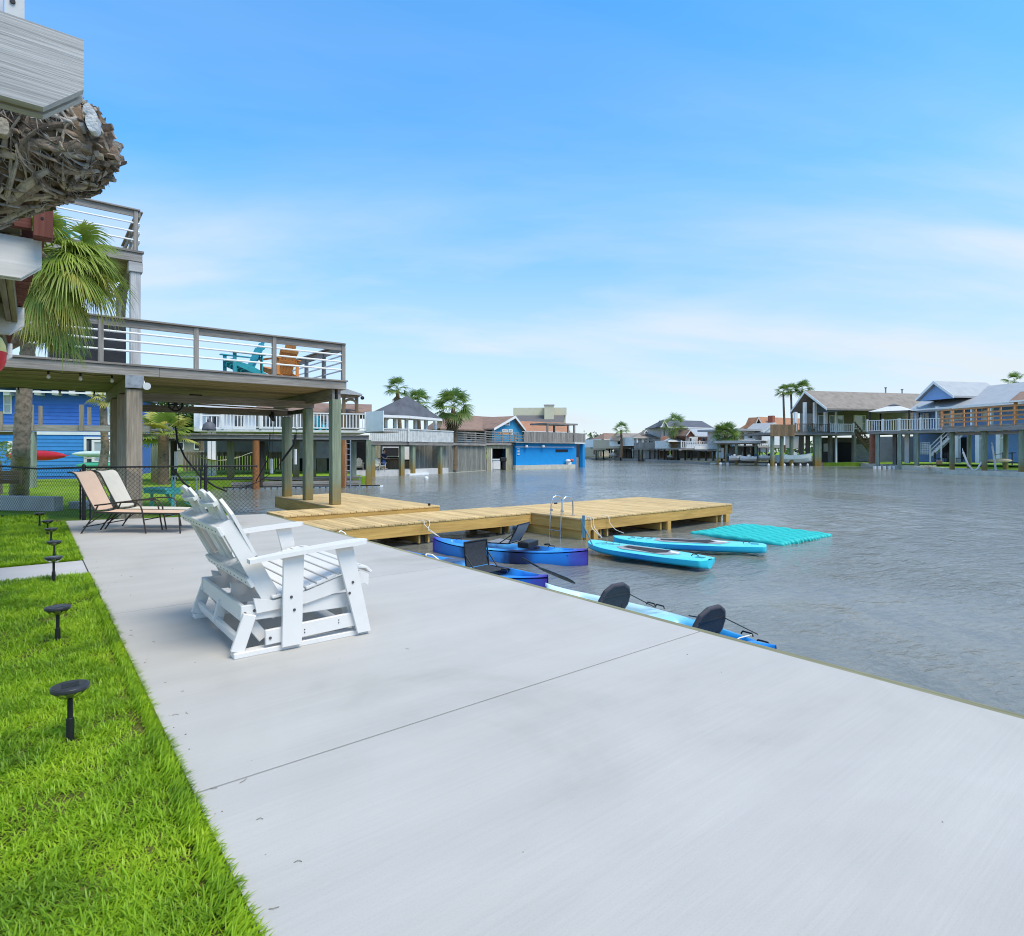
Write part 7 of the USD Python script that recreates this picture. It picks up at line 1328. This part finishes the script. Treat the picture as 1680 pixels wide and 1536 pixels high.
copy(tl, 'teal chair on the porch deck of the taupe gabled house', (*pl.pt(1329, 709, .9)[:2], pl.z(1329, 709.5)), 250, scale=1.15)
far_boat('pale green-white boat held on the lift below the taupe gabled house', 1276, 1331, 743.5, 760, 78, mat('pale_mint_hull', (.62, .70, .66), .4), False)
t = thing('pile_floats', 'row of small white floats at the waterline before the boat lift', 'floats', base=pl.pt(1300, 764, -1))
for x in (1261, 1273, 1287, 1300, 1313, 1325): b = B(); b.ball(gz(x, 765, WATER) + Z * .12, .16, 2, (.8, .8, 1.4)); part(t, 'float', b, whitepaint, True)
for label, x, sd in (('reddish palm trunk with a small green top beside the stair of the taupe house', 1432, 51),):
    palm('palm_trunk', label, x, 702, 68, 759, .8, 12, .42, 2, bark_red, palm_g, 0, sd)
# white railed deck with a tent gazebo, and the cornflower blue house
pl = Pl(1422, 66, 1545, 61); t = thing('blue_metal_roof_house', 'cornflower blue house with light metal roof and white railed deck', 'house', base=pl.w(pl.a(1540), 6, 0))
pbox(t, 'deck', grey, pl, 1422, 1546, 707, 711.5, 0, 5); pickets(t, pl, 1423, 1474, 689, 708, whitepaint, .22, .07, .1, 1.6); pickets(t, pl, 1476, 1545, 687, 706, whitepaint, .22, .07, .1, 1.6)
piles(t, pl, [1440, 1476, 1504], 711, None, greenpile2, .36, .3, 'pile', False); piles(t, pl, [1468], 711, None, grey, .36, 3, 'pile', False); piles(t, pl, [1488.5], 711, 760, whitepaint, .42, 2, 'pile', False); 
b = B(); p = pl.pt(1488.5, 722, 2); b.bar(p, p - pl.u * 1.0 + Z * .9, .1, .1); part(t, 'knee_brace', b, whitepaint)
pm = Pl(1500, 64, 1680, 53); pbox(t, 'wall', pale_blue_s, pm, 1498, 1760, 663, 760, 3.6, 9); laps(t, pm, 1498, 1745, 664, 705, 3.59, pale_blue_s, .24); slope(t, pm, 1484, 1760, 666, 633, 1.5, 7, metal_r, 'roof', 1536, 1760)
gable(t, pm, 1507, 1537, 1570, 655.5, 628.5, 2.5, 9, metal_r, pale_blue_s, .4, .2, whitepaint); pbox(t, 'eave_fascia', whitepaint, pm, 1484, 1690, 665, 667.5, 1.35, 1.48)
for x in (1502, 1536, 1561, 1593, 1625): pbox(t, 'porch_post', whitepaint, pm, x - 1.3, x + 1.3, 667, 706, 1.6, 1.9)
for x0, x1, y0, y1 in ((1505, 1514, 681, 705), (1515, 1524, 678, 705), (1548, 1560, 672, 700), (1565, 1582, 666, 690), (1611, 1626, 666, 690)): win(t, pm, x0, x1, y0, y1, 3.53, winlight)
for x in (1568, 1603, 1637): pbox(t, 'white_post', whitepaint, pm, x - 3.3, x + 3.3, 705, 760, 1.4, 1.8); b = B(); p = pm.pt(x, 726, 1.6); b.bar(p, p + pm.u * 1.1 + Z * 1.1, .12, .12); part(t, 'knee_brace', b, whitepaint)
pbox(t, 'white_beam', whitepaint, pm, 1540, 1690, 703, 707, 1.3, 1.9); pbox(t, 'garage_wall', pale_blue_s, pm, 1592, 1690, 708, 758, 3.0, 3.5); laps(t, pm, 1592, 1690, 709, 758, 2.99, pale_blue_s, .24); pbox(t, 'dark_window', dark, pm, 1545, 1585, 718, 752, 3.4, 3.55)
for k in range(3): b = B(); b.box(pm.pt(1640 + 4 * k, 650, 5.5), (.3, .3, .25)); part(t, 'roof_vent', b, whitepaint)
b = B(); p, q = pl.pt(1557, 716, .8), pl.pt(1526, 746, .8); d_ = unit(q - p)
for k in range(11): c = p + (q - p) * (k + .3) / 11; b.box(c + pl.n * .5, (.28, 1.1, .05), math.atan2(pl.u[1], pl.u[0]))
part(t, 'stair_tread', b, whitepaint)
for dz in (0, .55, 1.0): b = B(); b.bar(p + Z * (dz - .15), q + Z * (dz - .15), .08, .26 if dz == 0 else .09); part(t, 'stair_stringer' if dz == 0 else 'stair_rail', b, whitepaint)
b = B(); b.bar(p + pl.n * 1.1 - Z * .15, q + pl.n * 1.1 - Z * .15, .08, .26); part(t, 'stair_stringer', b, whitepaint)
for x in (1544, 1526): pbox(t, 'stair_post', whitepaint, pl, x - 1.2, x + 1.2, 716 if x > 1530 else 730, 760, .6, .75)
for i in range(7): pbox(t, 'lattice_slat', greywhite, pl, 1510, 1525, 726 + i * 2.8, 727 + i * 2.8, .4, .43)
for i in range(6): pbox(t, 'lattice_slat', greywhite, pl, 1510 + i * 2.8, 1511 + i * 2.8, 726, 746, .432, .46)
pbox(t, 'under_wall', grey_s, pl, 1440, 1545, 716, 758, 7.5, 7.8)
t = thing('tent_gazebo', 'pale canopy gazebo with vented top on the white railed deck', 'gazebo', base=pl.pt(1467, 690, 2)); c = pl.pt(1467, 689, 2.6); hw = 2.0; ze = pl.z(1467, 673.5); zt = pl.z(1467, 664)
cs = [c + pl.u * sx * hw + pl.n * sy * hw for sx, sy in ((-1, -1), (1, -1), (1, 1), (-1, 1))]
for p in cs: p[2] = ze
tp = [c + pl.u * sx * .45 + pl.n * sy * .45 for sx, sy in ((-1, -1), (1, -1), (1, 1), (-1, 1))]
for p in tp: p[2] = zt
b = B(); b.add(cs + tp, [[0, 1, 5, 4], [1, 2, 6, 5], [2, 3, 7, 6], [3, 0, 4, 7]]); part(t, 'canopy', b, mat('pale_canopy', (.58, .58, .57), .85)); b = B(); ap = V(c[0], c[1], zt + .28); b.add([p + Z * .08 + (p - V(c[0], c[1], p[2])) * .2 for p in tp] + [ap], [[0, 1, 4], [1, 2, 4], [2, 3, 4], [3, 0, 4]]); part(t, 'vent_cap', b, mat('dark_canopy', (.12, .13, .15), .85))
for p in cs: q = V(p[0], p[1], pl.z(1467, 708)); b = B(); q2 = p * .94 + V(c[0], c[1], p[2]) * .06; b.bar(V(q2[0], q2[1], q[2]), q2, .14, .14, 0, RGT); part(t, 'pole', b, iron)
# the orange-stained pier at the right edge
pl = Pl(1544, 52, 1680, 45.5); t = thing('orange_pier', 'orange-stained railed pier on green piles at the right edge', 'pier', base=pl.w(pl.a(1640), 2, WATER))
a0, a1 = pl.a(1544), pl.a(1760); zt, zb = pl.z(1612, 668), pl.z(1612, 697)
for z, h in ((zt, .12), (zt - .36, .13), (zt - .72, .13), (zt - 1.05, .13)): b = B(); b.abox(pl, a0, a1, z - h, z, -.04, -.001); part(t, 'rail_board', b, orangewood)
for k in range(11): b = B(); a = a0 + (a1 - a0) * k / 10; b.abox(pl, a - .05, a + .05, zb - .12, zt - .02, 0, .1); part(t, 'rail_post', b, orangewood)
b = B(); b.abox(pl, a0, a1, zb - .12, zb, .101, 4); part(t, 'deck', b, grey); b = B(); b.abox(pl, a0, a1, zb - .5, zb - .13, .05, .25); part(t, 'fascia', b, grey); b = B(); b.abox(pl, a0, a1, zb - .8, zb - .52, .6, .9); part(t, 'girder', b, grey)
bs = Pl(1544, 52, 1541, 56); b = B()
for z in (zt, zt - .36, zt - .72, zt - 1.05): b.abox(bs, 0, 4.2, z - .13, z, -.04, 0)
part(t, 'end_rail', b, orangewood)
piles(t, pl, [1562, 1615, 1676], 703, None, greenpile, .40, .5); piles(t, pl, [1590, 1650], 703, None, greenpile, .34, 3.4)
pbox(t, 'landing', bulkhead, pl, 1546, 1760, 774, 790, -.8, -.2)
t = thing('covered_porch', 'corner of a red-brown shingled roof on a post above the orange pier', 'porch', base=pl.pt(1668, 690, 2)); pc = Pl(1655, 50, 1690, 48.6); slope(t, pc, 1655, 1760, 655, 640, 1.5, 3.2, sh_brown, 'roof', 1674, 1740); pbox(t, 'fascia', whitepaint, pc, 1655, 1760, 654, 657, 1.38, 1.48); pbox(t, 'post', orangewood, pc, 1663, 1667, 657, 694, 1.8, 2.05)
palm('tall_palm', 'small palm top peeping over the metal roof at the right edge', 1665, 627, 72, 742, 1.5, 14, .2, 0, bark_dark, palm_far, 0, 61)
# bulkhead and small things on that shore
rb = [(57.5, -60), (58.6, 4), (60.3, 11.5), (65, 18), (77.6, 28.2), (83, 32)]
t = thing('bulkhead', 'low pale bulkhead wall along the grass of the opposite bank', 'seawall', base=V(62, 12, WATER))
for p, q in zip(rb[:-1], rb[1:]): b = B(); b.bar(V(*p, -.6), V(*q, -.6), .35, .86); part(t, 'wall_length', b, bulkhead)
t = thing('bulkhead', 'low bulkhead and dock edge under the far piers', 'seawall', base=V(80, 50, WATER)); rb2 = [(81, 36), (76.3, 41), (74.4, 47.3), (86, 67), (106.5, 102), (113, 128)]
for p, q in zip(rb2[:-1], rb2[1:]): b = B(); b.bar(V(*p, -.6), V(*q, -.6), .35, .86); part(t, 'wall_length', b, grey)
stored('stored_board', 'cream paddle board lying on the grass under the orange pier', 1619, 1661, 752.5, 759, 50, mat('cream_board', (.66, .52, .36), .5), 'paddle board', 3)
t = thing('garden_rail', 'thin dark rail fence on the lawn beside the cream paddle board', 'fence', base=at(1645, 760, 52)); pr = Pl(1628, 53, 1668, 51)
for x in (1631, 1645, 1660): pbox(t, 'post', iron, pr, x - .5, x + .5, 742, 763, 0, .08)
b = B(); b.bar(pr.pt(1628, 746, .04), pr.pt(1666, 743, .04), .05, .05); part(t, 'rail', b, iron)
for lb, pts in (('white curved swing arm hanging left of the middle green pile', [(1580, 742), (1588, 762), (1597, 772), (1603, 770), (1611, 758)]), ('white upright pole right of the middle green pile', [(1628, 732), (1631, 752), (1634, 774)])):
    t = thing('boat_davit', lb, 'boat davit', base=at(pts[-1][0], pts[-1][1], 49)); b = B(); b.tube([at(x, y, 49) for x, y in pts], .07, 7); part(t, 'arm', b, whitepaint, True); b = B(); b.cyl(at(*pts[0], 49), at(pts[0][0] - 1, pts[0][1] - 6, 49), .025, None, 6); part(t, 'tip', b, pvc)
t = thing('patio_set', 'dark patio table with chairs in the shade under the blue house', 'patio set', base=at(1560, 757, 60))
b = B(); c = at(1556, 747, 60); b.box(c, (1.8, 1.0, .06), .3); part(t, 'tabletop', b, iron); b = B(); b.cyl(c, c - Z * .7, .06, .2, 8); part(t, 'pedestal', b, iron)
for k in range(4):
    p = c + V(1.1 * math.cos(k * 1.6 + .4), .9 * math.sin(k * 1.6 + .4), -.3); b = B(); b.box(p, (.5, .5, .06)); b.box(p + V(.2 * math.cos(k * 1.6 + .4), .2 * math.sin(k * 1.6 + .4), .3), (.46, .1, .55), k * 1.6 + 2.0); [b.cyl(p + V(x, y, 0), p + V(x, y, -.42), .025, None, 5) for x in (-.2, .2) for y in (-.2, .2)]; part(t, 'chair', b, iron)
t = thing('fire_box', 'small brown box and pale blocks on the lawn under the white railed deck', 'fire pit', base=at(1530, 763, 58)); b = B(); c = at(1541, 759, 58); b.box(c, (.75, .5, .35), .3, .02); part(t, 'brown_box', b, brownrail); b = B()
for k in range(4): b.box(at(1512 + 7 * k, 766, 57.5), (.38, .3, .25), .3, .02)
part(t, 'pale_block', b, bulkhead, kind='stuff')
t = thing('dock_pilings', 'row of short white topped piles before the white railed deck', 'piles', base=gz(1450, 769, WATER))
for x in (1435, 1442.5, 1451, 1459, 1467): c = gz(x, 769.5, WATER); b = B(); b.cyl(c - Z, c + Z * .30, .16, None, 9); part(t, 'pile', b, whitepaint, True)
# a house and trees behind the left yard, so that the gap under the deck is closed
pl = Pl(190, 62, 345, 66); t = thing('grey_house', 'grey house with charcoal roof seen in the gap behind the low fan palm', 'house', base=pl.w(pl.a(270), 3, 0)); pbox(t, 'wall', grey_s, pl, 186, 345, 705, 765, 1, 9); slope(t, pl, 182, 350, 706, 684, 0, 5, sh_grey)
for x in (205, 235, 290, 318): win(t, pl, x, x + 12, 715, 738, 1, winglass)
bush('broad_tree', 'dark broad tree behind the grey house left of the white rail', at(222, 735, 58), 3.0, 1500, tree_m, seed=9)
bush('broad_tree', 'leafy dark tree in the gap beside the white railed house', at(330, 735, 60), 2.6, 1300, tree_m, seed=12)

# more of the far row: small roofs in the gaps, sheds under the piers, bare trodden ground
sheet('ground', [(74.6, 47.4), (86.2, 67), (106.7, 102), (113, 127.8), (150, 150), (190, 90), (130, 40), (82, 36.4), (77, 41.2)], -.205, -.19, ground_mat('trodden_ground', (.07, .08, .035), (.12, .12, .06), (.19, .17, .10), .5), 'bare trodden ground under the far piers')
for lb, x0, x1, d, ye, yr, wall, roof in (('far pale house with a low grey roof showing between the tan house and its neighbour', 1044, 1062, 165, 728, 720, white_s, sh_grey), ('far cream house with a brown roof behind the ochre rail', 1070, 1092, 160, 726, 715, beige_s, sh_brown),
        ('far white house just right of the bushy palm', 1204, 1226, 130, 716, 706, white_s, sh_taupe), ('far grey house with a red-brown roof left of the bushy palm', 1166, 1186, 135, 718, 708, grey_s, sh_orange), ('far tan house low behind the leftmost far pier', 984, 1004, 170, 731, 724, tan_s, sh_taupe)):
    far_house('far_house', lb, x0, d, x1, d + 3, wall, roof, 752, ye, yr, 4, hip=(x0 + 3, x1 - 3), wins=((x0 + 4, x0 + 7, ye + 4, ye + 10), (x1 - 8, x1 - 5, ye + 4, ye + 10)))
for lb, x0, x1, d, y0, m in (('dark board shed under the far grey pier', 1020, 1036, 124, 738, grey_s), ('brown shed under the ochre-railed pier', 1082, 1098, 109, 740, brownrail), ('pale shed under the tan house row', 1054, 1070, 116, 739, greywhite), ('grey slatted shed under the white rail of the orange house', 1126, 1142, 103, 740, grey), ('brown shed right of the slatted one under the orange house', 1150, 1168, 101, 741, brownrail)):
    q = Pl(x0, d, x1, d + 1); t = thing('shed', lb, 'shed', base=q.w(q.a(x0), 2, 0)); boards(t, q, x0, x1, y0, 757, m, .5, 0); pbox(t, 'roof', greypaint, q, x0 - 1, x1 + 1, y0 - 1.2, y0, -.3, 3); pbox(t, 'core', grey, q, x0, x1, y0, 757, .02, 2.8)
